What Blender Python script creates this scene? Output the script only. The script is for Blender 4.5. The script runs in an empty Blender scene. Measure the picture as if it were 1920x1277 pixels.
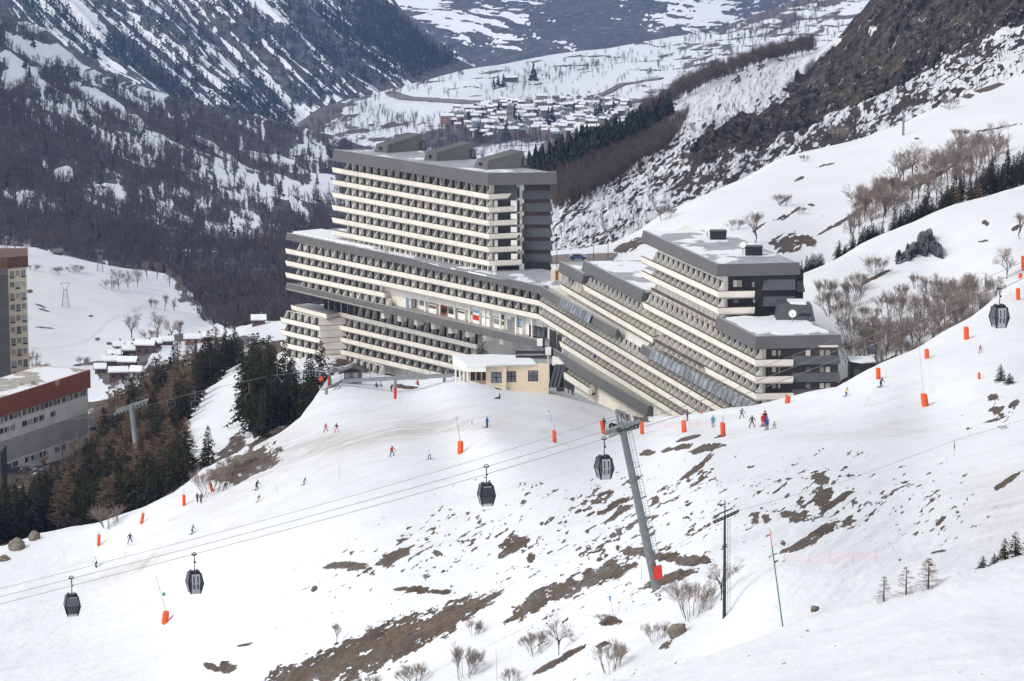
import bpy, math, random
import numpy as np
from mathutils import Vector, Matrix

random.seed(7)
RNG = np.random.default_rng(11)
scene = bpy.context.scene
COL = scene.collection

# ---------------------------------------------------------------- camera
PW, PH, FPX, HOR = 1920.0, 1277.0, 6000.0, -400.0
PITCH = math.atan((PH / 2 - HOR) / FPX)
SP, CP = math.sin(PITCH), math.cos(PITCH)
CAMZ = 150.0
cam_d = bpy.data.cameras.new("camera")
cam = bpy.data.objects.new("camera", cam_d)
COL.objects.link(cam)
cam.location = (0, 0, CAMZ)
cam.rotation_euler = (math.pi / 2 - PITCH, 0, 0)
cam_d.sensor_width = 36.0
cam_d.lens = FPX / PW * 36.0
cam_d.clip_start = 1.0
cam_d.clip_end = 30000.0
scene.camera = cam

# ---------------------------------------------------------------- sky, sun, exposure
SUN_EL, SUN_AZ = math.radians(42), math.radians(34)   # azimuth measured from -X towards the viewer
to_sun = Vector((-math.cos(SUN_AZ) * math.cos(SUN_EL), -math.sin(SUN_AZ) * math.cos(SUN_EL), math.sin(SUN_EL)))
world = bpy.data.worlds.new("World")
scene.world = world
world.use_nodes = True
wt = world.node_tree
wt.nodes.clear()
wo = wt.nodes.new("ShaderNodeOutputWorld")
wb = wt.nodes.new("ShaderNodeBackground")
ws = wt.nodes.new("ShaderNodeTexSky")
ws.sky_type = 'NISHITA'
ws.sun_disc = False
ws.sun_elevation = SUN_EL
ws.sun_rotation = math.atan2(to_sun.x, to_sun.y)
ws.altitude = 1900
ws.air_density = 1.0
ws.dust_density = 2.5
ws.ozone_density = 1.0
wb.inputs["Strength"].default_value = 0.15
wh = wt.nodes.new("ShaderNodeHueSaturation")       # thin high cloud: a paler, greyer sky
wh.inputs["Saturation"].default_value = 0.18
wt.links.new(ws.outputs[0], wh.inputs["Color"])
wt.links.new(wh.outputs[0], wb.inputs[0])
wt.links.new(wb.outputs[0], wo.inputs[0])
sun_d = bpy.data.lights.new("sun", 'SUN')
sun_d.energy = 1.05
sun_d.angle = math.radians(15)
sun_d.color = (1.0, 0.95, 0.87)
sun = bpy.data.objects.new("sun", sun_d)
COL.objects.link(sun)
sun.location = (-200, -100, 400)
sun.rotation_euler = to_sun.to_track_quat('Z', 'Y').to_euler()
scene.view_settings.view_transform = 'Standard'
scene.view_settings.look = 'None'
scene.view_settings.exposure = 0.78
scene.view_settings.gamma = 1.0
scene.render.engine = 'CYCLES'
scene.cycles.use_denoising = True
scene.cycles.max_bounces = 7
scene.cycles.diffuse_bounces = 5
scene.cycles.glossy_bounces = 2
scene.cycles.transmission_bounces = 2
scene.cycles.transparent_max_bounces = 7
scene.cycles.volume_bounces = 0

# ---------------------------------------------------------------- picture <-> place
FWD = Vector((0, CP, -SP)); DOWN = Vector((0, -SP, -CP))


def P(x, y, t):
    """the point seen at photo pixel (x, y), t metres in front of the lens"""
    u = (x - PW / 2) / FPX; v = (y - PH / 2) / FPX
    return Vector((t * u, t * (CP - v * SP), CAMZ + t * (-SP - v * CP)))


FLOOR = 2.75


def N(x, y, n):
    """the point seen at pixel (x, y) on the level n storeys below the lens"""
    v = (y - PH / 2) / FPX
    return P(x, y, FLOOR * n / (SP + v * CP))


def zl(n):
    return CAMZ - FLOOR * n


def pix(p):
    r = p - Vector((0, 0, CAMZ))
    t = r.dot(FWD)
    return (PW / 2 + FPX * r.x / t, PH / 2 + FPX * r.dot(DOWN) / t, t)


# ---------------------------------------------------------------- materials
def new_mat(name):
    m = bpy.data.materials.new(name)
    m.use_nodes = True
    nt = m.node_tree
    b = nt.nodes["Principled BSDF"]
    return m, nt, b


def nd(nt, kind, **kw):
    n = nt.nodes.new(kind)
    for k, v in kw.items():
        if k in n.inputs.keys():
            n.inputs[k].default_value = v
        else:
            setattr(n, k, v)
    return n


def rgba(c):
    return (c[0], c[1], c[2], 1.0)


def mixc(nt, fac, a, b, mode='MIX'):
    n = nt.nodes.new("ShaderNodeMix")
    n.data_type = 'RGBA'
    n.blend_type = mode
    for sock, val in ((n.inputs[0], fac), (n.inputs[6], a), (n.inputs[7], b)):
        if hasattr(val, "node"):
            nt.links.new(val, sock)
        elif isinstance(val, (int, float)):
            sock.default_value = val
        else:
            sock.default_value = rgba(val)
    return n.outputs[2]


def mth(nt, op, a, b=None, c=None, clamp=False):
    n = nt.nodes.new("ShaderNodeMath")
    n.operation = op
    n.use_clamp = clamp
    for i, val in enumerate((a, b, c)):
        if val is None:
            continue
        if hasattr(val, "node"):
            nt.links.new(val, n.inputs[i])
        else:
            n.inputs[i].default_value = val
    return n.outputs[0]


def ramp(nt, v, lo, hi):
    n = nt.nodes.new("ShaderNodeMapRange")
    n.interpolation_type = 'SMOOTHSTEP'
    nt.links.new(v, n.inputs[0])
    n.inputs[1].default_value = lo
    n.inputs[2].default_value = hi
    return n.outputs[0]


def noise(nt, scale, detail=4.0, rough=0.6, coord="pos", stretch=None):
    if coord == "pos":
        g = nt.nodes.new("ShaderNodeNewGeometry").outputs["Position"]
    else:
        g = nt.nodes.new("ShaderNodeTexCoord").outputs["Object"]
    if stretch:
        mp = nt.nodes.new("ShaderNodeMapping")
        mp.inputs["Scale"].default_value = stretch
        nt.links.new(g, mp.inputs[0])
        g = mp.outputs[0]
    n = nt.nodes.new("ShaderNodeTexNoise")
    n.inputs["Scale"].default_value = scale
    n.inputs["Detail"].default_value = detail
    n.inputs["Roughness"].default_value = rough
    nt.links.new(g, n.inputs["Vector"])
    return n.outputs["Fac"]


def plain(name, col, rough=0.7, var=0.25, scale=1.2, metal=0.0, spec=0.3, bump=0.0):
    """a colour with slight wear: soft blotches in the material itself"""
    m, nt, b = new_mat(name)
    n1 = noise(nt, scale, 5.0, 0.65)
    f = ramp(nt, n1, 0.3, 0.72)
    lo = [c * (1 - var) for c in col]; hi = [min(1, c * (1 + var * 0.5)) for c in col]
    nt.links.new(mixc(nt, f, lo, hi), b.inputs["Base Color"])
    b.inputs["Roughness"].default_value = rough
    b.inputs["Metallic"].default_value = metal
    b.inputs["Specular IOR Level"].default_value = spec
    if bump:
        bp = nt.nodes.new("ShaderNodeBump")
        bp.inputs["Strength"].default_value = bump
        nt.links.new(noise(nt, scale * 6, 3), bp.inputs["Height"])
        nt.links.new(bp.outputs[0], b.inputs["Normal"])
    return m


# ---------------------------------------------------------------- mesh helpers
def link(name, me, parent=None, root_inv=None):
    o = bpy.data.objects.new(name, me)
    COL.objects.link(o)
    if parent is not None:
        o.parent = parent
        if root_inv is not None:
            o.matrix_parent_inverse = root_inv
    return o


def tag(o, label=None, cat=None, group=None, kind=None):
    if label: o["label"] = label
    if cat: o["category"] = cat
    if group: o["group"] = group
    if kind: o["kind"] = kind
    return o


def thing(name, label, cat, loc=(0, 0, 0), rz=0.0, group=None):
    o = bpy.data.objects.new(name, None)
    o.empty_display_size = 0.2
    COL.objects.link(o)
    o.location = loc
    o.rotation_euler = (0, 0, rz)
    return tag(o, label, cat, group)


class MB:
    def __init__(s):
        s.v = []; s.f = []; s.m = []; s.cm = 0

    def add(s, vs, fs, mi=None):
        b = len(s.v)
        s.v.extend([tuple(p) for p in vs])
        mi = s.cm if mi is None else mi
        for f in fs:
            s.f.append(tuple(b + i for i in f)); s.m.append(mi)
        return s

    def frame_box(s, o, ax, ay, az, mi=None):
        """box from corner o along three vectors"""
        o = Vector(o); ax = Vector(ax); ay = Vector(ay); az = Vector(az)
        c = [o, o + ax, o + ax + ay, o + ay]
        vs = c + [p + az for p in c]
        return s.add(vs, [(3, 2, 1, 0), (4, 5, 6, 7), (0, 1, 5, 4), (1, 2, 6, 5), (2, 3, 7, 6), (3, 0, 4, 7)], mi)

    def box(s, c, size, mi=None):
        c = Vector(c); h = Vector(size) / 2
        return s.frame_box(c - h, (size[0], 0, 0), (0, size[1], 0), (0, 0, size[2]), mi)

    def prism(s, poly, z0, z1, mi=None, cap=True):
        """poly: horizontal outline (Vectors), z0/z1 heights; counter-clockwise or not"""
        n = len(poly)
        vs = [(p[0], p[1], z0) for p in poly] + [(p[0], p[1], z1) for p in poly]
        fs = [(i, (i + 1) % n, n + (i + 1) % n, n + i) for i in range(n)]
        if cap:
            fs += [tuple(range(n))[::-1], tuple(range(n, 2 * n))]
        return s.add(vs, fs, mi)

    def loft(s, rings, mi=None, cap=True):
        n = len(rings[0]); vs = [p for r in rings for p in r]; fs = []
        for k in range(len(rings) - 1):
            a = k * n; b = a + n
            fs += [(a + i, a + (i + 1) % n, b + (i + 1) % n, b + i) for i in range(n)]
        if cap:
            fs += [tuple(range(n))[::-1], tuple(range(len(vs) - n, len(vs)))]
        return s.add(vs, fs, mi)

    def tube(s, p, q, r0, r1=None, n=6, mi=None, cap=True):
        p = Vector(p); q = Vector(q); r1 = r0 if r1 is None else r1
        d = (q - p)
        if d.length < 1e-6: return s
        d.normalize()
        a = d.orthogonal().normalized(); b = d.cross(a)
        r = []
        for c, rr in ((p, r0), (q, r1)):
            r.append([c + a * (rr * math.cos(2 * math.pi * i / n)) + b * (rr * math.sin(2 * math.pi * i / n)) for i in range(n)])
        return s.loft(r, mi, cap)

    def path(s, pts, r, n=5, mi=None):
        pts = [Vector(p) for p in pts]
        rings = []
        for i, p in enumerate(pts):
            d = (pts[min(i + 1, len(pts) - 1)] - pts[max(i - 1, 0)]).normalized()
            a = d.cross(Vector((0, 0, 1)))
            a = a.normalized() if a.length > 1e-4 else Vector((1, 0, 0))
            b = d.cross(a)
            rr = r[i] if isinstance(r, (list, tuple)) else r
            rings.append([p + a * (rr * math.cos(2 * math.pi * k / n)) + b * (rr * math.sin(2 * math.pi * k / n)) for k in range(n)])
        return s.loft(rings, mi)

    def quad(s, a, b, c, d, mi=None):
        return s.add([a, b, c, d], [(0, 1, 2, 3)], mi)

    def disc(s, c, nrm, r, thick, n=16, mi=None):
        nrm = Vector(nrm).normalized()
        return s.tube(Vector(c) - nrm * thick / 2, Vector(c) + nrm * thick / 2, r, r, n, mi)

    def mesh(s, name, mats):
        me = bpy.data.meshes.new(name)
        me.from_pydata(s.v, [], s.f)
        if not isinstance(mats, (list, tuple)): mats = [mats]
        for m in mats: me.materials.append(m)
        me.polygons.foreach_set("material_index", np.array(s.m, dtype=np.int32))
        me.update()
        return me

    def build(s, name, mats, parent=None, root_inv=None):
        return link(name, s.mesh(name, mats), parent, root_inv)


def quick_mesh(name, verts, faces, mats, matidx=None):
    """numpy triangles or quads -> mesh, fast"""
    me = bpy.data.meshes.new(name)
    nf, k = faces.shape
    me.vertices.add(len(verts)); me.vertices.foreach_set("co", np.ascontiguousarray(verts, dtype=np.float32).ravel())
    me.loops.add(nf * k); me.loops.foreach_set("vertex_index", np.ascontiguousarray(faces, dtype=np.int32).ravel())
    me.polygons.add(nf)
    me.polygons.foreach_set("loop_start", np.arange(0, nf * k, k, dtype=np.int32))
    for m in (mats if isinstance(mats, (list, tuple)) else [mats]): me.materials.append(m)
    if matidx is not None: me.polygons.foreach_set("material_index", np.asarray(matidx, dtype=np.int32))
    me.update(calc_edges=True)
    return me


def kids(o):
    return [c for c in o.children]


def copy_tree(o, parent=None):
    c = o.copy(); COL.objects.link(c)
    if parent is not None: c.parent = parent
    for ch in list(o.children): copy_tree(ch, c)
    return c


def perp(d):
    """outward horizontal normal of a run that goes left to right in view"""
    return Vector((d.y, -d.x, 0)).normalized()


def offset_line(pts, off):
    """shift a horizontal polyline INWARD (away from its outward side) by off, mitred"""
    out = []
    for i, p in enumerate(pts):
        ns = []
        if i > 0: ns.append(perp(pts[i] - pts[i - 1]))
        if i < len(pts) - 1: ns.append(perp(pts[i + 1] - pts[i]))
        n = sum(ns, Vector((0, 0, 0))).normalized()
        k = 1.0 / max(0.35, n.dot(ns[0]))
        out.append(p - n * (off * k))
    return out


def profile_run(mb, pts, prof, mi=None, cap=True):
    """sweep a closed profile [(inward offset, rise)] along a horizontal polyline"""
    cols = [[q + Vector((0, 0, dz)) for q in offset_line(pts, off)] for off, dz in prof]
    rings = [[cols[k][i] for k in range(len(prof))] for i in range(len(pts))]
    return mb.loft(rings, mi, cap)


# ---------------------------------------------------------------- value noise (numpy)
def _hash(ix, iy, seed):
    h = (ix.astype(np.int64) * 374761393 + iy.astype(np.int64) * 668265263 + seed * 1442695041) & 0x7fffffff
    h = ((h ^ (h >> 13)) * 1274126177) & 0x7fffffff
    h = h ^ (h >> 16)
    return (h & 0xffff) / 65535.0


def vn(x, y, seed=0):
    x = np.asarray(x, float); y = np.asarray(y, float)
    ix = np.floor(x); iy = np.floor(y)
    fx = x - ix; fy = y - iy
    fx = fx * fx * fx * (fx * (fx * 6 - 15) + 10); fy = fy * fy * fy * (fy * (fy * 6 - 15) + 10)
    a = _hash(ix, iy, seed); b = _hash(ix + 1, iy, seed); c = _hash(ix, iy + 1, seed); d = _hash(ix + 1, iy + 1, seed)
    return (a * (1 - fx) + b * fx) * (1 - fy) + (c * (1 - fx) + d * fx) * fy


def fbm(x, y, octv=4, seed=0, gain=0.5):
    s = 0; a = 1; tot = 0
    for k in range(octv):
        s = s + a * vn(x * 2 ** k + 17.3 * k, y * 2 ** k - 9.1 * k, seed + k); tot += a; a *= gain
    return s / tot


def streak(x, y, ang, lx, ly, seed, octv=4, gain=0.55):
    """noise stretched along a direction (degrees), lengths in pixels of the sheet grid"""
    c, s = math.cos(math.radians(ang)), math.sin(math.radians(ang))
    return fbm((x * c + y * s) / lx, (-x * s + y * c) / ly, octv, seed, gain)


def blob(x, y, cx, cy, rx, ry, ang=0):
    c, s = math.cos(math.radians(ang)), math.sin(math.radians(ang))
    u = ((x - cx) * c + (y - cy) * s) / rx; w = (-(x - cx) * s + (y - cy) * c) / ry
    return 1 - (u * u + w * w)


def gauss(x, y, cx, cy, rx, ry, ang=0):
    c, s = math.cos(math.radians(ang)), math.sin(math.radians(ang))
    u = ((x - cx) * c + (y - cy) * s) / rx; w = (-(x - cx) * s + (y - cy) * c) / ry
    return np.exp(-(u * u + w * w))


def inpoly(x, y, poly):
    x = np.asarray(x, float); y = np.asarray(y, float)
    r = np.zeros(x.shape, bool); n = len(poly)
    for i in range(n):
        x1, y1 = poly[i]; x2, y2 = poly[(i + 1) % n]
        if y1 == y2: continue
        c = ((y1 > y) != (y2 > y)) & (x < (x2 - x1) * (y - y1) / (y2 - y1) + x1)
        r ^= c
    return r


class Sheet:
    """a sheet of terrain through surveyed points (photo x, photo y, distance)"""

    def __init__(s, name, ctrl, crest, bottom, x0, x1, nx, ny, amp=0.0, wl=20.0, apron=(30.0, 12.0), seed=1, fields=None, mat=None, dispf=None):
        s.amp, s.wl, s.seed, s.dispf = amp, wl, seed, dispf
        c = np.array(ctrl, float)
        s.cx = c[:, 0] / 500; s.cy = c[:, 1] / 500
        K = s._k(s.cx[:, None], s.cy[:, None]) + np.eye(len(c)) * 1e-3
        Q = np.c_[np.ones(len(c)), s.cx, s.cy]
        A = np.block([[K, Q], [Q.T, np.zeros((3, 3))]])
        s.w = np.linalg.solve(A, np.r_[np.log(c[:, 2]), 0, 0, 0])
        s.crest = np.array(crest, float); s.name = name
        xs = np.linspace(x0, x1, nx)
        yt = np.interp(xs, s.crest[:, 0], s.crest[:, 1])
        yb = np.interp(xs, np.array(bottom, float)[:, 0], np.array(bottom, float)[:, 1])
        v = np.linspace(0, 1, ny)[:, None]
        X = np.repeat(xs[None, :], ny, 0); Y = yb + (yt - yb) * v
        V = s.world(X, Y)
        back = []
        L, D = apron
        for a in (0.12, 0.35, 0.7, 1.2):
            r = V[-1].copy(); r[:, 1] += L * a; r[:, 2] -= D * a * a; back.append(r)
        V = np.concatenate([V, np.array(back)], 0)
        Xa = np.concatenate([X, np.repeat(X[-1:], 4, 0)]); Ya = np.concatenate([Y, np.repeat(Y[-1:], 4, 0)])
        R = V.shape[0]
        idx = np.arange(R * nx).reshape(R, nx)
        faces = np.stack([idx[:-1, :-1], idx[:-1, 1:], idx[1:, 1:], idx[1:, :-1]], -1).reshape(-1, 4)
        me = quick_mesh(name, V.reshape(-1, 3), faces, mat)
        me.polygons.foreach_set("use_smooth", np.ones(len(faces), bool))
        if fields:
            for k, fn in fields.items():
                a = me.attributes.new(k, 'FLOAT', 'POINT')
                a.data.foreach_set("value", np.ascontiguousarray(fn(Xa, Ya, V), dtype=np.float32).ravel())
        s.ob = link(name, me)
        tag(s.ob, kind="structure")

    @staticmethod
    def _kk(d2):
        return 0.5 * d2 * np.log(d2 + 1e-9)

    def _k(s, x, y):
        return s._kk((x - s.cx) ** 2 + (y - s.cy) ** 2)

    def t(s, X, Y):
        X = np.asarray(X, float); Y = np.asarray(Y, float)
        x = X / 500; y = Y / 500
        r = s.w[-3] + s.w[-2] * x + s.w[-1] * y
        for i in range(len(s.cx)):
            r = r + s.w[i] * s._kk((x - s.cx[i]) ** 2 + (y - s.cy[i]) ** 2)
        return np.exp(r)

    def world(s, X, Y):
        X = np.asarray(X, float); Y = np.asarray(Y, float)
        t = s.t(X, Y)
        u = (X - PW / 2) / FPX; v = (Y - PH / 2) / FPX
        V = np.stack([t * u, t * (CP - v * SP), CAMZ + t * (-SP - v * CP)], -1)
        if s.amp:
            V[..., 2] += s.amp * (fbm(V[..., 0] / s.wl, V[..., 1] / s.wl, 5, s.seed, 0.45) - 0.5) * 2
        if s.dispf is not None:
            V = s.dispf(X, Y, V)
        return V

    def pt(s, x, y):
        return Vector(s.world(np.array([x]), np.array([y]))[0])
# ---------------------------------------------------------------- ground materials
def ground_mat(name, snow, bare_a, bare_b, rock=(0.1, 0.1, 0.105), fs=0.8, edge=0.35, bscale=0.5, bump=0.25, bdist=0.3, rock_scale=0.08, dirt=(0.36, 0.31, 0.26)):
    m, nt, b = new_mat(name)
    at = lambda k: nd(nt, "ShaderNodeAttribute", attribute_name=k).outputs["Fac"]
    fine = noise(nt, fs, 6.0, 0.7)
    bare = mth(nt, 'ADD', at("bare"), mth(nt, 'MULTIPLY', mth(nt, 'SUBTRACT', fine, 0.5), edge * 2))
    fac = ramp(nt, bare, -0.05, 0.05)
    soil = mixc(nt, ramp(nt, noise(nt, bscale, 9, 0.78), 0.33, 0.67), bare_a, bare_b)
    rk = ramp(nt, mth(nt, 'ADD', at("rock"), mth(nt, 'MULTIPLY', mth(nt, 'SUBTRACT', fine, 0.5), 0.5)), -0.03, 0.05)
    rn = ramp(nt, noise(nt, rock_scale, 8, 0.72), 0.33, 0.68)
    rockc = mixc(nt, rn, [c * 0.25 for c in rock], [c * 1.7 for c in rock])
    if rock_scale > 0.1:                      # fractured faces: blocks of lighter and darker stone
        gp = nt.nodes.new("ShaderNodeNewGeometry").outputs["Position"]
        wob = nd(nt, "ShaderNodeTexNoise"); wob.inputs["Scale"].default_value = 0.12; wob.inputs["Detail"].default_value = 4
        nt.links.new(gp, wob.inputs["Vector"])
        va = nt.nodes.new("ShaderNodeVectorMath"); va.operation = 'MULTIPLY_ADD'
        nt.links.new(wob.outputs["Color"], va.inputs[0]); va.inputs[1].default_value = (9, 9, 9); nt.links.new(gp, va.inputs[2])
        cells = []
        for sc_ in (0.085, 0.24, 0.7):
            vo = nt.nodes.new("ShaderNodeTexVoronoi"); vo.inputs["Scale"].default_value = sc_
            nt.links.new(va.outputs[0], vo.inputs["Vector"])
            sp = nt.nodes.new("ShaderNodeSeparateColor"); nt.links.new(vo.outputs["Color"], sp.inputs[0]); cells.append(sp.outputs[0])
        blk = mth(nt, 'ADD', mth(nt, 'MULTIPLY', cells[0], .40), mth(nt, 'ADD', mth(nt, 'MULTIPLY', cells[1], .38), mth(nt, 'MULTIPLY', cells[2], .22)))
        rn = mth(nt, 'ADD', mth(nt, 'MULTIPLY', ramp(nt, blk, .36, .68), .72), mth(nt, 'MULTIPLY', rn, .28))
        rockc = mixc(nt, rn, [c * 0.10 for c in rock], [c * 2.0 for c in rock])
        for sc_, wd in ((0.085, 0.05), (0.24, 0.06)):  # crevice shade painted as dark lines along the block edges
            ve = nt.nodes.new("ShaderNodeTexVoronoi"); ve.feature = 'DISTANCE_TO_EDGE'; ve.inputs["Scale"].default_value = sc_
            nt.links.new(va.outputs[0], ve.inputs["Vector"])
            rockc = mixc(nt, ramp(nt, ve.outputs["Distance"], 0.0, wd), [c * 0.12 for c in rock], rockc)
    stain = ramp(nt, noise(nt, rock_scale * 0.22, 5, 0.6), 0.50, 0.66)
    rockc = mixc(nt, mth(nt, 'MULTIPLY', stain, 0.3), rockc, (rock[0] * 0.75, rock[1] * 0.8, rock[2] * 0.9))
    rust = ramp(nt, noise(nt, rock_scale * 0.35, 5, 0.7, stretch=(1, 1, 0.4)), 0.60, 0.72)
    rockc = mixc(nt, mth(nt, 'MULTIPLY', rust, 0.5), rockc, (rock[0] * 1.9, rock[1] * 1.35, rock[2] * 0.9))
    soil = mixc(nt, rk, soil, rockc)
    sn = mixc(nt, ramp(nt, noise(nt, 0.05, 4, 0.6), 0.3, 0.7), [c * 0.94 for c in snow], snow)
    dd = mth(nt, 'MULTIPLY', at("dirt"), ramp(nt, noise(nt, 0.25, 6, 0.7, stretch=(0.35, 1, 1)), 0.2, 0.8), clamp=True)
    sn = mixc(nt, dd, sn, dirt)
    nt.links.new(mixc(nt, fac, sn, soil), b.inputs["Base Color"])
    b.inputs["Roughness"].default_value = 0.8
    b.inputs["Specular IOR Level"].default_value = 0.15
    bp = nd(nt, "ShaderNodeBump")
    bp.inputs["Strength"].default_value = bump
    bp.inputs["Distance"].default_value = bdist
    h = mth(nt, 'ADD', noise(nt, fs * 0.7, 5, 0.6), mth(nt, 'MULTIPLY', fac, mth(nt, 'MULTIPLY', noise(nt, fs * 3, 4, 0.7), 1.6)))
    if rock_scale > 0.1:
        crag = noise(nt, rock_scale * 0.55, 10, 0.72)
        h = mth(nt, 'ADD', h, mth(nt, 'MULTIPLY', rk, mth(nt, 'MULTIPLY', mth(nt, 'ADD', mth(nt, 'MULTIPLY', blk, 3.5), mth(nt, 'ABSOLUTE', mth(nt, 'SUBTRACT', crag, 0.5))), 7.0)))
    nt.links.new(h, bp.inputs["Height"])
    nt.links.new(bp.outputs[0], b.inputs["Normal"])
    return m


SNOW = (0.72, 0.735, 0.765)
M_piste = ground_mat("piste_snow", SNOW, (0.055, 0.034, 0.019), (0.17, 0.108, 0.060), fs=1.5, edge=0.5, bscale=0.8, bump=0.4, bdist=0.35)
M_hill = ground_mat("hill_snow", SNOW, (0.08, 0.05, 0.035), (0.15, 0.10, 0.07), rock=(0.05, 0.05, 0.055), fs=0.7, edge=0.55, bscale=0.9, bump=0.4)
M_rocky = ground_mat("rocky_slope", (0.70, 0.715, 0.75), (0.055, 0.046, 0.036), (0.125, 0.10, 0.078), rock=(0.145, 0.113, 0.078), fs=0.45, edge=0.4, bscale=0.2, rock_scale=0.11, bump=1.0, bdist=2.2)
M_valley = ground_mat("valley_snow", (0.68, 0.70, 0.745), (0.07, 0.055, 0.05), (0.14, 0.11, 0.09), fs=0.2, edge=0.3, bscale=0.05, bump=0.2, bdist=1.0)
M_wood = ground_mat("wooded_hill", (0.68, 0.70, 0.76), (0.032, 0.027, 0.030), (0.075, 0.060, 0.056), fs=0.22, edge=0.45, bscale=0.05, bump=0.3, bdist=2.0)
M_mount = ground_mat("far_mountain", (0.78, 0.80, 0.84), (0.028, 0.033, 0.045), (0.095, 0.074, 0.062), fs=0.07, edge=0.22, bscale=0.008, bump=0.4, bdist=5.0)
M_mount2 = ground_mat("farther_mountain", (0.78, 0.80, 0.84), (0.035, 0.04, 0.05), (0.09, 0.075, 0.07), fs=0.05, edge=0.2, bscale=0.006, bump=0.3, bdist=6.0)

zero = lambda X, Y, V: np.zeros(X.shape)
less = np.minimum; more = np.maximum


def maxblob(X, Y, blobs):
    r = np.full(X.shape, -3.0)
    for bb in blobs: r = more(r, blob(X, Y, *bb))
    return np.clip(r, -3, 1)


# ---- foreground piste -------------------------------------------------------
EARTH = [(640, 1243, 105, 34, -20), (735, 1200, 95, 34, -24), (825, 1163, 85, 27, -27), (895, 1132, 55, 13, -27), (560, 1262, 50, 18, -12),
         (1000, 1130, 45, 14, -32), (1060, 1103, 52, 14, -24), (1130, 1074, 58, 16, -20), (1185, 1058, 22, 7, -12),
         (1222, 1036, 62, 9, 6), (1275, 1046, 42, 10, 12), (1255, 1085, 60, 8, -18), (1310, 1052, 24, 9, 5),
         (968, 1020, 34, 15, -14), (995, 1041, 9, 11, 0), (655, 1066, 42, 9, 6), (742, 1047, 36, 9, -28), (797, 1105, 50, 6, 2),
         (1040, 1246, 50, 6, -28), (1075, 1226, 24, 5, -24), (1300, 880, 40, 5, -38), (1330, 843, 34, 6, -12), (1270, 842, 30, 5, -6),
         (1290, 822, 24, 4, -14), (1215, 850, 18, 4, -8), (1540, 898, 18, 12, 20), (1545, 930, 16, 16, 0), (1575, 935, 34, 5, -30), (1535, 1000, 48, 9, -32),
         (1497, 1026, 30, 7, -26), (1590, 975, 14, 8, -40), (1500, 965, 22, 12, -20), (1474, 961, 10, 9, 0), (1415, 968, 10, 14, 10), (1436, 970, 8, 10, 0),
         (1760, 1032, 16, 4, -12), (1765, 972, 14, 5, -50), (1885, 905, 32, 5, -36), (1868, 765, 14, 4, -18), (1862, 745, 12, 6, -10), (1900, 755, 10, 4, -30), (1858, 785, 22, 3, -14),
         (1352, 818, 12, 4, -20), (1145, 950, 30, 4, -30), (1160, 960, 26, 5, -34), (1190, 900, 16, 4, -20), (1145, 1168, 20, 9, 0), (1130, 1212, 16, 4, -20),
         (400, 1250, 20, 6, 20), (425, 1252, 16, 12, 20), (462, 1207, 16, 3, -4), (1480, 1186, 18, 3, -14), (1527, 1139, 8, 4, -10), (1554, 1154, 8, 3, -6), (1250, 1212, 18, 6, -30), (590, 1108, 5, 8, 30),
         (700, 1185, 30, 8, -30), (960, 1160, 18, 4, -25), (1090, 742, 28, 4, 16), (1125, 758, 30, 4, 26), (1165, 777, 30, 4, 28), (1200, 788, 18, 3, 12), (1060, 733, 16, 3, 0), (760, 724, 22, 4, 8), (820, 1040, 8, 4, 0), (470, 870, 55, 20, -28), (430, 880, 36, 14, -30)]


def piste_bare(X, Y, V):
    big = maxblob(X, Y, EARTH)
    f = (streak(X, Y, -27, 17, 5.5, 5, 5, 0.72) - 0.5) * 4.0 + 0.05 + (streak(X, Y, -27, 70, 20, 6, 3) - 0.5) * 1.4
    big = big * 1.15 + f
    dens = 0.95 * gauss(X, Y, 1560, 940, 210, 110, -15) + 0.85 * gauss(X, Y, 1260, 900, 190, 110, -20) + 0.75 * gauss(X, Y, 840, 990, 260, 70, -18) \
        + 0.5 * gauss(X, Y, 700, 1120, 250, 80, -20) + 0.8 * gauss(X, Y, 1120, 1010, 190, 80, -20) + 0.7 * gauss(X, Y, 1860, 770, 90, 40, -20) + 0.55 * gauss(X, Y, 1000, 1190, 300, 60, -24) \
        + 0.5 * gauss(X, Y, 1750, 960, 110, 60, -20) + 0.35 * gauss(X, Y, 1250, 1230, 200, 40, -20) + 0.25 * gauss(X, Y, 560, 1080, 160, 60, -10)
    sm = streak(X, Y, -30, 17, 5.2, 21, 5, 0.68)
    sm = sm + 0.25 * (streak(X, Y, -28, 110, 40, 23, 3) - 0.5)
    small = (sm - 0.86 + 0.24 * np.clip(dens, 0, 1.05)) * 5.0
    keep = np.where(dens > 0.12, 0, -2.0)
    piste = gauss(X, Y, 950, 800, 420, 50, 6) + gauss(X, Y, 300, 1000, 260, 80, -22) + gauss(X, Y, 1600, 760, 200, 45, -12)
    return np.clip(more(big, small + keep - 1.5 * np.clip(piste, 0, 1)), -2, 1)


def piste_zone(X, Y):
    return gauss(X, Y, 950, 800, 420, 60, 6) + gauss(X, Y, 300, 1010, 330, 110, -22) + gauss(X, Y, 1640, 760, 260, 60, -14) + .6 * gauss(X, Y, 200, 1200, 300, 90, -10)


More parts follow.
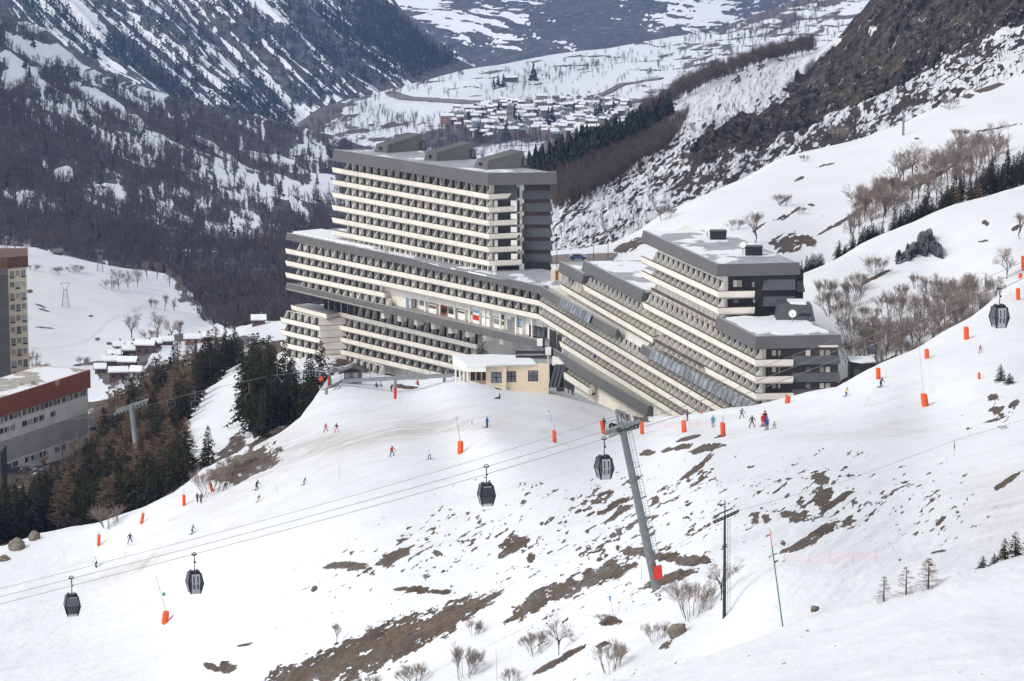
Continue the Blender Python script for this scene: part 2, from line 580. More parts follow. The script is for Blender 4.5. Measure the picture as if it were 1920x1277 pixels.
def piste_dirt(X, Y, V):
    d = 0.9 * gauss(X, Y, 720, 812, 130, 9, -8) + 0.8 * gauss(X, Y, 830, 803, 70, 5, -6) + 0.55 * gauss(X, Y, 640, 830, 160, 26, -12) + 0.5 * gauss(X, Y, 250, 1064, 90, 22, -20) + 0.75 * gauss(X, Y, 265, 1058, 24, 6, -25)
    d = d + 0.45 * gauss(X, Y, 1880, 940, 90, 90, -30) + 0.28 * gauss(X, Y, 1640, 812, 180, 22, -4) + 0.3 * gauss(X, Y, 900, 800, 380, 40, -2) + 0.22 * gauss(X, Y, 480, 870, 130, 40, -28)
    d = d + 0.18 * gauss(X, Y, 450, 960, 300, 70, -20)
    d = d * (0.55 + 0.9 * streak(X, Y, -12, 120, 14, 33, 4))
    g = streak(X, Y, -14, 500, 5, 71, 3)
    ln = np.exp(-((streak(X, Y, -19, 620, 16, 72, 2) - 0.5) / 0.010) ** 2) + np.exp(-((streak(X, Y, -7, 520, 14, 73, 2) - 0.5) / 0.010) ** 2) + np.exp(-((streak(X, Y, -34, 420, 18, 74, 2) - 0.48) / 0.010) ** 2)
    return np.clip(d + 0.10 * (g > 0.62) + 0.30 * ln * np.clip(piste_zone(X, Y), 0, 1), 0, 1)


crest1 = [(-620, 1165), (-250, 1085), (-100, 1046), (0, 1032), (60, 1012), (110, 1003), (185, 992), (265, 962), (330, 928), (372, 890), (410, 869), (440, 860), (480, 842), (520, 822), (560, 792), (600, 735),
          (615, 712), (650, 705), (700, 706), (760, 718), (800, 716), (838, 711), (856, 718), (875, 727), (900, 728), (960, 727), (1030, 728), (1050, 733), (1080, 744), (1110, 759), (1150, 775), (1190, 785), (1215, 790), (1290, 786), (1410, 772),
          (1480, 757), (1580, 735), (1640, 702), (1680, 682), (1740, 655), (1840, 600), (1920, 535), (2000, 480), (2170, 380), (2600, 150)]
ctrl1 = [(-620, 1165, 575), (-620, 1350, 500), (2600, 150, 720), (2600, 700, 430), (2600, 1340, 190), (-250, 1085, 560), (0, 1032, 550), (185, 995, 545), (372, 890, 548), (480, 842, 558), (560, 792, 578), (640, 710, 630), (760, 718, 636), (850, 706, 612), (960, 726, 600), (1050, 733, 605), (1150, 775, 590),
         (1215, 790, 572), (1290, 786, 525), (1410, 772, 484), (1480, 757, 476), (1640, 700, 468), (1740, 655, 478), (1920, 535, 522), (2170, 380, 600), (750, 800, 522), (913, 800, 490), (1029, 790, 520), (863, 850, 480), (600, 900, 482),
         (300, 1000, 515), (309, 1160, 480), (0, 1277, 470), (-250, 1277, 480), (500, 1277, 402), (960, 1277, 327), (1300, 1277, 272), (1228, 1090, 322), (1050, 1230, 325), (1358, 1157, 291), (1450, 1180, 264), (1700, 1277, 235),
         (2170, 1277, 210), (1283, 808, 470), (1433, 804, 438), (1735, 760, 442), (1900, 800, 402), (1700, 950, 352), (1920, 1000, 312), (1750, 1095, 276), (2170, 1000, 292), (2170, 600, 520), (960, 1000, 392), (600, 1080, 422), (1228, 1350, 255), (0, 1350, 450), (640, 1350, 355)]


def piste_disp(X, Y, V):
    r = (streak(X, Y, -27, 60, 18, 5, 5, 0.6) - 0.5)
    k = np.clip((Y - 800) / 200, 0, 1)
    V[..., 2] += 0.4 * r * k
    # the heaped bank below the terrace and the roadside scarp
    V[..., 2] += 0.35 * gauss(X, Y, 840, 738, 60, 18, -12)
    return V


PISTE = Sheet("piste", ctrl1, crest1, [(-620, 1340), (2600, 1340)], -620, 2600, 1480, 330, amp=0.55, wl=22, apron=(45, 22), seed=3, fields={"bare": piste_bare, "dirt": piste_dirt, "rock": zero}, mat=M_piste, dispf=piste_disp)

# ---- near snow bank ---------------------------------------------------------
crest0 = [(950, 1345), (1150, 1292), (1250, 1264), (1400, 1217), (1500, 1182), (1580, 1155), (1661, 1129), (1728, 1104), (1780, 1086), (1833, 1075), (1920, 1046), (2170, 962), (2600, 790)]
def bank_disp(X, Y, V):
    V[..., 2] += 0.16 * (fbm(V[..., 0] / 1.6, V[..., 1] / 2.6, 4, 77, .6) - .5) + 0.5 * gauss(X, Y, 1790, 1092, 40, 12, -20) * fbm(V[..., 0] / .8, V[..., 1] / 1.5, 3, 5)
    return V


BANK = Sheet("snow_bank", [(950, 1345, 225), (1250, 1264, 222), (1500, 1182, 222), (1661, 1129, 218), (1833, 1075, 216), (1920, 1046, 218), (2170, 962, 225), (950, 1500, 180), (1500, 1400, 160), (2170, 1400, 150), (2600, 790, 245), (2600, 1450, 130), (1900, 1250, 178), (1500, 1290, 188)],
             crest0, [(950, 1500), (2600, 1450)], 950, 2600, 560, 130, amp=0.45, wl=7, apron=(16, 9), seed=9, dispf=bank_disp,
             fields={"bare": lambda X, Y, V: np.clip((streak(X, Y, -20, 20, 6, 44, 3) - 0.86) * 5 + 0.3 * gauss(X, Y, 1290, 1252, 60, 12, -20), -1, 1), "dirt": lambda X, Y, V: 0.12 * streak(X, Y, -20, 90, 16, 5, 4), "rock": zero}, mat=M_piste)

# ---- hill on the right ------------------------------------------------------
crest2 = [(1360, 590), (1440, 555), (1505, 522), (1560, 498), (1620, 465), (1660, 447), (1720, 425), (1800, 390), (1860, 372), (1920, 350), (2170, 262)]
EARTH2 = [(1905, 425, 10, 4, -20), (1847, 418, 8, 5, 20), (1845, 450, 10, 3, -10), (1645, 520, 34, 4, -26), (1625, 528, 14, 3, -20), (1700, 490, 24, 2, -24), (1640, 690, 90, 9, -24), (1790, 655, 60, 6, -28), (1850, 610, 40, 6, -30), (1700, 680, 60, 6, -24)]


def hill_bare(X, Y, V):
    return np.clip(more(maxblob(X, Y, EARTH2) + (streak(X, Y, -30, 14, 5, 8, 5, .7) - 0.5) * 2.8 - 0.2, (streak(X, Y, -32, 14, 5, 15, 5, .66) - 0.84 + 0.10 * gauss(X, Y, 1700, 660, 190, 50, -24)) * 5), -2, 1)


HILL = Sheet("hill_slope", [(1505, 522, 610), (1720, 425, 632), (1920, 350, 652), (2170, 262, 680), (1600, 600, 585), (1750, 500, 606), (1900, 450, 602), (1440, 820, 556), (1650, 700, 540), (1850, 600, 552), (1920, 540, 560), (2170, 400, 630), (2170, 820, 500), (1360, 590, 640), (1360, 820, 570)],
             crest2, [(1360, 830), (2170, 830)], 1360, 2170, 420, 220, amp=0.8, wl=26, apron=(60, 30), seed=5, fields={"bare": hill_bare, "dirt": lambda X, Y, V: 0.12 * streak(X, Y, -28, 160, 12, 6, 4), "rock": zero}, mat=M_hill)

# ---- upper snow slope behind the right block --------------------------------
crest3 = [(760, 640), (900, 540), (1000, 490), (1040, 478), (1100, 474), (1150, 464), (1200, 440), (1250, 405), (1290, 386), (1400, 340), (1480, 300), (1620, 265), (1700, 236), (1780, 200), (1860, 166), (1920, 146), (2170, 62)]
EARTH3 = [(1190, 458, 38, 11, -22), (1160, 470, 22, 6, -20), (1480, 458, 36, 19, -8), (1508, 452, 22, 12, 20), (1425, 424, 20, 3, -40), (1470, 378, 12, 3, -40), (1500, 335, 12, 4, -30), (1550, 310, 22, 2, -14), (1860, 242, 60, 2, -8), (1780, 300, 60, 5, -30), (1750, 330, 60, 4, -30), (1700, 312, 26, 4, -30),
          (1720, 260, 6, 2, 0), (1640, 360, 60, 5, -32), (1600, 400, 40, 5, -32), (1560, 425, 30, 4, -30), (1520, 385, 8, 3, 0), (1490, 395, 26, 3, -34), (1465, 405, 16, 3, -30), (1880, 155, 90, 6, -24)]


def upper_bare(X, Y, V):
    b = maxblob(X, Y, EARTH3) + (streak(X, Y, -34, 16, 5, 61, 5, .7) - 0.5) * 3.0 - 0.25
    s = (streak(X, Y, -34, 16, 4.5, 19, 5, .66) - 0.86 + 0.10 * gauss(X, Y, 1680, 350, 150, 50, -30) + 0.1 * gauss(X, Y, 1450, 410, 70, 40, -30)) * 5
    return np.clip(more(b, s), -2, 1)


UPPER = Sheet("snow_slope", [(900, 520, 800), (1040, 480, 810), (1200, 440, 842), (1400, 340, 892), (1620, 265, 942), (1920, 146, 1010), (2170, 62, 1060), (1000, 600, 712), (1200, 600, 704), (1400, 500, 722), (1500, 520, 735), (1700, 420, 772), (1920, 330, 812), (2170, 240, 860), (900, 830, 705), (2170, 830, 700), (1400, 830, 690)],
              crest3, [(760, 830), (2170, 830)], 760, 2170, 680, 260, amp=1.0, wl=40, apron=(110, 55), seed=6, fields={"bare": upper_bare, "dirt": lambda X, Y, V: 0.1 * streak(X, Y, -28, 160, 12, 62, 4) + 0.8 * gauss(X, Y, 1090, 487, 70, 7, -8), "rock": zero}, mat=M_hill)

# ---- rocky slope and cliffs -------------------------------------------------
crest4 = [(940, 350), (985, 328), (1040, 302), (1100, 282), (1180, 246), (1280, 188), (1330, 166), (1400, 137), (1470, 115), (1530, 98), (1570, 80), (1600, 62), (1622, 30), (1640, 0), (1690, -70), (1800, -130), (2170, -200)]
CLIFF = [(1640, -20), (1618, 50), (1560, 85), (1530, 110), (1500, 150), (1455, 195), (1400, 215), (1330, 262), (1290, 300), (1330, 310), (1470, 250), (1500, 240), (1560, 205), (1640, 180), (1700, 150), (1760, 110), (1840, 70), (1920, 40), (2180, -40), (2180, -260), (1700, -260)]


def cliff_mask(X, Y):
    m = inpoly(X, Y, CLIFF).astype(float)
    return m


def rocky_rock(X, Y, V):
    w = (streak(X, Y, -50, 60, 30, 4, 4) - 0.5) * 70
    a = inpoly(X + w, Y + w * 0.6, CLIFF)
    return np.where(a, 0.5, -0.5) + (streak(X, Y, -35, 50, 16, 88, 4) - 0.62) * 1.2


def rocky_bare(X, Y, V):
    w = (streak(X, Y, -50, 60, 30, 4, 4) - 0.5) * 70
    a = inpoly(X + w, Y + w * 0.6, CLIFF)
    n = (streak(X, Y, -33, 11, 4.2, 27, 5, .7) - 0.5) * 4.6 + (streak(X, Y, -33, 30, 9, 26, 3, .6) - 0.5) * 1.6
    big = (streak(X, Y, -30, 120, 46, 28, 3) - 0.5) * 1.3
    base = n + big - 0.24
    base = base + 0.55 * gauss(X, Y, 1330, 280, 170, 60, -28) + 0.5 * gauss(X, Y, 1620, 215, 200, 36, -26) + 0.35 * gauss(X, Y, 1100, 430, 90, 40, -30)
    # open snow below the crest on the left and the pale apron
    base = base - 1.5 * gauss(X, Y, 1400, 172, 190, 26, -22) - 1.2 * gauss(X, Y, 1250, 232, 90, 20, -30) - 0.5 * gauss(X, Y, 1750, 215, 160, 20, -24) - 1.0 * gauss(X, Y, 1560, 92, 60, 14, -16) - 0.5 * gauss(X, Y, 1130, 395, 70, 36, -30)
    base = base + 1.6 * gauss(X, Y, 1110, 300, 120, 36, -26)
    return np.clip(np.where(a, 0.62 + n * 0.56, base), -2, 1)


def rocky_disp(X, Y, V):
    w = (streak(X, Y, -50, 60, 30, 4, 4) - 0.5) * 70
    a = 0
    for k in range(12):
        rr = 5 + 13 * (k % 3) / 2
        a = a + inpoly(X + w + rr * math.cos(k * 2.1), Y + w * 0.6 + rr * math.sin(k * 2.1), CLIFF) / 12.0
    a = a * a * (3 - 2 * a)
    r = streak(X, Y, -50, 120, 62, 12, 6, .58)
    rid = 1 - np.abs(2 * r - 1)
    V[..., 2] += a * ((rid - 0.75) * 11 + (streak(X, Y, -40, 26, 12, 77, 4, .6) - 0.5) * 3.5) + (1 - a) * (streak(X, Y, -33, 22, 8, 27, 4) - 0.5) * 1.8
    V[..., 1] -= a * (streak(X, Y, -62, 70, 34, 13, 6, .6) - 0.5) * 32
    return V


ROCKY = Sheet("rocky_slope", [(940, 350, 1150), (985, 325, 1180), (1180, 245, 1330), (1400, 136, 1520), (1530, 97, 1600), (1640, 0, 1560), (2170, -200, 1500), (1040, 480, 880), (1300, 385, 980), (1600, 275, 1060), (1920, 146, 1100), (2170, 62, 1140), (1750, 80, 1310), (1300, 300, 1100), (940, 560, 840), (1500, 560, 850), (2170, 300, 1000)],
              crest4, [(940, 560), (2170, 330)], 940, 2170, 760, 380, amp=2.0, wl=70, apron=(200, 90), seed=8, fields={"bare": rocky_bare, "dirt": zero, "rock": rocky_rock}, mat=M_rocky, dispf=rocky_disp)

# ---- valley shoulder with the village ---------------------------------------
crest5 = [(470, 268), (530, 243), (580, 216), (640, 190), (700, 179), (780, 158), (870, 132), (980, 112), (1060, 101), (1140, 93), (1200, 82), (1280, 69), (1340, 56), (1400, 38), (1470, 16), (1530, -10), (1720, -70)]


VILLAGE_GROUND = [(830, 236), (850, 216), (900, 208), (950, 199), (1080, 196), (1180, 203), (1160, 222), (1130, 246), (1075, 270), (1000, 262), (905, 268), (850, 250)]


def shoulder_bare(X, Y, V):
    n = (streak(X, Y, -12, 40, 10, 31, 5, .62) - 0.5) * 2.4
    base = n - 0.62 + 1.5 * (inpoly(X, Y, VILLAGE_GROUND)) + 1.0 * gauss(X, Y, 600, 225, 90, 26, -24) + 0.9 * gauss(X, Y, 700, 172, 120, 10, -12) + 0.7 * gauss(X, Y, 930, 262, 200, 30, 0) + 0.7 * gauss(X, Y, 640, 300, 120, 40, -20) \
        + 0.8 * gauss(X, Y, 850, 262, 60, 18, 0) + 0.4 * gauss(X, Y, 1330, 110, 160, 34, -18) + 0.5 * gauss(X, Y, 1130, 255, 80, 20, 0) + 1.1 * gauss(X, Y, 1430, 30, 120, 12, -20) + 0.5 * gauss(X, Y, 1520, 30, 90, 30, -24)
    base = base - 1.0 * gauss(X, Y, 810, 205, 90, 16, 4) - 0.7 * gauss(X, Y, 1050, 165, 200, 16, -8)
    tr = np.abs(((Y + 0.06 * X + 5 * vn(X / 40, Y / 20, 6)) / 15.0) % 1 - 0.5)
    base = base + 0.55 * (tr < 0.07) * (X > 800)
    return np.clip(base, -2, 1)


SHOULDER = Sheet("valley_slope", [(470, 268, 4150), (700, 179, 4300), (980, 112, 4500), (1280, 69, 4450), (1530, -10, 4300), (1720, -70, 4200), (600, 310, 3300), (1000, 330, 3000), (1300, 200, 3350), (1000, 230, 3550), (900, 180, 3900), (1720, 100, 3000), (470, 420, 3500), (640, 420, 3000), (1000, 420, 2400), (1720, 420, 2300)],
                 crest5, [(470, 420), (1720, 330)], 470, 1720, 560, 240, amp=7, wl=190, apron=(500, 200), seed=12, fields={"bare": shoulder_bare, "dirt": zero, "rock": zero}, mat=M_valley)

# ---- wooded hillside on the left --------------------------------------------
crest6 = [(-250, -70), (0, 27), (70, 52), (100, 90), (130, 118), (200, 150), (300, 185), (400, 217), (500, 236), (560, 250), (620, 262), (700, 285), (780, 300)]
CLEAR = [(80, 95, 70, 16, 22), (30, 120, 40, 20, 30), (190, 180, 60, 9, 28), (40, 140, 40, 20, -30), (225, 205, 60, 9, 24), (205, 352, 36, 14, 10), (225, 372, 14, 14, 40), (440, 432, 56, 18, 4), (530, 298, 26, 12, 30), (560, 318, 34, 10, 30), (610, 355, 30, 18, 20), (480, 350, 40, 6, 30), (420, 330, 30, 8, 40), (120, 318, 20, 10, 0), (50, 370, 20, 8, 0), (350, 470, 60, 5, 10), (505, 368, 40, 6, 26),
         (390, 262, 30, 8, 30), (560, 282, 24, 5, 0), (420, 285, 26, 6, 30), (330, 400, 40, 8, 20), (55, 20, 60, 10, 20)]


def wood_bare(X, Y, V):
    n = (streak(X, Y, 24, 60, 16, 41, 5, .62) - 0.5) * 2.2
    v = (streak(X, Y, 85, 20, 7, 42, 4, .6) - 0.5) * 1.4
    base = 0.30 + n + v - 0.4 * gauss(X, Y, 400, 330, 180, 60, 25) - 0.35 * gauss(X, Y, 120, 200, 130, 50, 25)
    base = base + 0.9 * gauss(X, Y, 260, 215, 240, 12, 22) + 0.6 * gauss(X, Y, 100, 290, 200, 30, 10) + 0.9 * gauss(X, Y, 250, 455, 300, 30, 8) + 0.8 * gauss(X, Y, 480, 520, 120, 60, 20)
    c = maxblob(X, Y, CLEAR) + (streak(X, Y, 10, 16, 8, 46, 4) - 0.5) * 1.6
    return np.clip(less(base, -c), -2, 1)


WOODED = Sheet("wooded_hillside", [(-250, -70, 2700), (0, 27, 2700), (200, 150, 2800), (400, 217, 2900), (560, 250, 3000), (780, 300, 3000), (0, 480, 1860), (300, 520, 1760), (520, 600, 1450), (640, 460, 1950), (780, 640, 1500), (-250, 640, 1650), (250, 350, 2200), (500, 400, 2230)],
               crest6, [(-250, 650), (780, 650)], -250, 780, 520, 330, amp=8, wl=120, apron=(400, 160), seed=14, fields={"bare": wood_bare, "dirt": zero, "rock": zero}, mat=M_wood)

# ---- meadow below it --------------------------------------------------------
crest7 = [(-250, 440), (0, 462), (60, 466), (100, 478), (200, 502), (270, 508), (310, 516), (345, 540), (372, 575), (395, 610), (430, 622), (500, 608), (560, 600), (660, 590), (1000, 560)]
EARTH7 = [(232, 690, 52, 26, -30), (262, 664, 40, 14, -20), (340, 634, 24, 7, 0), (428, 655, 40, 10, -8), (380, 668, 34, 5, -12), (455, 640, 24, 6, 0), (330, 680, 60, 5, -14), (86, 612, 26, 1.6, 4), (75, 570, 12, 2, 20), (84, 580, 14, 2, 20), (190, 680, 60, 3, -6), (170, 590, 5, 3, 0), (204, 644, 5, 3, 0), (183, 635, 5, 3, 0), (56, 546, 6, 4, 0), (240, 470, 5, 3, 0)]


def meadow_dirt(X, Y, V):
    tr = np.full(X.shape, 9e9)
    pts = [(60, 652), (120, 648), (160, 640), (188, 618), (215, 592), (270, 575), (290, 568)]
    for (a, b), (c, d) in zip(pts[:-1], pts[1:]):
        u = np.clip(((X - a) * (c - a) + (Y - b) * (d - b)) / ((c - a) ** 2 + (d - b) ** 2), 0, 1)
        tr = less(tr, np.hypot(X - a - u * (c - a), Y - b - u * (d - b)))
    return np.clip(0.4 * np.exp(-(tr / 3.0) ** 2) + 0.1, 0, 1)


MEADOW = Sheet("meadow", [(-250, 440, 1650), (0, 462, 1650), (200, 502, 1650), (372, 575, 1560), (395, 610, 1480), (500, 608, 1250), (660, 590, 1150), (1000, 560, 1050), (1000, 900, 850), (0, 700, 1250), (200, 700, 1250), (300, 690, 1200), (450, 655, 1080), (600, 650, 960), (-250, 900, 1000), (660, 900, 900), (200, 900, 1000)],
               crest7, [(-250, 900), (1000, 900)], -250, 1000, 420, 220, amp=1.5, wl=50, apron=(90, 50), seed=15, fields={"bare": lambda X, Y, V: np.clip(more(maxblob(X, Y, EARTH7), -1 + 1.2 * gauss(X, Y, 345, 540, 30, 60, -30)) + (streak(X, Y, -10, 20, 8, 51, 4) - 0.5) * 1.4, -2, 1), "dirt": meadow_dirt, "rock": zero}, mat=M_valley)

# ---- wooded bank behind the piste edge --------------------------------------
crest8 = [(-250, 775), (0, 766), (165, 758), (250, 735), (330, 702), (400, 672), (470, 646), (530, 640), (600, 655), (690, 690)]
BANKW = Sheet("forest_bank", [(0, 766, 900), (165, 758, 900), (330, 702, 862), (470, 646, 815), (530, 640, 785), (690, 690, 720), (0, 1050, 585), (185, 1012, 583), (372, 900, 585), (480, 856, 592), (560, 806, 612), (640, 745, 655), (-250, 1080, 590), (-250, 775, 900), (150, 900, 745), (300, 800, 715), (400, 780, 668), (450, 720, 715), (690, 800, 640)],
              crest8, [(-250, 1100), (0, 1060), (185, 1020), (372, 910), (480, 862), (560, 812), (690, 760)], -250, 690, 320, 170, amp=1.0, wl=30, apron=(60, 40), seed=16,
              fields={"bare": lambda X, Y, V: np.clip(0.35 - 1.2 * gauss(X, Y, 395, 790, 60, 90, 35) - 1.2 * gauss(X, Y, 430, 730, 40, 50, 35) - 0.9 * gauss(X, Y, 560, 690, 60, 30, 0) + (streak(X, Y, -30, 30, 10, 71, 4) - 0.5) * 1.6, -2, 1), "dirt": zero, "rock": zero}, mat=M_hill)

# ---- far mountains ----------------------------------------------------------
crest9 = [(-250, -140), (600, -140), (650, -110), (740, 0), (770, 28), (800, 50), (850, 91), (885, 125), (925, 162), (1010, 245)]


def mount_bare(X, Y, V):
    n = (streak(X, Y, 42, 120, 6.5, 81, 4, .7) - 0.5) * 4.2 + (streak(X, Y, 42, 12, 5, 84, 4, .66) - 0.5) * 1.6
    m = (streak(X, Y, 43, 120, 50, 82, 4, .6) - 0.5) * 1.6
    base = 0.22 + n + m * .8 + 1.3 * gauss(X, Y, 800, 90, 110, 36, 43) + 0.8 * gauss(X, Y, 700, 40, 90, 40, 43) + 0.5 * gauss(X, Y, 460, 240, 200, 20, 30) - 0.4 * gauss(X, Y, 170, 70, 160, 50, 40) + 0.4 * gauss(X, Y, 620, 60, 80, 80, 40) - 0.25 * gauss(X, Y, 500, 110, 90, 60, 43)
    return np.clip(base, -2, 1)


def mount_disp(X, Y, V):
    r = streak(X, Y, 43, 420, 60, 83, 4, .5)
    V[..., 2] += (r - 0.5) * 60
    return V


MOUNT = Sheet("mountain", [(530, 240, 4500), (880, 125, 5000), (200, 150, 4500), (0, 30, 4600), (0, -130, 5600), (740, 0, 5300), (-250, 320, 4200), (1010, 330, 4700), (600, -140, 5500), (-250, -140, 5600)],
              crest9, [(-250, 330), (1010, 330)], -250, 1010, 900, 400, amp=20, wl=400, apron=(700, 300), seed=18, fields={"bare": mount_bare, "dirt": zero, "rock": zero}, mat=M_mount, dispf=mount_disp)


def mount2_bare(X, Y, V):
    n = (streak(X, Y, 4, 36, 4.0, 91, 5, .68) - 0.5) * 4.4
    m = (streak(X, Y, -20, 160, 60, 92, 3) - 0.5) * 1.2
    return np.clip(0.32 + n + m + 1.5 * gauss(X, Y, 950, 95, 160, 26, 8) + 1.2 * gauss(X, Y, 1130, 60, 80, 30, 20) + 0.8 * gauss(X, Y, 1230, 70, 60, 26, 0) - 1.2 * gauss(X, Y, 800, 20, 70, 24, 30) - 0.6 * gauss(X, Y, 1340, 40, 130, 30, 0) + 0.9 * gauss(X, Y, 1390, 5, 40, 30, 0) - 0.7 * gauss(X, Y, 930, 60, 90, 14, 10), -2, 1)


MOUNT2 = Sheet("far_mountain", [(740, 0, 7500), (1500, 0, 7500), (1000, 110, 6500), (1400, 60, 6600), (1100, -140, 8500), (500, 200, 6500), (1900, 200, 6500), (1000, 280, 6200), (500, -150, 8500), (1900, -150, 8500)],
               [(500, -150), (1900, -150)], [(500, 280), (1900, 280)], 500, 1900, 720, 220, amp=60, wl=900, apron=(900, 300), seed=19, fields={"bare": mount2_bare, "dirt": zero, "rock": zero}, mat=M_mount2)

# ---- the floor of the world, far below ---------------------------------------
gm = quick_mesh("valley_floor", np.array([(-9000, -1500, -900), (9000, -1500, -900), (9000, 12500, -900), (-9000, 12500, -900)], float), np.array([[0, 1, 2, 3]]), plain("valley_floor", (0.5, 0.52, 0.56)))
tag(link("valley_floor", gm), kind="structure")

# ---- air --------------------------------------------------------------------
hz = MB()
hz.box((0, 5500, (170 - 902) / 2), (19000, 15000, 170 + 902))
M_haze = bpy.data.materials.new("haze")
M_haze.use_nodes = True
M_haze.node_tree.nodes.clear()
ho = M_haze.node_tree.nodes.new("ShaderNodeOutputMaterial")
hv = M_haze.node_tree.nodes.new("ShaderNodeVolumePrincipled")
hv.inputs["Color"].default_value = (0.30, 0.50, 1.0, 1)
hv.inputs["Density"].default_value = 0.000042
M_haze.node_tree.links.new(hv.outputs[0], ho.inputs["Volume"])
HAZE = tag(hz.build("haze", M_haze), "pale blue mountain air filling the valley", "haze", kind="stuff")
# ---------------------------------------------------------------- apartment buildings
M_cream = plain("cream_concrete", (0.86, 0.81, 0.71), 0.75, var=0.10, scale=0.35, bump=0.05)
M_conc = plain("grey_concrete", (0.80, 0.77, 0.70), 0.8, var=0.14, scale=0.5, bump=0.05)
M_wall = plain("pale_wall", (0.74, 0.71, 0.65), 0.8, var=0.12, scale=0.4)
M_fascia = plain("slate_grey_cladding", (0.105, 0.104, 0.101), 0.6, var=0.10, scale=0.15, spec=0.3)
M_endclad = plain("dark_grey_cladding", (0.075, 0.080, 0.085), 0.55, var=0.12, scale=0.2)
M_dark = plain("near_black_brown", (0.022, 0.020, 0.020), 0.5, var=0.3)
M_brown = plain("dark_brown_cladding", (0.050, 0.036, 0.030), 0.6, var=0.25)
M_rail = plain("weathered_wood_rail", (0.105, 0.075, 0.060), 0.7, var=0.35, scale=0.25)
M_orange = plain("rust_panel", (0.22, 0.085, 0.04), 0.7, var=0.4, scale=0.3)
M_floor = plain("balcony_floor", (0.36, 0.33, 0.30), 0.85, var=0.2)
M_frame = plain("dark_window_frame", (0.018, 0.018, 0.020), 0.4)
M_curtain = plain("curtain", (0.55, 0.54, 0.50), 0.8, var=0.25, scale=0.9)
_oi = M_curtain.node_tree.nodes.new("ShaderNodeObjectInfo").outputs["Random"]
_b = M_curtain.node_tree.nodes["Principled BSDF"]
M_curtain.node_tree.links.new(mixc(M_curtain.node_tree, _oi, (0.10, 0.095, 0.09), (0.50, 0.48, 0.44)), _b.inputs["Base Color"])
M_white = plain("white_paint", (0.80, 0.79, 0.76), 0.6, var=0.06)
M_roofgrey = plain("roof_membrane", (0.30, 0.31, 0.33), 0.7, var=0.2, scale=0.25)
M_red = plain("red_paint", (0.55, 0.035, 0.02), 0.5, var=0.1)
M_steel = plain("grey_steel", (0.20, 0.215, 0.225), 0.45, var=0.15, metal=0.2)
M_black = plain("black_paint", (0.02, 0.022, 0.022), 0.5)
M_tan = plain("tan_render", (0.70, 0.585, 0.44), 0.85, var=0.08, scale=0.5)
M_snowpile = plain("settled_snow", (0.74, 0.755, 0.785), 0.75, var=0.04, scale=0.3, bump=0.1)


def glass_mat(name, col, rough=0.12):
    m, nt, b = new_mat(name)
    nt.links.new(mixc(nt, ramp(nt, noise(nt, 0.35, 3), 0.35, 0.65), [c * 0.5 for c in col], [c * 1.5 for c in col]), b.inputs["Base Color"])
    b.inputs["Roughness"].default_value = rough
    b.inputs["Specular IOR Level"].default_value = 0.6
    return m


M_glass = glass_mat("window_glass", (0.035, 0.045, 0.055))
M_solar = glass_mat("blue_grey_glazing", (0.15, 0.165, 0.195), 0.4)


def roof_snow(name, thr, scale=0.11, ca=(0.25, 0.26, 0.28), cb=(0.36, 0.37, 0.39)):
    m, nt, b = new_mat(name)
    n = noise(nt, scale, 4, 0.5)
    f = ramp(nt, n, thr, thr + 0.025)
    base = mixc(nt, ramp(nt, noise(nt, 0.5, 4), 0.3, 0.7), ca, cb)
    nt.links.new(mixc(nt, f, base, (0.74, 0.755, 0.785)), b.inputs["Base Color"])
    b.inputs["Roughness"].default_value = 0.7
    return m


M_roof_tower = roof_snow("roof_with_thin_snow", 0.56)
M_roof_right = roof_snow("roof_with_patchy_snow", 0.50)

BAY = 2.85
FR, GL, CU, RD, OR = 0, 1, 2, 3, 4
WIN_MATS = [M_frame, M_glass, M_curtain, M_red, M_orange]


def window_mesh(kind):
    """local: x along the wall (0..BAY), y inward, z up. frame, panes and what hangs behind them"""
    mb = MB()
    w, h = BAY - 0.16, 2.38
    mb.frame_box((0.0, -0.03, 0.0), (0.62, 0, 0), (0, 0.12, 0), (0, 0, h), FR)          # dark frame strip beside the fin, widened to put in recess shade
    mb.frame_box((0.55, 0.06, 0.1), (1.0, 0, 0), (0, 0.04, 0), (0, 0, h - 0.15), CU)
    mb.frame_box((1.55, 0.02, 0.0), (0.09, 0, 0), (0, 0.1, 0), (0, 0, h), FR)
    mb.frame_box((1.64, 0.06, 0.1), (w - 1.64, 0, 0), (0, 0.04, 0), (0, 0, h - 0.15), {0: GL, 1: CU, 2: GL, 3: CU, 4: RD, 5: OR}[kind])
    mb.frame_box((0.55, 0.0, h - 0.1), (w - 0.55, 0, 0), (0, 0.1, 0), (0, 0, 0.1), FR)
    mb.frame_box((0.55, 0.0, 0.0), (w - 0.55, 0, 0), (0, 0.1, 0), (0, 0, 0.1), FR)
    return mb.mesh("window", WIN_MATS)


WIN = [window_mesh(k) for k in range(6)]


def fin_mesh(depth, h, pointed=False):
    """balcony divider: full depth at the floor, swept back to the wall towards the ceiling"""
    mb = MB()
    if pointed:
        prof = [(0, 0), (-depth, 0), (-depth * 0.98, 0.5), (-depth * 0.55, h * 0.62), (-depth * 0.2, h), (0, h)]
    else:
        prof = [(0, 0), (-depth, 0), (-depth * 0.99, 0.7), (-depth * 0.72, 1.2), (-depth * 0.46, 1.75), (-depth * 0.33, 2.2), (-depth * 0.30, h), (0, h)]
    n = len(prof); th = 0.16
    vs = [(-th / 2, y, z) for y, z in prof] + [(th / 2, y, z) for y, z in prof]
    fs = [tuple(range(n)), tuple(range(n, 2 * n))[::-1]] + [(i, n + i, n + (i + 1) % n, (i + 1) % n) for i in range(n)]
    mb.add(vs, fs)
    return mb.mesh("divider", [M_conc])


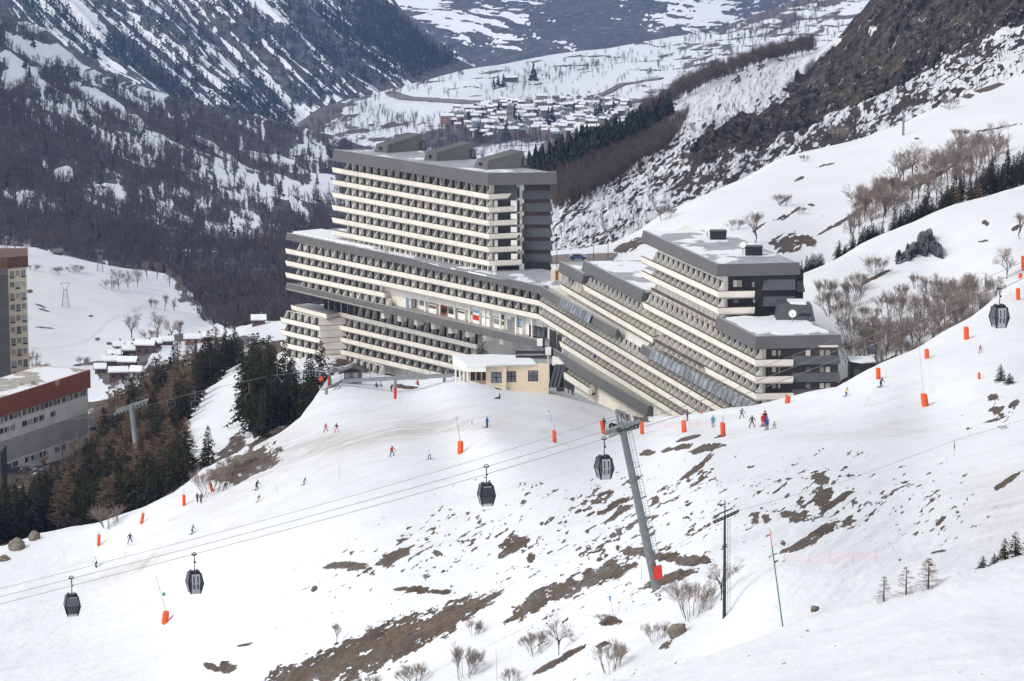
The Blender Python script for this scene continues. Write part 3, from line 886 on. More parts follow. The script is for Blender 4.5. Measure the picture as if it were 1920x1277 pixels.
FIN = fin_mesh(1.55, 2.5)
FIN2 = fin_mesh(1.7, 2.5, True)


class Block:
    def __init__(s, name, label, base, cat="building"):
        s.root = thing(name, label, cat, base)
        s.inv = Matrix.Translation(-Vector(base))
        s.wins = []; s.fins = []

    def part(s, mb, name, mats, parent=None):
        if parent is None:
            return mb.build(name, mats, s.root, s.inv)
        return mb.build(name, mats, parent)          # parts sit at the identity of the root frame already

    def sub(s, mb, name, mats, parent):
        o = mb.build(name, mats)
        o.parent = parent
        o.matrix_parent_inverse = Matrix.Identity(4)
        return o

    def strip(s, pts, n, fins=(), depth=1.85, rail=True, parapet=True, fin=None, wall=True, h=1.05, wallh=2.5, railonly=False, skip=0.0, hs=1.0):
        """one storey's balcony: pts = photo points along the parapet's top edge on level n"""
        L = [N(x, y, n) for x, y in pts]
        bal = None
        mb = MB()
        if parapet:
            profile_run(mb, L, [(0, 0), (0.30, -h), (0.46, -h), (0.16, 0)], 0)
        profile_run(mb, L, [(0.34, -h - 0.02), (0.34, -h - 0.22), (depth + 0.3, -h - 0.22), (depth + 0.3, -h - 0.02)], 1)
        bal = s.part(mb, "balcony", [M_cream, M_floor])
        if rail:
            m2 = MB()
            if railonly:
                profile_run(m2, L, [(0.15, -0.35), (0.25, -0.35), (0.25, 0.06), (0.15, 0.06)], 0)
            profile_run(m2, L, [(0.14, 0.012), (0.14, 0.09), (0.42, 0.09), (0.42, 0.012)], 0)
            s.sub(m2, "handrail", [M_rail], bal)
        LW = offset_line(L, depth)
        zf = L[0].z - h
        if wall:
            m3 = MB()
            LV = list(LW[:max(fins) + 2]) if fins else list(LW)
            if n < 43.5 and n > 43 and len(LW) == 4: LV = LW[2:]
            if skip > 1: LV[0] = LW[0] + (LW[1] - LW[0]).normalized() * (skip - 0.2)
            profile_run(m3, LV, [(0.12, -h), (0.12, wallh - h), (0.30, wallh - h), (0.30, -h)], 0)
            s.sub(m3, "facade_wall", [M_wall], bal)
        for k in fins:
            a, b = LW[k], LW[k + 1]
            d = (b - a); ln = d.length; d.normalize()
            cnt = max(1, int(round((ln - skip) / BAY)))
            sx = (ln - skip) / (cnt * BAY)
            nrm = perp(d)
            for i in range(cnt + 1):
                base = a + d * (skip + i * BAY * sx)
                M = Matrix(((d.x * sx, -nrm.x, 0, base.x), (d.y * sx, -nrm.y, 0, base.y), (0, 0, hs, zf), (0, 0, 0, 1)))
                s.fins.append((pix(base)[2], M, fin or FIN, bal))
                if i < cnt:
                    r = RNG.random()
                    kd = 4 if r > 0.985 else 5 if r > 0.97 else int(r * 4.1) % 4
                    Mw = M.copy(); Mw.translation = base + d * 0.09
                    Mw.translation.z = zf
                    s.wins.append((pix(base)[2], Mw, WIN[kd], bal))
        return bal

    def fascia(s, pts, n, h, lean=0.5, mats=None, thick=1.2, name="roof_edge", closed_back=True):
        L = [N(x, y, n) for x, y in pts]
        mb = MB()
        profile_run(mb, L, [(0, 0), (-lean, -h), (thick, -h), (0.35, 0)], 0)
        o = s.part(mb, name, mats or [M_fascia])
        m2 = MB()
        profile_run(m2, L, [(-0.02, 0.01), (-0.02, 0.07), (0.45, 0.07), (0.45, 0.01)], 0)
        s.sub(m2, "coping", [M_coping], o)
        return o

    def core(s, L, inset, depth, z0, z1, mat=None, name="walls", back=None):
        A = offset_line(L, inset)
        Bk = back or [p - perp(L[1] - L[0]) * depth for p in A]
        mb = MB()
        mb.prism(A + Bk[::-1], z0, z1)
        return s.part(mb, name, [mat or M_wall])

    def finish(s, cap=96):
        for lst, nm, mats in ((s.wins, "window", WIN_MATS), (s.fins, "divider", [M_conc])):
            lst.sort(key=lambda e: e[0])
            for t, M, me, par in lst[:cap]:
                o = link(nm, me)
                o.parent = par
                o.matrix_parent_inverse = Matrix.Identity(4)
                o.matrix_basis = M
            rest = lst[cap:]
            if rest:
                V = []; Fc = []; Mi = []; b = 0
                for t, M, me, par in rest:
                    for v in me.vertices: V.append(M @ v.co)
                    for p in me.polygons:
                        Fc.append(tuple(b + i for i in p.vertices)); Mi.append(p.material_index)
                    b += len(me.vertices)
                me = bpy.data.meshes.new(nm)
                me.from_pydata(V, [], Fc)
                for m in mats: me.materials.append(m)
                me.polygons.foreach_set("material_index", np.array(Mi, dtype=np.int32))
                o = link(nm, me, s.root, s.inv)
                o["kind"] = "stuff"


M_coping = plain("pale_coping", (0.34, 0.34, 0.335), 0.6, var=0.1)
UP = Vector((0, 0, 1))


def roof_part(blk, poly, z, mat, name="roof", th=0.3):
    mb = MB()
    mb.prism(poly, z - th, z)
    return blk.part(mb, name, [mat])


def dish(name, label, c, r, face, mount):
    t = thing(name, label, "satellite dish", c - Vector((0, 0, mount)))
    mb = MB(); rings = []
    nrm = Vector(face).normalized(); a = nrm.orthogonal().normalized(); b = nrm.cross(a)
    for rr, dd in ((0.05, -0.25), (0.6, -0.12), (1.0, 0.06), (0.96, 0.09), (0.58, -0.07), (0.05, -0.2)):
        rings.append([Vector((0, 0, mount)) + a * (r * rr * math.cos(k * math.pi / 8)) + b * (r * rr * math.sin(k * math.pi / 8)) + nrm * (dd * r) for k in range(16)])
    mb.loft(rings)
    mb.build("bowl", [M_white], t)
    m2 = MB(); m2.tube((0, 0, 0), (0, 0, mount - 0.1), 0.08)
    m2.build("mast", [M_steel], t)
    return t


# ============ tower ===========================================================
t0 = N(626, 280, 29.4); t1 = N(915.5, 324.9, 29.4); t2 = N(1043.3, 322.8, 29.4)
TW = Block("tower_block", "tall cream and grey tower block with three wedge shaped housings on its roof", Vector((t1.x - 15, t1.y + 8, zl(40))))
ly = [313.7, 336.9, 360.5, 384.3, 407.9, 431.8]; cy = [364.6, 389.4, 414.3, 439.0, 464.0, 489.4]; ry = [361.4, 386.4, 411.4, 436.3, 461.4, 487.0]
tower_lines = []
for k in range(6):
    pts = [(621.8, ly[k]), (916, cy[k]), (979, ry[k])]
    bal = TW.strip(pts, 31.08 + k, fins=(0,), skip=4.6)
    tower_lines.append([N(x, y, 31.08 + k) for x, y in pts])
Lt = tower_lines[0]
d_long = (Lt[1] - Lt[0]).normalized(); d_end = (t2 - t1).normalized()
back = perp(d_long)
endR = N(1033, 363, 31.08)
core_pts = [Lt[0] + d_long * 4.9, Lt[1], Vector((endR.x, endR.y, Lt[1].z))]
Af = offset_line(core_pts, 2.0)
Af[2] = Vector((endR.x, endR.y + 2.0, endR.z))
off_b = (t0 - t1)
Bk = Af[2] - d_long * (Af[1] - Af[0]).length
mb = MB(); mb.prism([Af[0], Af[1], Af[2], Bk], zl(41), zl(29.9))
TW.part(mb, "walls", [M_wall])
TW.fascia([(626, 280.3), (915.5, 324.9), (1043.3, 322.8)], 29.4, 2.55, lean=0.45)
rp = [t0, t1, t2, t2 + (t0 - t1)]
ctr = sum(rp, Vector()) / 4
roof_part(TW, [p + (ctr - p) * 0.012 for p in rp], zl(29.4) - 0.12, M_roof_tower)
# soffit slab closes the back of the roof edge
mb = MB(); mb.prism([p + (ctr - p) * 0.02 for p in rp], zl(30.3), zl(29.4) - 0.5); TW.part(mb, "ceiling_slab", [M_fascia])
# end wall: overlapping dark panels, brown recesses
xl, xr = 966, 1033
for k in range(7):
    n_top = 31.08 - 0.62 + k * 1.0
    mb = MB()
    A = N(979.5, (361.4 if k == 0 else ry[min(k, 5)]) + (25 if k == 6 else 0), 31.08 + k)
    a0 = Vector((A.x, Af[2].y - 0.75, 0)); a1 = Vector((endR.x + 0.1, Af[2].y - 0.75, 0))
    z1 = zl(31.08 + k) + 0.55 if k else zl(31.08) + 0.5
    z0 = z1 - 1.85
    mb.add([a0 + UP * z0 + Vector((0, -0.2, 0)), a1 + UP * z0 + Vector((0.35, -0.2, 0)), a1 + UP * z1, a0 + UP * z1,
            a0 + UP * z0 + Vector((0, 0.85, 0)), a1 + UP * z0 + Vector((0.35, 0.85, 0)), a1 + UP * z1 + Vector((0, 0.85, 0)), a0 + UP * z1 + Vector((0, 0.85, 0))],
           [(0, 1, 2, 3), (7, 6, 5, 4), (0, 4, 5, 1), (1, 5, 6, 2), (2, 6, 7, 3), (3, 7, 4, 0)])
    TW.part(mb, "cladding_panel", [M_endclad])
mb = MB(); mb.frame_box((N(968, 361, 31.08).x, Af[2].y - 0.62, zl(37.4)), (endR.x - N(968, 361, 31.08).x - 0.06, 0, 0), (0, 0.6, 0), (0, 0, FLOOR * 7.3)); TW.part(mb, "recess_wall", [M_brown])
mb = MB(); mb.frame_box((Af[1].x + 0.25, Af[1].y - 0.12, zl(37.0)), (N(968, 361, 31.08).x - Af[1].x - 0.2, 0, 0), (0, 0.1, 0), (0, 0, FLOOR * 6.9)); TW.part(mb, "end_wall", [M_endclad])
# doors and windows behind the end balconies
for k in range(6):
    q0 = offset_line(tower_lines[k], 1.95)[1]; zf = zl(31.08 + k) - 1.05
    for off, w, m in ((0.5, 0.7, M_white), (1.3, 2.6, M_frame), (4.0, 1.3, M_white), (5.4, 0.5, M_frame)):
        mb = MB(); mb.frame_box((q0.x + off, q0.y - 0.12, zf), (w, 0, 0), (0, 0.1, 0), (0, 0, 2.3)); TW.part(mb, "end_window" if m is M_frame else "door", [m])
# open ground storey of the tower
gl_ = offset_line(tower_lines[5][:2], 1.1)
g0 = gl_[0] + d_long * 5.0; g1 = gl_[1]
gd = (g1 - g0); gl = gd.length; gd.normalize(); gn = perp(gd)
for i in range(28):
    b = g0 + gd * (gl * i / 27)
    mb = MB(); mb.frame_box(Vector((b.x, b.y, zl(36.95))), gd * 0.25, -gn * 0.5, UP * 1.5); TW.part(mb, "column", [M_cream])
    if i < 27 and i % 5 != 1:
        mb = MB(); mb.frame_box(Vector((b.x, b.y, zl(36.95))) + gd * 0.6 - gn * 0.7, gd * 1.7, -gn * 0.12, UP * 1.45); TW.part(mb, "lobby_window", [M_frame])
mb = MB(); mb.frame_box(Vector((g0.x, g0.y, zl(37.0))) - gn * 0.86, gd * gl, -gn * 0.25, UP * 1.6); TW.part(mb, "lobby_wall", [M_conc])
e0 = N(924, 512, 37.2); e1 = N(1031, 508, 37.2)
mb = MB(); mb.frame_box(Vector((e0.x, e0.y + 0.6, zl(37.4))), (e1.x - e0.x, 0.8, 0), (0, 0.3, 0), (0, 0, 2.7)); TW.part(mb, "end_glazing", [M_dark])
mb = MB(); mb.frame_box(Vector((N(974, 512, 37.2).x, e0.y + 0.35, zl(37.4))), (1.0, 0, 0), (0, 0.2, 0), (0, 0, 2.5)); TW.part(mb, "door", [M_white])
# wedge shaped lift housings
for (fl, fr, tl, tr, bl) in (((726, 287.2), (801.4, 282), (727, 272), (791.2, 250.5), (701.6, 284.8)), ((818.3, 302.5), (894.7, 298.4), (818.5, 287), (883.5, 266.8), (795, 300.5)), ((913, 318.8), (992.4, 314.7), (916, 301.5), (980.2, 283), (888, 314.7))):
    B1 = N(fl[0], fl[1], 29.45); B2 = N(fr[0], fr[1], 29.45); B3 = N(bl[0], bl[1], 29.45)
    dep = B3 - B1
    pxm = FPX / pix(B1)[2]
    h1 = (fl[1] - tl[1]) / pxm; h2 = (fr[1] - tr[1]) / pxm
    T1 = B1 + Vector(((tl[0] - fl[0]) / pxm, 0.25, h1)); T2 = B2 + Vector(((tr[0] - fr[0]) / pxm, 0.25, h2))
    mb = MB()
    k1 = dep * 0.86
    mb.add([B1, B2, B2 + dep, B1 + dep, T1, T2, T2 + k1, T1 + k1], [(3, 2, 1, 0), (4, 5, 6, 7), (0, 1, 5, 4), (1, 2, 6, 5), (2, 3, 7, 6), (3, 0, 4, 7)])
    hs = TW.part(mb, "lift_housing", [M_fascia])
    mb = MB(); c = B1.lerp(B2, 0.83)
    mb.frame_box(c + Vector((0, -0.08, 0.3)), (1.15, 0, 0), (0, 0.2, 0), (0, 0, 1.9)); mb.frame_box(c + Vector((0.35, -0.12, 0.5)), (0.6, 0, 0), (0, 0.2, 0), (0, 0, 1.5), 1)
    TW.sub(mb, "hatch", [M_black, M_fascia], hs)
    mb = MB(); cc = B1 + dep * 0.5 + UP * h1 * 0.55 + perp(d_long) * 0.1
    mb.box(cc, (0.5, 0.5, 0.6)); TW.sub(mb, "vent", [M_black], hs)
dish("satellite_dish", "small white satellite dish beside the right hand lift housing of the tower", N(922, 292, 28.6), 0.75, (-0.3, -0.8, 0.4), 1.6)
TW.finish()

# ============ long upper block with the shopping arcade =======================
u0 = N(537.7, 436.9, 36.9); u1 = N(1011.4, 536.4, 36.9)
LB = Block("long_apartment_block", "long low apartment block with cream balcony bands running below the tower, shops under it", Vector((u0.x + 20, u0.y - 20, zl(47.5))))
LB.strip([(534.6, 465.8), (1009.4, 563.8)], 38.08, fins=(0,), skip=4.0)
LB.strip([(534.6, 488.6), (1008.4, 589.3)], 39.08, fins=(0,), skip=4.0)
LB.strip([(534.6, 511.0), (721, 549.6), (741, 545.5)], 40.08, fins=(0,), skip=3.5)
LB.fascia([(537.7, 436.9), (919.8, 516.0), (1011.4, 536.4)], 36.9, 1.5, lean=0.4)
Lu = [N(534.6, 465.8, 38.08), N(1009.4, 563.8, 38.08)]
du = (Lu[1] - Lu[0]).normalized(); nu = perp(du)
A0 = Lu[0] + du * 3.2 - nu * 2.1; A1 = Lu[1] - nu * 2.1
mb = MB(); mb.prism([A0, A1, A1 - nu * 12, A0 - nu * 12], zl(40.2), zl(37.1)); LB.part(mb, "walls", [M_wall])
As = N(741, 556, 40.08)
A0 = A0 - nu * 0.8
mb = MB(); mb.prism([A0, Vector((As.x, As.y, 0)) - nu * 2.9, Vector((As.x, As.y, 0)) - nu * 12, A0 - nu * 12], zl(41.2), zl(40.2)); LB.part(mb, "lower_walls", [M_wall])
q = [u0 - nu * 0.3, u1 - nu * 0.3, u1 - nu * 15, u0 - nu * 15]
roof_part(LB, [p for p in q], zl(36.9) - 0.1, M_roof_right)
sp = [u0 + du * 0.8 - nu * 1.3, u0 + du * 33 - nu * 1.3, u0 + du * 33 - nu * 9, u0 + du * 0.8 - nu * 9]
mb = MB(); mb.prism(sp, zl(36.9) - 0.1, zl(36.9) + 0.35); LB.part(mb, "roof_snow", [M_snowpile])
# railing along the roof edge
for i in range(46):
    b = u0.lerp(u1, i / 45.0)
    mb = MB(); mb.tube(b - nu * 0.25, b - nu * 0.25 + UP * 1.0, 0.035, n=4); LB.part(mb, "railing_post", [M_steel])

# walkway edge in front of the arcade
W_pts = [(537, 530.9), (721, 573.0), (860, 604.5), (1000, 636)]
LB.fascia(W_pts, 41.0, 1.5, lean=0.4, name="walkway_edge")
Lw = [N(x, y, 41.0) for x, y in W_pts]
mb = MB(); profile_run(mb, Lw, [(0.4, -0.25), (0.4, -0.6), (12, -0.6), (12, -0.25)]); LB.part(mb, "walkway", [M_floor])
LB.strip([(536, 533), (716, 574.4)], 41.02, fins=(0,), parapet=False, rail=False, skip=4.5, depth=2.4)
# brackets under the walkway edge
for (x, y) in ((714, 592), (745, 598), (776, 605), (808, 612), (840, 620), (872, 627), (904, 634), (936, 641)):
    b = N(x, y, 42.05)
    mb = MB(); mb.frame_box(b + Vector((0, 0, -0.5)), du * 1.3, -nu * 1.7, UP * 1.25); LB.part(mb, "bracket", [M_cream])
# shop fronts
s0 = N(731, 566, 40.9) - nu * 2.3; s1 = N(1000, 632, 40.9) - nu * 2.3
sl = (s1 - s0).length; sd = (s1 - s0).normalized()
zb = zl(41.0) - 0.3; SH = FLOOR * 1.9 - 0.9
mb = MB(); mb.frame_box(Vector((s0.x, s0.y, zb)), sd * sl, -nu * 0.5, UP * SH); LB.part(mb, "arcade_wall", [M_white])
M_shopblue = plain("pale_blue_poster", (0.25, 0.42, 0.62), 0.5, var=0.5, scale=0.6)
M_shopbrown = plain("brown_sign_board", (0.20, 0.12, 0.05), 0.6)
M_olive = plain("olive_sign_board", (0.10, 0.10, 0.02), 0.6)
M_shopgrey = plain("grey_shutter", (0.24, 0.24, 0.25), 0.6)
shops = [  # start, width (fractions of the run), what: list of (dz0, dz1, material)
    (0.010, 0.050, [(0.1, 2.2, M_dark), (2.2, 3.6, M_conc)], 0.5), (0.075, 0.05, [(0.0, 2.0, M_shopblue), (2.0, 3.4, M_white)], 1.4), (0.130, 0.012, [(0, 3.3, M_brown)], 0.2),
    (0.165, 0.055, [(0.9, 2.6, M_shopgrey), (0.2, 0.9, M_white), (3.0, 3.3, M_frame)], 0.3), (0.255, 0.055, [(1.1, 1.8, M_shopbrown), (2.0, 3.3, M_curtain)], 1.2),
    (0.315, 0.055, [(0.0, 2.0, M_orange), (0.5, 1.6, M_glass), (2.0, 2.3, M_red), (2.5, 3.4, M_shopblue)], 0.4), (0.385, 0.055, [(0.8, 1.8, M_glass), (1.8, 2.0, M_olive), (2.1, 2.6, M_shopbrown)], 0.9),
    (0.450, 0.050, [(1.5, 1.9, M_olive), (2.2, 3.0, M_glass)], 0.8), (0.52, 0.03, [(1.6, 2.6, M_orange)], 0.6), (0.560, 0.045, [(0.8, 1.9, M_red), (2.4, 3.0, M_shopblue)], 1.0),
    (0.625, 0.055, [(0.0, 1.8, M_white), (1.8, 2.0, M_brown), (2.2, 3.4, M_conc)], 1.1), (0.69, 0.045, [(0.9, 2.0, M_shopgrey), (2.2, 3.2, M_shopblue)], 0.5), (0.742, 0.02, [(1.0, 1.8, M_olive), (2.2, 3.2, M_frame)], 0.5),
    (0.775, 0.06, [(0.0, 3.1, M_shopgrey)], 0.3), (0.84, 0.05, [(1.8, 3.4, M_shopblue), (1.5, 1.8, M_curtain)], 0.8), (0.935, 0.02, [(2.0, 2.9, M_brown)], 0.4)]
for a, w, items, dep in shops:
    c = s0 + sd * (sl * a)
    mb = MB(); mb.frame_box(Vector((c.x, c.y, zb)), sd * (sl * w), nu * dep, UP * (SH - 0.6)); sh = LB.part(mb, "shop_front", [M_white])
    for z0, z1, m in items:
        mb = MB(); mb.frame_box(Vector((c.x, c.y, zb + z0)) + nu * dep + sd * 0.12, sd * (sl * w - 0.24), nu * 0.06, UP * (z1 - z0))
        LB.sub(mb, "sign" if z1 - z0 < 0.75 else "shop_window", [m], sh)
for k in range(10):
    c = s0 + sd * (sl * (0.02 + k * 0.105)) + nu * 1.5
    mb = MB(); mb.frame_box(Vector((c.x, c.y, zb)), sd * 0.35, -nu * 0.35, UP * (SH - 0.1)); LB.part(mb, "pillar", [M_cream])
LB.finish()

# ============ lower left block ================================================
LO = Block("lower_apartment_block", "lower left wing with stepped cream balconies and shaded grey return walls", Vector((N(640, 640, 44).x, N(640, 640, 44).y, zl(49))))
rows = {43.08: [(544.8, 572), (612, 589.3), (635.4, 585.2), (893, 645.8)], 44.08: [(525.5, 595.4), (598.8, 611.9), (636.4, 609.7), (880, 665.6)], 45.08: [(525.5, 618.4), (598.9, 635.2), (637, 632.2), (866, 687.2)],
        46.08: [(525.5, 641.6), (599, 658), (637.5, 655.5), (860, 708)], 47.08: [(526.5, 664.6), (599, 681.8), (637.5, 680), (705.7, 700.3)]}
for n, pts in rows.items():
    LO.strip(pts, n, fins=(2,) if n < 44 else (0, 2), skip=0.6, hs=1.4 if n < 44 else 1.0, wallh=3.6 if n < 44 else 2.5)
M_shade = plain("shaded_return_panel", (0.56, 0.53, 0.49), 0.8, var=0.12, scale=0.4)  # shade of the return walls put into a darker grey
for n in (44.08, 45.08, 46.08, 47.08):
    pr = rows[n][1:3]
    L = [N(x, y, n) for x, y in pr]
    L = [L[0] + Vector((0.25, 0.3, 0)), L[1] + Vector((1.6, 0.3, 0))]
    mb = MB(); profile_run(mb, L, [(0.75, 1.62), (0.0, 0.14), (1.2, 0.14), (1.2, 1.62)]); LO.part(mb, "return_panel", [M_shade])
Ll = [N(x, y, 44.08) for x, y in rows[44.08]]
Ao = offset_line(Ll, 2.9); dl = (Ll[3] - Ll[2]).normalized(); nl = perp(dl)
Ao[0] = Ao[0] + dl * 2.5
mb = MB(); mb.prism([Ao[0], Ao[1], Ao[2], Ao[2] - nl * 11, Ao[0] - nl * 11], zl(49), zl(43.2)); LO.part(mb, "walls", [M_wall])
mb = MB(); mb.prism([Ao[2] + dl * .05, Ao[3], Ao[3] - nl * 11, Ao[2] + dl * .05 - nl * 11], zl(49), zl(41.3)); LO.part(mb, "walls", [M_wall])
mb = MB(); b = [N(544.8, 572, 43.08), N(612, 589.3, 43.08), N(635.4, 585.2, 43.08)]
mb.prism([b[0] - nl * 0.5, b[1] - nl * 0.5, b[2] - nl * 0.5, b[2] - nl * 5, b[0] - nl * 5], zl(43.08) - 0.2, zl(43.08) - 0.06); LO.part(mb, "terrace", [M_roofgrey])
# glazed room on the terrace
tl4 = offset_line([N(544.8, 572, 43.08), N(612, 589.3, 43.08)], 4.2)
ga = tl4[0].lerp(tl4[1], .5); gb = tl4[0].lerp(tl4[1], 1.25)
mb = MB(); mb.frame_box(Vector((ga.x, ga.y, zl(43.1))) - nl * .2, (gb - ga), -nl * .1, UP * 3.0); LO.part(mb, "glazing", [M_glass])
for i in range(14):
    c = ga.lerp(gb, i / 13.0); mb = MB(); mb.frame_box(Vector((c.x, c.y, zl(43.1))), dl * 0.2, -nl * 0.16, UP * 3.0); LO.part(mb, "glazing_post", [M_curtain if i % 3 == 2 else M_frame])
# basement wall and garage door
p0 = N(700, 727, 48.2); p1 = N(860, 722, 47.6)
bw = [N(706, 705, 47.3), N(862, 730, 47.6)]
mb = MB(); mb.frame_box(Vector((bw[0].x, bw[0].y, zl(50))) - nl * 0.6, (bw[1] - bw[0]).normalized() * 40, -nl * 1.0, UP * (FLOOR * 2.75)); LO.part(mb, "basement_wall", [M_cream])
mb = MB(); c = N(722, 705, 47.6); mb.frame_box(Vector((c.x, c.y, zl(48.3))) + nl * 0.05, dl * 3.4, -nl * 0.3, UP * 2.6); LO.part(mb, "garage_door", [M_dark])
LO.finish()

# ============ terraced front (after the bend) =================================
TR = Block("terraced_block", "steeply foreshortened terraced wing of cream balconies rising out of the snow", Vector((N(1150, 700, 40).x, N(1150, 700, 40).y, zl(46))))
TR.strip([(1009.4, 563.8), (1369, 775.8), (1400, 794)], 38.08, fins=(0, 1), skip=0.3)
TR.strip([(1008.4, 589.3), (1313.9, 776.5), (1340, 792.5)], 39.08, fins=(0, 1), skip=0.3)
TR.strip([(1048.2, 640), (1275.7, 779), (1300, 794)], 40.08, fins=(0, 1), skip=0.3)
TR.strip([(1048.8, 692.5), (1102, 727), (1110, 727)], 42.08, fins=(0,), skip=0.3, h=1.4)
TR.fascia([(1011.4, 536.4), (1156.6, 617.8)], 36.9, 1.5, lean=0.4)
TR.fascia([(1000, 636), (1055, 664), (1125, 708), (1216.7, 761.4)], 41.0, 1.9, lean=0.5, name="walkway_edge")
TR.fascia([(1203.8, 646.3), (1300, 700.3), (1413.5, 761.4), (1440, 760.5)], 36.9, 1.5, lean=0.45)
La = [N(1009.4, 563.8, 38.08), N(1369, 775.8, 38.08)]
da = (La[1] - La[0]).normalized(); na = perp(da)
A0 = La[0] - na * 2.0; A1 = La[1] + da * 6 - na * 2.0
mb = MB(); mb.prism([A0, A1, A1 - na * 9, A0 - na * 9], zl(41), zl(36.95)); TR.part(mb, "walls", [M_wall])
Lb = [N(1048.2, 640, 40.08), N(1275.7, 779, 40.08)]
B0 = Lb[0] - na * 2.0; B1 = Lb[1] + da * 5 - na * 2.0
mb = MB(); mb.prism([B0, B1, B1 - na * 9, B0 - na * 9], zl(46), zl(39.5)); TR.part(mb, "lower_walls", [M_cream])
# sloping glass wind screens standing on the roof edge
for (x0, y0, x1, y1, cnt) in ((1052, 561, 1110, 593, 11), (1222, 657, 1413, 762, 22)):
    a = N(x0, y0, 36.9); b = N(x1, y1, 36.9)
    for i in range(cnt):
        p = a.lerp(b, (i + 0.04) / cnt); q2 = a.lerp(b, (i + 0.96) / cnt)
        mb = MB()
        lo = na * 0.55 - UP * 1.35; hi = -na * 0.1 + UP * 0.25
        mb.add([p + lo, q2 + lo, q2 + hi, p + hi, p + lo + na * 0.08, q2 + lo + na * 0.08, q2 + hi + na * 0.08, p + hi + na * 0.08], [(3, 2, 1, 0), (4, 5, 6, 7), (0, 1, 5, 4), (1, 2, 6, 5), (2, 3, 7, 6), (3, 0, 4, 7)])
        TR.part(mb, "glass_screen", [M_solar])
        mb = MB(); mb.tube(q2 + lo + na * 0.12, q2 + hi + na * 0.12, 0.06, n=4); TR.part(mb, "screen_post", [M_steel])
for i in range(30):
    b = N(1005, 534, 36.9).lerp(N(1058, 562, 36.9), i / 29.0)
    mb = MB(); mb.tube(b - na * 0.2, b - na * 0.2 + UP * 1.0, 0.03, n=4); TR.part(mb, "railing_post", [M_steel])
# entrance lobby between arcade and terraces
for (x, y, w, h, m) in ((1023, 655, 1.6, 4.2, M_dark), (1030, 658, 0.5, 4.2, M_orange), (1037, 664, 1.2, 4.0, M_dark), (1044, 668, 0.5, 4.0, M_white)):
    c = N(x, y, 41.3); mb = MB(); mb.frame_box(c - na * 0.8, da * w * 3, -na * 0.2, UP * h); TR.part(mb, "lobby_window" if m is not M_orange else "lobby_panel", [m])
# glazed shopfront at the bend
for i in range(4):
    c = N(992, 633, 41.1).lerp(N(1022, 640, 41.1), i / 4.0)
    mb = MB(); mb.frame_box(c + Vector((0, 1.2, 0)) , (0.78, 0.1, 0), (0, 0.15, 0), (0, 0, 2.5), 0); mb.frame_box(c + Vector((0.06, 1.14, 0.3)), (0.66, 0.1, 0), (0, 0.08, 0), (0, 0, 2.0), 1); TR.part(mb, "shop_window", [M_frame, M_solar])
# stair porches at the snow line
for (x, y) in ((1122, 733), (1240, 782)):
    c = N(x, y, 43.0 if x < 1200 else 41.6)
    mb = MB()
    prof = [(-1.2, 0), (1.2, 0), (1.2, 2.3), (-0.5, 2.3), (-1.2, 1.3)]
    mb.loft([[c + Vector((px, 0, pz)) for px, pz in prof], [c + Vector((px + 0.6, 3.0, pz)) for px, pz in prof]]); mb.box(c + Vector((0.35, -0.05, 1.3)), (0.6, 0.14, 0.6), 1)
    TR.part(mb, "stair_porch", [M_conc, M_black])
    mb = MB(); mb.box(c + Vector((1.9, 0.7, 0.6)), (1.3, 1.2, 2.2)); TR.part(mb, "cellar_door", [M_dark])
    mb = MB()
    for k in range(5): mb.box(c + Vector((-0.9 - 0.15 * k, -0.6 - 0.3 * k, -0.3 - 0.2 * k)), (1.6, 0.3, 0.12))
    TR.part(mb, "steps", [M_steel])
mb = MB(); c = N(1049, 720, 43.0); mb.frame_box(c - na * 0.5 - UP * 2.2, (2.6, 0, 0), (0, 2, 0), (0, 0, 5.4)); TR.part(mb, "side_wall", [M_endclad])
mb = MB(); c = N(1212, 645, 37.0); mb.frame_box(c - UP * 1.6 - na * 1.2, da * 3, -na * 1.0, UP * 3.0); TR.part(mb, "entrance_wall", [M_conc])
TR.finish()

# ============ right hand block ================================================
RB = Block("right_apartment_block", "right hand apartment block with dark end walls, patchy snow on its grey roofs", Vector((N(1360, 640, 36).x, N(1360, 640, 36).y, zl(40))))
RB.strip([(1200, 480.6), (1345.4, 547), (1415.5, 545.8)], 31.08, fins=(0,), skip=5.0)
RB.strip([(1200, 507.6), (1345.4, 578.3), (1415.5, 576.0)], 32.08, fins=(0,), skip=5.0)
RB.strip([(1219, 540), (1345.0, 604.0)], 33.08, fins=(0,), fin=FIN2, parapet=False, railonly=True, depth=2.05)
RB.strip([(1203.8, 566.4), (1416, 675.2), (1488, 674.2)], 34.08, fins=(0,), skip=0.4)
RB.strip([(1092, 533.9), (1416, 707), (1488, 705.4)], 35.08, fins=(0,), skip=0.4)
RB.strip([(1048.9, 532.6), (1223.6, 633.8), (1238, 629)], 36.08, fins=(0,), skip=0.4)
RB.strip([(1226, 637), (1322, 689)], 36.08, fins=(0,), parapet=False, fin=FIN2, railonly=True, depth=2.05)
RB.strip([(1320.3, 687.7), (1416, 738.4), (1488, 737.2)], 36.08, fins=(0,), skip=0.4)
RB.strip([(1206, 652), (1416, 766)], 37.05, fins=(0,), parapet=False, rail=False, fin=FIN2)
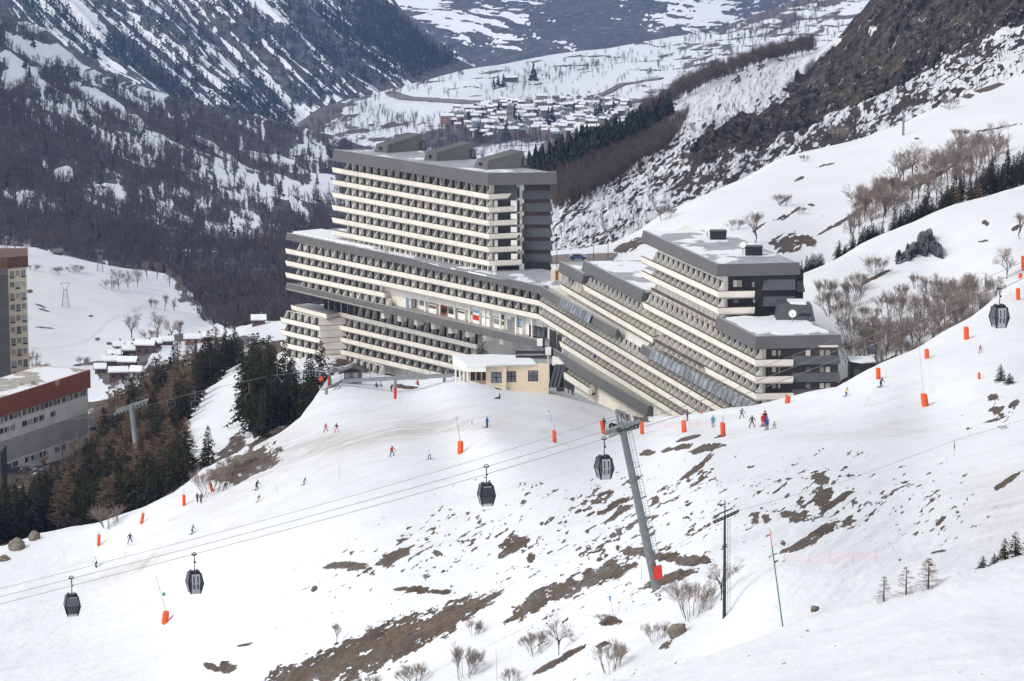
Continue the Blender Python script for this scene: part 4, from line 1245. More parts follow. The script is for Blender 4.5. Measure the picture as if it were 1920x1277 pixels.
# right tower roof
RB.fascia([(1205.8, 432.3), (1346.4, 495.7), (1499.5, 492.2)], 29.4, 2.05, lean=0.5)
r0, r1, r2 = N(1205.8, 432.3, 29.4), N(1346.4, 495.7, 29.4), N(1499.5, 492.2, 29.4)
rp = [r0, r1, r2, r2 + (r0 - r1)]; ctr = sum(rp, Vector()) / 4
roof_part(RB, [p + (ctr - p) * 0.02 for p in rp], zl(29.4) - 0.1, M_roof_right)
mb = MB(); mb.prism([p + (ctr - p) * 0.03 for p in rp], zl(30.14) + 0.05, zl(29.4) - 0.45); RB.part(mb, "ceiling_slab", [M_fascia])
Lr = [N(1200, 480.6, 31.08), N(1345.4, 547, 31.08), N(1493, 544.5, 31.08)]
dr = (Lr[1] - Lr[0]).normalized(); nr = perp(dr)
Ar = offset_line(Lr, 1.95); Ar[2] = Vector((Lr[2].x, Lr[2].y + 1.4, Lr[2].z)); Ar[0] = Ar[0] + dr * 4.5
mb = MB(); mb.prism([Ar[0], Ar[1], Ar[2], Ar[2] - dr * 60], zl(39), zl(29.9)); RB.part(mb, "walls", [M_wall])
ew = MB(); ew.frame_box(Vector((Ar[1].x + 0.5, Ar[1].y - 0.15, zl(33.0))), (Ar[2].x - Ar[1].x - 0.5, Ar[2].y - Ar[1].y, 0), (0, 0.1, 0), (0, 0, FLOOR * 2.9)); RB.part(ew, "end_wall", [M_dark])
for (y0, y1) in ((524, 544.5), (556, 574.5)):
    A = N(1432, y1, 31.0 if y0 < 540 else 32.0); s_ = A.y
    yb = Ar[2].y - 0.35
    tk = yb / math.cos(PITCH)
    def at_y(x, y, Y):
        v = (y - PH / 2) / FPX; t = Y / (CP - v * SP); return P(x, y, t)
    mb = MB()
    a = at_y(1428.5, y1, yb - 0.6); b_ = at_y(1492, y1 - 1, yb - 0.6); c_ = at_y(1491, y0, yb - 0.1); d_ = at_y(1433, y0, yb - 0.1)
    mb.loft([[a, b_, c_, d_], [p + Vector((0, 0.5, 0)) for p in (a, b_, c_, d_)]])
    RB.part(mb, "cladding_panel", [M_endclad])
    mb = MB(); a = at_y(1494, y1 + 3, yb + 1.2); b_ = at_y(1510, y1 + 3, yb + 1.2); c_ = at_y(1505, y0 + 3, yb + 1.6); d_ = at_y(1494, y0 + 3, yb + 1.6)
    mb.loft([[a, b_, c_, d_], [p + Vector((0, 3.5, 0)) for p in (a, b_, c_, d_)]])
    RB.part(mb, "cladding_panel", [M_endclad])
mb = MB(); mb.frame_box(Vector((Ar[2].x, Ar[2].y + 1.8, zl(33))), (1.5, 0, 0), (0, 4, 0), (0, 0, FLOOR * 3.1)); RB.part(mb, "set_back_wall", [M_dark])
for (x0, x1, y0, y1) in ((1375, 1382.5, 525.5, 538), (1383.5, 1391, 525.5, 538), (1410, 1415, 529, 538), (1375, 1385, 561, 568), (1412, 1416, 561, 568)):
    Y = Ar[1].y - 0.2
    a, b_, c_, d_ = at_y(x0, y1, Y), at_y(x1, y1, Y), at_y(x1, y0, Y), at_y(x0, y0, Y)
    mb = MB(); mb.loft([[a, b_, c_, d_], [p + Vector((0, 0.12, 0)) for p in (a, b_, c_, d_)]]); RB.part(mb, "window", [M_curtain])
# roofs stepping down to the left
for (tl, tr_, n, hh, back_l) in (((1094.6, 488.8), (1206.7, 545.2), 33.38, 1.95, 13), ((1050, 490.7), (1094.6, 513.8), 34.29, 2.0, 12)):
    RB.fascia([tl, tr_], n, hh, lean=0.5)
    a = N(tl[0], tl[1], n); b_ = N(tr_[0], tr_[1], n)
    dd = (b_ - a).normalized(); nn = perp(dd)
    R4 = [a - nn * 0.2, b_ - nn * 0.2, b_ + Vector((back_l, 0.4, 0)), a + Vector((back_l, 1.4, 0))]
    roof_part(RB, R4, zl(n) - 0.1, M_roof_right)
    mb = MB(); mb.prism([a - nn * 2.2 + dd * 4, b_ - nn * 2.2 - dd * 0.2, b_ + Vector((back_l, 0.4, 0)), a + Vector((back_l, 1.4, 0)) + dd * 4], zl(40), zl(n) - 0.45); RB.part(mb, "walls", [M_wall])
    mb = MB(); mb.prism([a - nn * 0.6, b_ - nn * 0.6, b_ - nn * 6, a - nn * 6], zl(n) - hh + 0.1, zl(n) - 0.5); RB.part(mb, "ceiling_slab", [M_fascia])
# lower right roof and end
RB.fascia([(1344, 593.4), (1418.6, 631.3), (1577, 627.3)], 32.69, 2.05, lean=0.5)
r0, r1, r2 = N(1344, 593.4, 32.69), N(1418.6, 631.3, 32.69), N(1577, 627.3, 32.69)
rp = [r0, r1, r2, r2 + (r0 - r1)]; ctr = sum(rp, Vector()) / 4
roof_part(RB, [p + (ctr - p) * 0.02 for p in rp], zl(32.69) - 0.1, M_roofgrey)
sp = [p + (ctr - p) * 0.16 for p in rp]
mb = MB()
ring = []
for i in range(28):
    k = i / 28 * 4; e = int(k); f = k - e
    p = sp[e].lerp(sp[(e + 1) % 4], f) + Vector((random.uniform(-.5, .5), random.uniform(-1.2, 1.2), 0)); ring.append(p)
mb.prism(ring, zl(32.69) - 0.1, zl(32.69) + 0.22); RB.part(mb, "roof_snow", [M_snowpile])
mb = MB(); mb.prism([p + (ctr - p) * 0.03 for p in rp], zl(33.42), zl(32.69) - 0.45); RB.part(mb, "ceiling_slab", [M_fascia])
L6 = [N(1203.8, 566.4, 34.08), N(1416, 675.2, 34.08), N(1572, 673, 34.08)]
A6 = offset_line(L6, 1.95); A6[2] = Vector((L6[2].x, A6[1].y - 0.4, L6[2].z))
d6 = (L6[1] - L6[0]).normalized()
mb = MB(); mb.prism([A6[0], A6[1], A6[2], A6[2] - d6 * 30], zl(40), zl(33.3)); RB.part(mb, "walls", [M_wall])
mb = MB(); mb.frame_box(Vector((A6[1].x + 0.5, A6[1].y - 0.2, zl(40))), (A6[2].x - A6[1].x - 0.5, A6[2].y - A6[1].y, 0), (0, 0.12, 0), (0, 0, FLOOR * 6.6)); RB.part(mb, "end_wall", [M_brown])
Y6 = A6[2].y - 0.25
for (y0, y1) in ((667.5, 684.5), (699.5, 717), (730.5, 768)):
    a, b_, c_, d_ = at_y(1481, y1, Y6 - 0.65), at_y(1576, y1 - 1.5, Y6 - 0.65), at_y(1574, y0 - 1, Y6 - 0.15), at_y(1485, y0, Y6 - 0.15)
    mb = MB(); mb.loft([[a, b_, c_, d_], [p + Vector((0, 0.4, 0)) for p in (a, b_, c_, d_)]]); RB.part(mb, "cladding_panel", [M_endclad])
for r, (y0, y1) in enumerate(((657, 667), (687.5, 698), (718.5, 728), (750.5, 760))):
    xs = [(1447.5, 1455), (1459, 1466.5)] + ([(1511, 1519.5), (1537, 1545), (1548, 1556.5)] if r < 3 else [])
    for (x0, x1) in xs:
        Y = A6[1].y - 0.28 if x0 < 1480 else Y6 - 0.05
        a, b_, c_, d_ = at_y(x0, y1, Y), at_y(x1, y1, Y), at_y(x1, y0, Y), at_y(x0, y0, Y)
        mb = MB(); mb.loft([[a, b_, c_, d_], [p + Vector((0, 0.15, 0)) for p in (a, b_, c_, d_)]]); RB.part(mb, "window", [M_curtain])
mb = MB(); a = N(1440, 765, 37.0); mb.frame_box(a - UP * 1.5, (4.2, 0, 0), (0, 1.0, 0), (0, 0, 1.8)); RB.part(mb, "parapet", [M_endclad])
# roof plant
for (x, y) in ((1347, 450), (1414, 480)):
    c = N(x, y, 29.45)
    mb = MB(); mb.box(c + Vector((0, 1.2, 0.75)), (2.9, 2.4, 1.5)); mb.box(c + Vector((0, 1.2, 1.55)), (3.1, 2.6, 0.12)); RB.part(mb, "ventilation_box", [M_black])
dish("satellite_dish", "white satellite dish beside the rear black box on the right roof", N(1326, 429, 28.8), 0.55, (-0.2, -0.9, 0.35), 1.5)
dish("satellite_dish", "white satellite dish beside the front black box on the right roof", N(1393, 459, 28.8), 0.55, (-0.2, -0.9, 0.35), 1.5)
c0, c1 = N(1454, 601, 32.7), N(1530, 605, 32.7)
c0.y = c1.y = (c0.y + c1.y) / 2
pm = FPX / pix(c0)[2]
hh = 33 / pm
b4 = [c0, c1, c1 + Vector((0, 5, 0)), c0 + Vector((0, 5, 0))]
t4 = [c0 + Vector((6 / pm, 0.8, hh)), c1 + Vector((-6 / pm, 0.8, hh - 0.3)), c1 + Vector((-7 / pm, 4.6, hh - 0.3)), c0 + Vector((6 / pm, 4.6, hh))]
mb = MB(); mb.loft([b4, t4]); lh = RB.part(mb, "lift_housing", [M_endclad])
mb = MB(); mb.prism([t4[0].lerp(t4[1], 0.35), t4[1].lerp(t4[0], 0.18), t4[2].lerp(t4[3], 0.2), t4[3].lerp(t4[2], 0.3)], t4[1].z - 0.1, t4[0].z + 0.22); RB.sub(mb, "snow_cap", [M_snowpile], lh)
mb = MB(); mb.frame_box(c0 + Vector((44 / pm, 0.15, 1.0)), (1.9, 0, 0), (0, 0.3, 0), (0, 0, 0.35)); RB.sub(mb, "sign_board", [M_black], lh)
dish("satellite_dish", "large white satellite dish on the dark trapezoid housing of the right block", N(1486, 588, 32.1), 0.65, (-0.1, -1, 0.2), 1.4)
RB.finish()
# ---------------------------------------------------------------- pavilion, footbridge, hut
M_pink = plain("net_orange", (0.75, 0.30, 0.24), 0.8)
M_pad = plain("orange_safety_pad", (0.72, 0.10, 0.018), 0.55, var=0.15, scale=0.8)
M_padtop = plain("dark_band", (0.05, 0.05, 0.05), 0.6)


def win4(blk, a, w, h, ax, nrm, panes=2):
    """four pane window standing proud of a wall"""
    mb = MB()
    ax = Vector(ax).normalized(); nrm = Vector(nrm).normalized()
    mb.frame_box(a, ax * w, nrm * -0.12, UP * h, 0)
    for i in range(2):
        for j in range(2):
            mb.frame_box(a + ax * (0.1 + i * (w / 2 - 0.03)) + UP * (0.1 + j * (h / 2 - 0.03)) + nrm * 0.02, ax * (w / 2 - 0.17), nrm * -0.06, UP * (h / 2 - 0.17), 1)
    return blk.part(mb, "window", [M_frame, M_solar])


pt_ = 590.0
def pv(x, y): return P(x, y, pt_)
pb = pv(960, 722)
PV = Block("pavilion", "small tan pavilion with flat snowy roof and white porch before the apartments", pb)
zb_ = pb.z; px_m = FPX / pt_
f0, f1 = pv(911, 722), pv(1029, 722)
z_top = zb_ + 38 / px_m
xm = pv(949, 700).x
mb = MB()
mb.prism([Vector((f0.x, pb.y, 0)), Vector((xm, pb.y, 0)), Vector((xm, pb.y + 9, 0)), Vector((f0.x, pb.y + 9, 0))], zb_ - 2, z_top); PV.part(mb, "front_wall", [M_tan])
mb = MB()
mb.prism([Vector((xm + 0.01, pb.y + 0.8, 0)), Vector((f1.x, pb.y + 0.8, 0)), Vector((f1.x, pb.y + 9, 0)), Vector((xm + 0.01, pb.y + 9, 0))], zb_ - 2, z_top + 0.15); PV.part(mb, "side_wall", [M_tan])
for (x0, x1, y0, y1, dy) in ((921, 940.5, 697, 717.8, 0), (950.5, 967.8, 697, 717.8, 0.8), (990, 1009, 695.5, 716.5, 0.8)):
    a = pv(x0, y1); win4(PV, Vector((a.x, pb.y + dy - 0.02, a.z)), (x1 - x0) / px_m, (y1 - y0) / px_m, (1, 0, 0), (0, -1, 0))
# porch
p_l = pv(849, 700); p_c = pv(875, 724)
back_y = pb.y + 9
rl = [Vector((p_c.x, pb.y - 1.5, 0)), Vector((f0.x + 0.02, pb.y - 1.5, 0)), Vector((f0.x + 0.02, back_y, 0)), Vector((p_l.x - 0.2, back_y, 0)), Vector((p_l.x, pb.y + 6, 0))]
mb = MB(); mb.prism(rl, z_top - 1.0, z_top - 0.05); PV.part(mb, "porch_roof", [M_white])
top_r = pv(1012, 681)
snow = [Vector((p_c.x - 0.1, pb.y - 1.6, 0)), Vector((f0.x, pb.y - 1.6, 0)), Vector((xm, pb.y - 0.1, 0)), Vector((xm + 5.5, pb.y + 0.6, 0)), Vector((xm + 4.5, pb.y + 8, 0)), Vector((xm - 2, back_y + 0.3, 0)), Vector((p_l.x - 0.2, back_y, 0)), Vector((p_l.x - 0.1, pb.y + 6, 0))]
mb = MB()
cs = sum(snow, Vector()) / len(snow)
mb.loft([[Vector((p.x, p.y, z_top - 0.05)) for p in snow], [Vector((p.x, p.y, z_top + 0.30)) for p in snow], [Vector((p.x, p.y, z_top + 0.42)) + Vector((cs.x - p.x, cs.y - p.y, 0)) * 0.06 for p in snow]])
PV.part(mb, "roof_snow", [M_snowpile])
for i, (x, dy) in enumerate(((875, -1.2), (868, 0.4), (860, 2.6), (852, 5.0))):
    c = pv(x, 722)
    mb = MB(); mb.frame_box(Vector((c.x, pb.y + dy, zb_ - 1.0)), (0.28, 0, 0), (0, 0.28, 0), (0, 0, z_top - zb_ + 0.2)); PV.part(mb, "column", [M_white])
mb = MB(); mb.frame_box(Vector((p_c.x + 0.5, pb.y - 1.3, zb_ + 0.1)), (3.2, 0, -0.9), (0, 0.2, 0), (0, 0, 0.9)); PV.part(mb, "stair_wall", [M_cream])
mb = MB(); mb.prism([Vector((p_c.x, pb.y + 2.5, 0)), Vector((f0.x, pb.y + 2.5, 0)), Vector((f0.x, pb.y + 3, 0)), Vector((p_c.x, pb.y + 3, 0))], zb_ - 1, z_top - 1.0); PV.part(mb, "porch_wall", [M_tan])
for x in (882, 893, 904):
    a = pv(x, 714); mb = MB(); mb.frame_box(Vector((a.x, pb.y + 2.4, zb_ + 0.4)), (0.8, 0, 0), (0, 0.12, 0), (0, 0, 1.9)); PV.part(mb, "door", [M_brown])
mb = MB(); mb.prism([Vector((p_l.x - 0.5, pb.y - 1.4, 0)), Vector((f0.x, pb.y - 1.4, 0)), Vector((f0.x, pb.y + 5, 0)), Vector((p_l.x - 0.5, pb.y + 5, 0))], zb_ - 1.6, zb_ - 0.9); PV.part(mb, "porch_floor", [M_brown])
# flat rear roof with ventilation stacks
mb = MB(); mb.prism([Vector((xm + 4.2, pb.y + 1.2, 0)), Vector((f1.x - 0.2, pb.y + 1.2, 0)), Vector((f1.x - 1.5, pb.y + 14, 0)), Vector((xm + 3.0, pb.y + 14, 0))], z_top + 0.1, z_top + 0.3); PV.part(mb, "flat_roof", [M_roofgrey])
for dy in (5.5, 10.5):
    mb = MB(); mb.box((f1.x - 3.2, pb.y + dy, z_top + 0.55), (5.8, 0.5, 0.55)); PV.part(mb, "roof_kerb", [M_brown])
for (x, y) in ((1013.0, 659), (1028.5, 668)):
    a = pv(x, y); mb = MB(); mb.box((a.x, pb.y + 11 - (x - 1013) * .3, a.z), (1.05, 1.0, 1.3)); mb.box((a.x + 0.7, pb.y + 11.2 - (x - 1013) * .3, a.z - 0.2), (0.5, 1.0, 1.6), 1); PV.part(mb, "vent_stack", [M_white, M_dark])
# leaning slate buttresses on its right
for i in range(3):
    a = pv(1029 + i * 7, 719); mb = MB()
    mb.loft([[a + Vector((0, 0.5, -1)), a + Vector((0.45, 0.5, -1)), a + Vector((0.45, 4, -1)), a + Vector((0, 4, -1))], [a + Vector((1.1, 0.9, 3.4)), a + Vector((1.7, 0.9, 3.4)), a + Vector((1.7, 4, 3.4)), a + Vector((1.1, 4, 3.4))]]); PV.part(mb, "buttress", [M_endclad])
mb = MB(); a = pv(1031, 722); mb.frame_box(a + Vector((0, 3.0, -1)), (2.6, 0, 0), (0, 1, 0), (0, 0, 4.2)); PV.part(mb, "link_wall", [M_dark])
a = pv(1045, 680); mb = MB(); mb.loft([[a + Vector((-0.9, 0.4, -0.6)), a + Vector((1.5, 0.4, -0.6)), a + Vector((1.5, 2, -0.6)), a + Vector((-0.9, 2, -0.6))], [a + Vector((-0.9, 0.4, 0.9)), a + Vector((0.3, 0.4, 0.7)), a + Vector((0.3, 2, 0.7)), a + Vector((-0.9, 2, 0.9))]]); PV.part(mb, "white_box", [M_white])

# footbridge from the pavilion to the lift station
fb = thing("footbridge", "long grey steel footbridge crossing from the pavilion porch to the chairlift hut", "footbridge", P(740, 735, 612))
finv = Matrix.Translation(-fb.location)
b0 = P(848, 703, 598); b1 = P(640, 714, 615); b2 = P(603, 734, 612)
for a, b_ in ((b0, b1), (b1, b2)):
    mb = MB(); d = (b_ - a); s_ = Vector((0, 1.6, 0))
    mb.frame_box(a - UP * 0.45, d, s_, UP * 0.5); mb.build("deck", [M_steel], fb, finv)
    for off in (Vector((0, -0.03, 0)), s_):
        mb = MB()
        for hgt in (0.6, 1.1):
            mb.tube(a + off + UP * hgt, b_ + off + UP * hgt, 0.03, n=4)
        nn_ = int(d.length / 1.8)
        for i in range(nn_ + 1): mb.tube(a + off + d * (i / nn_), a + off + d * (i / nn_) + UP * 1.1, 0.03, n=4)
        mb.build("railing", [M_steel], fb, finv)
for (x, y, yb2) in ((833, 706, 725), (741, 710, 733), (612, 730, 745)):
    a = P(x, y, 604); c = P(x, yb2, 604); mb = MB(); mb.tube(c - UP, a, 0.3); mb.build("pier", [M_steel], fb, finv)
a = b2; st = P(607, 752, 600)
mb = MB(); mb.tube(P(640, 716, 612), P(609, 750, 604), 0.09); mb.tube(P(645, 717, 612), P(614, 752, 604), 0.09); mb.build("stair_stringer", [M_steel], fb, finv)

# red pad around the bridge pier, people's meeting point
def pad(x, ytop, ybot, t, w=0.42, lean=0.0, label="", rope=None, mat=None, name="safety_pad", group="orange safety pads along the piste"):
    base = PISTE.pt(x, ybot) if ybot > float(np.interp(x, PISTE.crest[:, 0], PISTE.crest[:, 1])) else (HILL.pt(x, ybot) if x > 1500 else P(x, ybot, t))
    t = pix(base)[2]; k = FPX / t
    h = (ybot - ytop) / k
    r = thing(name, label, "safety pad", base, 0, group)
    mb = MB(); rings = []
    for f, ww in ((0, 0.92), (0.1, 1.0), (0.45, 0.97), (0.5, 0.93), (0.55, 0.98), (0.92, 0.95), (1.0, 0.82)):
        rings.append([Vector((lean * f * h + w * ww * (0.85 if i in (0, 2, 4, 6) else 1) * math.cos(math.pi / 4 * i + 0.39), w * ww * math.sin(math.pi / 4 * i + 0.39), f * h - 0.02)) for i in range(8)])
    mb.loft(rings); mb.build("mattress", [mat or M_pad], r)
    if rope is not None:
        ptop = P(x + rope[0], ytop - rope[1], t) - base
        m2 = MB(); m2.tube((lean * h * 0.9, 0, h * 0.9), ptop, 0.045, 0.035, n=5); m2.build("pole", [M_steel], r)
    return r


pads = [(185, 1004, 1026, 546, .32, .05, (0, 9), "orange safety pad on a pole below the forest edge, farthest left on the piste"), (265, 963, 984, 548, .3, .2, (1, 7), "orange safety pad leaning right, standing beside the leafless bush at the forest edge"),
        (345, 926, 947, 548, .32, .0, (0, 8), "orange safety pad on a pole left of two people walking together"), (398, 901, 919, 550, .32, -.25, None, "tilted orange safety pad leaning on a grey bush at the forest edge"),
        (309, 1143, 1167, 480, .58, .12, (-16, 62), "broad orange safety pad with a leaning pole and green flag, lower left snow"),
        (863, 827, 851, 480, .5, .02, (-8, 48), "broad orange safety pad with a tall thin pole in the middle of the piste"), (1040, 808, 831, 508, .35, -.06, (0, 11), "orange safety pad on a short pole left of the big gondola tower"),
        (1132, 787, 813, 480, .34, -.18, (0, 8), "orange safety pad with a dark cap directly behind the gondola tower head"), (1204, 788, 812, 474, .36, -.04, (0, 8), "orange safety pad just right of the gondola tower head"),
        (1283, 788, 811, 462, .4, -.08, (0, 6), "orange safety pad beside a skier in black under the terraced wing"), (1356, 791, 817, 452, .38, -.06, (0, 12), "orange safety pad with a short pole above a brown earth patch"),
        (1476, 746, 760, 474, .42, .1, None, "half sunk orange safety pad in front of the white balcony end"), (1647, 689, 711, 468, .36, -.05, None, "orange safety pad beside the small dark hut"), (1738, 654, 672, 478, .36, -.05, None, "orange safety pad at the piste edge below the leafless copse"),
        (1812, 613, 637, 492, .42, -.05, None, "orange safety pad on the upper piste edge beneath the bushes"), (1836, 703, 716, 440, .2, -.05, None, "small faded red safety pad alone on the white piste at right"), (1735, 738, 762, 442, .52, -.15, (-13, 98), "orange safety pad at the foot of a tall pale leaning pole"),
        (1909, 540, 562, 516, .36, -.05, None, "orange safety pad near the right edge, lowest of a column of three"), (1914, 508, 532, 524, .38, -.05, None, "orange safety pad near the right edge, middle one of a column of three"), (1919, 478, 506, 530, .4, -.05, None, "orange safety pad cut by the right edge, topmost of a column of three")]
for x, yt_, yb2, t, w, ln, rp_, lab in pads:
    o = pad(x, yt_, yb2, t, w, ln, lab, rp_)
    if x == 309:
        mb = MB(); b = P(304, 1117, 480) - o.location; mb.frame_box(b, (0.45, 0, -0.1), (0, 0.03, 0), (0.05, 0, 0.55)); mb.build("flag", [plain("green_flag", (0.04, 0.25, 0.16), 0.6)], o)
pad(741, 729, 751, 585, .3, 0, "red safety pad wrapped round the footbridge pier", None, M_red, group="red pads at the lift")
pad(616, 704, 726, 612, .22, 0, "thin red safety pad beside the chairlift station", None, M_red, group="red pads at the lift")

# small hut and chairlift bullwheel station
ht = thing("lift_hut", "small dark wooden operator hut with pitched roof at the chairlift station", "hut", P(662, 714, 622))
mb = MB(); mb.box((0, 0, 1.0), (3.4, 2.6, 2.4)); mb.build("walls", [M_brown], ht)
for x in (-1.1, 0.5):
    mb = MB(); mb.box((x, -1.33, 1.35), (0.9, 0.08, 0.9)); mb.build("window", [M_solar], ht)
mb = MB(); mb.loft([[Vector((x, y, z)) for x, z in ((-2.2, 2.1), (0, 3.1), (2.2, 2.1), (2.2, 1.95), (0, 2.9), (-2.2, 1.95))] for y in (-1.8, 1.8)]); mb.build("roof", [M_endclad], ht)
lsn = thing("chairlift_station", "chairlift return station with large horizontal bullwheel beside the operator hut", "lift station", P(619, 722, 618))
mb = MB()
cw = P(617, 693, 618) - lsn.location
ringp = [cw + Vector((2.6 * math.cos(k * math.pi / 10), 2.6 * math.sin(k * math.pi / 10), 0)) for k in range(21)]
mb.path(ringp, 0.14, 6)
for k in range(0, 20, 4): mb.tube(cw, ringp[k], 0.07, n=4)
mb.build("bullwheel", [M_steel], lsn)
mb = MB(); mb.tube((0, 0, -1), cw, 0.35, 0.28, 8); mb.build("column", [M_steel], lsn)
mb = MB(); mb.frame_box(P(600, 716, 618) - lsn.location, (0.7, 0, 0.55), (0, 0.2, 0), (-0.35, 0, 0.6)); mb.build("warning_board", [M_pad], lsn)
mb = MB()
for i in range(12):
    a = P(556 + i * 5, 700 + (i % 2) * 1.0, 626) - lsn.location
    mb.tube(a - UP * 0.6, a + UP * 0.8, 0.05, n=4)
    if i: mb.tube(pa + UP * 0.7, a + UP * 0.7, 0.04, n=4); mb.tube(pa + UP * 0.1, a + UP * 0.1, 0.04, n=4)
    pa = a
mb.build("gantry", [M_steel], lsn)

# ---------------------------------------------------------------- left hand blocks
M_redclad = plain("brick_red_cladding", (0.30, 0.088, 0.04), 0.65, var=0.12, scale=0.2)
M_palewall = plain("off_white_wall", (0.80, 0.78, 0.75), 0.8, var=0.15, scale=0.25)
M_greyband = plain("mid_grey_wall", (0.46, 0.45, 0.42), 0.8, var=0.12, scale=0.2)
M_yellow = plain("yellow_cream_wall", (0.74, 0.67, 0.52), 0.8, var=0.1, scale=0.3)
M_slab = plain("dark_slab_wall", (0.055, 0.057, 0.055), 0.7, var=0.2, scale=0.2)
tl_ = 785.0; kl = FPX / tl_
LW_ = Block("red_roofed_building", "white and grey apartment building with a deep brick red roof band at the left edge", P(90, 900, tl_))
e0 = P(167, 694, 810); e1 = P(-60, 766, 760)
# wall plane from e1 (near, left) to e0 (far, right)
e1.z = e0.z
dw = (e0 - e1); wl_ = dw.length; dw.normalize(); nw = perp(dw)
zt = e0.z
mb = MB(); mb.prism([Vector((e1.x, e1.y, 0)) - nw * 0.5, Vector((e0.x, e0.y, 0)) - nw * 0.5, Vector((e0.x, e0.y, 0)) - nw * 14, Vector((e1.x, e1.y, 0)) - nw * 14], zt - 34, zt - 0.5); LW_.part(mb, "walls", [M_palewall])
mb = MB(); mb.frame_box(Vector((e1.x, e1.y, zt - 4.6)), dw * wl_ + dw * 0.6, -nw * 15, UP * 4.6); LW_.part(mb, "roof_band", [M_redclad])
M_tanroof = roof_snow("gravel_roof_with_snow", 0.50, 0.09, (0.30, 0.27, 0.23), (0.42, 0.39, 0.34))
mb = MB(); mb.prism([Vector((e1.x, e1.y, 0)) - nw * 0.4, Vector((e0.x, e0.y, 0)) - nw * 0.4 + dw * 0.3, Vector((e0.x, e0.y, 0)) - nw * 14.6, Vector((e1.x, e1.y, 0)) - nw * 14.6], zt - 0.2, zt + 0.03); LW_.part(mb, "roof", [M_tanroof])
mb = MB(); mb.frame_box(Vector((e1.x, e1.y, zt - 16.2)) + nw * 0.0 - nw * 0.45, dw * (wl_ - 0.5), nw * 0.06, UP * 5.4); LW_.part(mb, "grey_band", [M_greyband])
for row, (dz, u0_, u1_, cnt) in enumerate(((-6.3, 0.04, 0.99, 26), (-9.0, 0.1, 0.72, 13), (-18.2, 0.05, 0.8, 15), (-21.6, 0.12, 0.66, 9), (-24.6, 0.08, 0.6, 9), (-28.0, 0.06, 0.5, 7))):
    for i in range(cnt):
        if row > 0 and (i * 7 + row * 3) % 5 == 0: continue
        u = u0_ + (u1_ - u0_) * i / cnt
        mb = MB()
        a = Vector((e1.x, e1.y, zt + dz)) + dw * (wl_ * u) - nw * 0.42
        w_ = wl_ * (u1_ - u0_) / cnt * 0.86
        mb.frame_box(a, dw * w_, nw * 0.05, UP * 1.5, 0); mb.frame_box(a + dw * 0.1 + UP * 0.1, dw * (w_ / 2 - 0.15), nw * 0.07, UP * 1.3, 1 if (i + row) % 3 else 2); mb.frame_box(a + dw * (w_ / 2 + 0.05) + UP * 0.1, dw * (w_ / 2 - 0.15), nw * 0.07, UP * 1.3, 2 if (i + row) % 4 else 1)
        LW_.part(mb, "window", [M_palewall, M_glass, M_curtain])
for (x, y) in ((107, 698), (35, 722), (62, 716)):
    a = P(x, y, tl_ + 5); mb = MB(); mb.box((a.x, a.y, zt + 0.35), (0.9, 0.9, 0.9)); mb.box((a.x, a.y, zt + 0.85), (1.1, 1.1, 0.12)); LW_.part(mb, "roof_vent", [M_curtain])
# tall block behind
tt_ = 830.0; kt = FPX / tt_
r0_ = P(48, 495, tt_); r1_ = P(19, 498, tt_ - 3)
LT = Block("yellow_tower_block", "tall pale yellow apartment tower with a red brown top at the left edge", P(30, 720, tt_))
xr0, xr1 = P(18, 600, tt_).x, P(49, 600, tt_).x
ztop = P(30, 479, tt_).z; yF = P(30, 600, tt_).y
mb = MB(); mb.prism([Vector((xr0, yF, 0)), Vector((xr1, yF + 3, 0)), Vector((xr1 * (yF + 16) / (yF + 3), yF + 16, 0)), Vector((xr0 - 16, yF + 16, 0)), Vector((xr0 - 12, yF, 0))], ztop - 40, ztop - 2.4); LT.part(mb, "walls", [M_yellow])
mb = MB(); mb.prism([Vector((xr0 - 0.1, yF - 0.5, 0)), Vector((xr1 + 0.5, yF + 2.6, 0)), Vector(((xr1 + 0.4) * (yF + 16) / (yF + 3), yF + 16.3, 0)), Vector((xr0 - 16.4, yF + 16.3, 0)), Vector((xr0 - 12.4, yF - 0.5, 0))], ztop - 2.9, ztop); LT.part(mb, "roof_band", [plain("brown_cladding", (0.12, 0.06, 0.038), 0.65)])
mb = MB(); xs0 = P(-20, 600, tt_ - 14).x; xs1 = P(17.5, 600, tt_ - 14).x; ysl = P(10, 600, tt_ - 14).y
zs = P(10, 513, tt_ - 14).z
mb.prism([Vector((xs0, ysl, 0)), Vector((xs1, ysl, 0)), Vector((xs1 * (ysl + 10) / ysl, ysl + 10, 0)), Vector((xs0 - 4, ysl + 10, 0))], zs - 40, zs); LT.part(mb, "slab_wall", [M_slab])
for fl in range(10):
    for c in range(3):
        y = 503 + fl * 21.6
        z = P(30, y, tt_).z; u = 0.06 + c * 0.31
        x = xr0 + (xr1 - xr0) * u; yy = yF + 3 * u
        mb = MB(); mb.frame_box((x + 0.1, yy - 0.06, z - 1.9), (1.05, 0.75, 0), (0, 0.08, 0), (0, 0, 1.6), 0); mb.frame_box((x + 0.18, yy - 0.1, z - 1.8), (0.4, 0.29, 0), (0, 0.08, 0), (0, 0, 1.4), 1); mb.frame_box((x + 0.66, yy + 0.25, z - 1.8), (0.4, 0.29, 0), (0, 0.08, 0), (0, 0, 1.4), 1)
        if c % 2 == fl % 2: mb.frame_box((x + 0.1, yy - 0.2, z - 2.3), (1.05, 0.75, 0), (0, 0.16, 0), (0, 0, 0.35), 2)
        LT.part(mb, "window", [M_white, M_curtain, M_brown])
sl = thing("slab_tower", "dark slab corner of a block cut by the left frame edge below the red roof", "building", P(-3, 900, tl_ - 70))
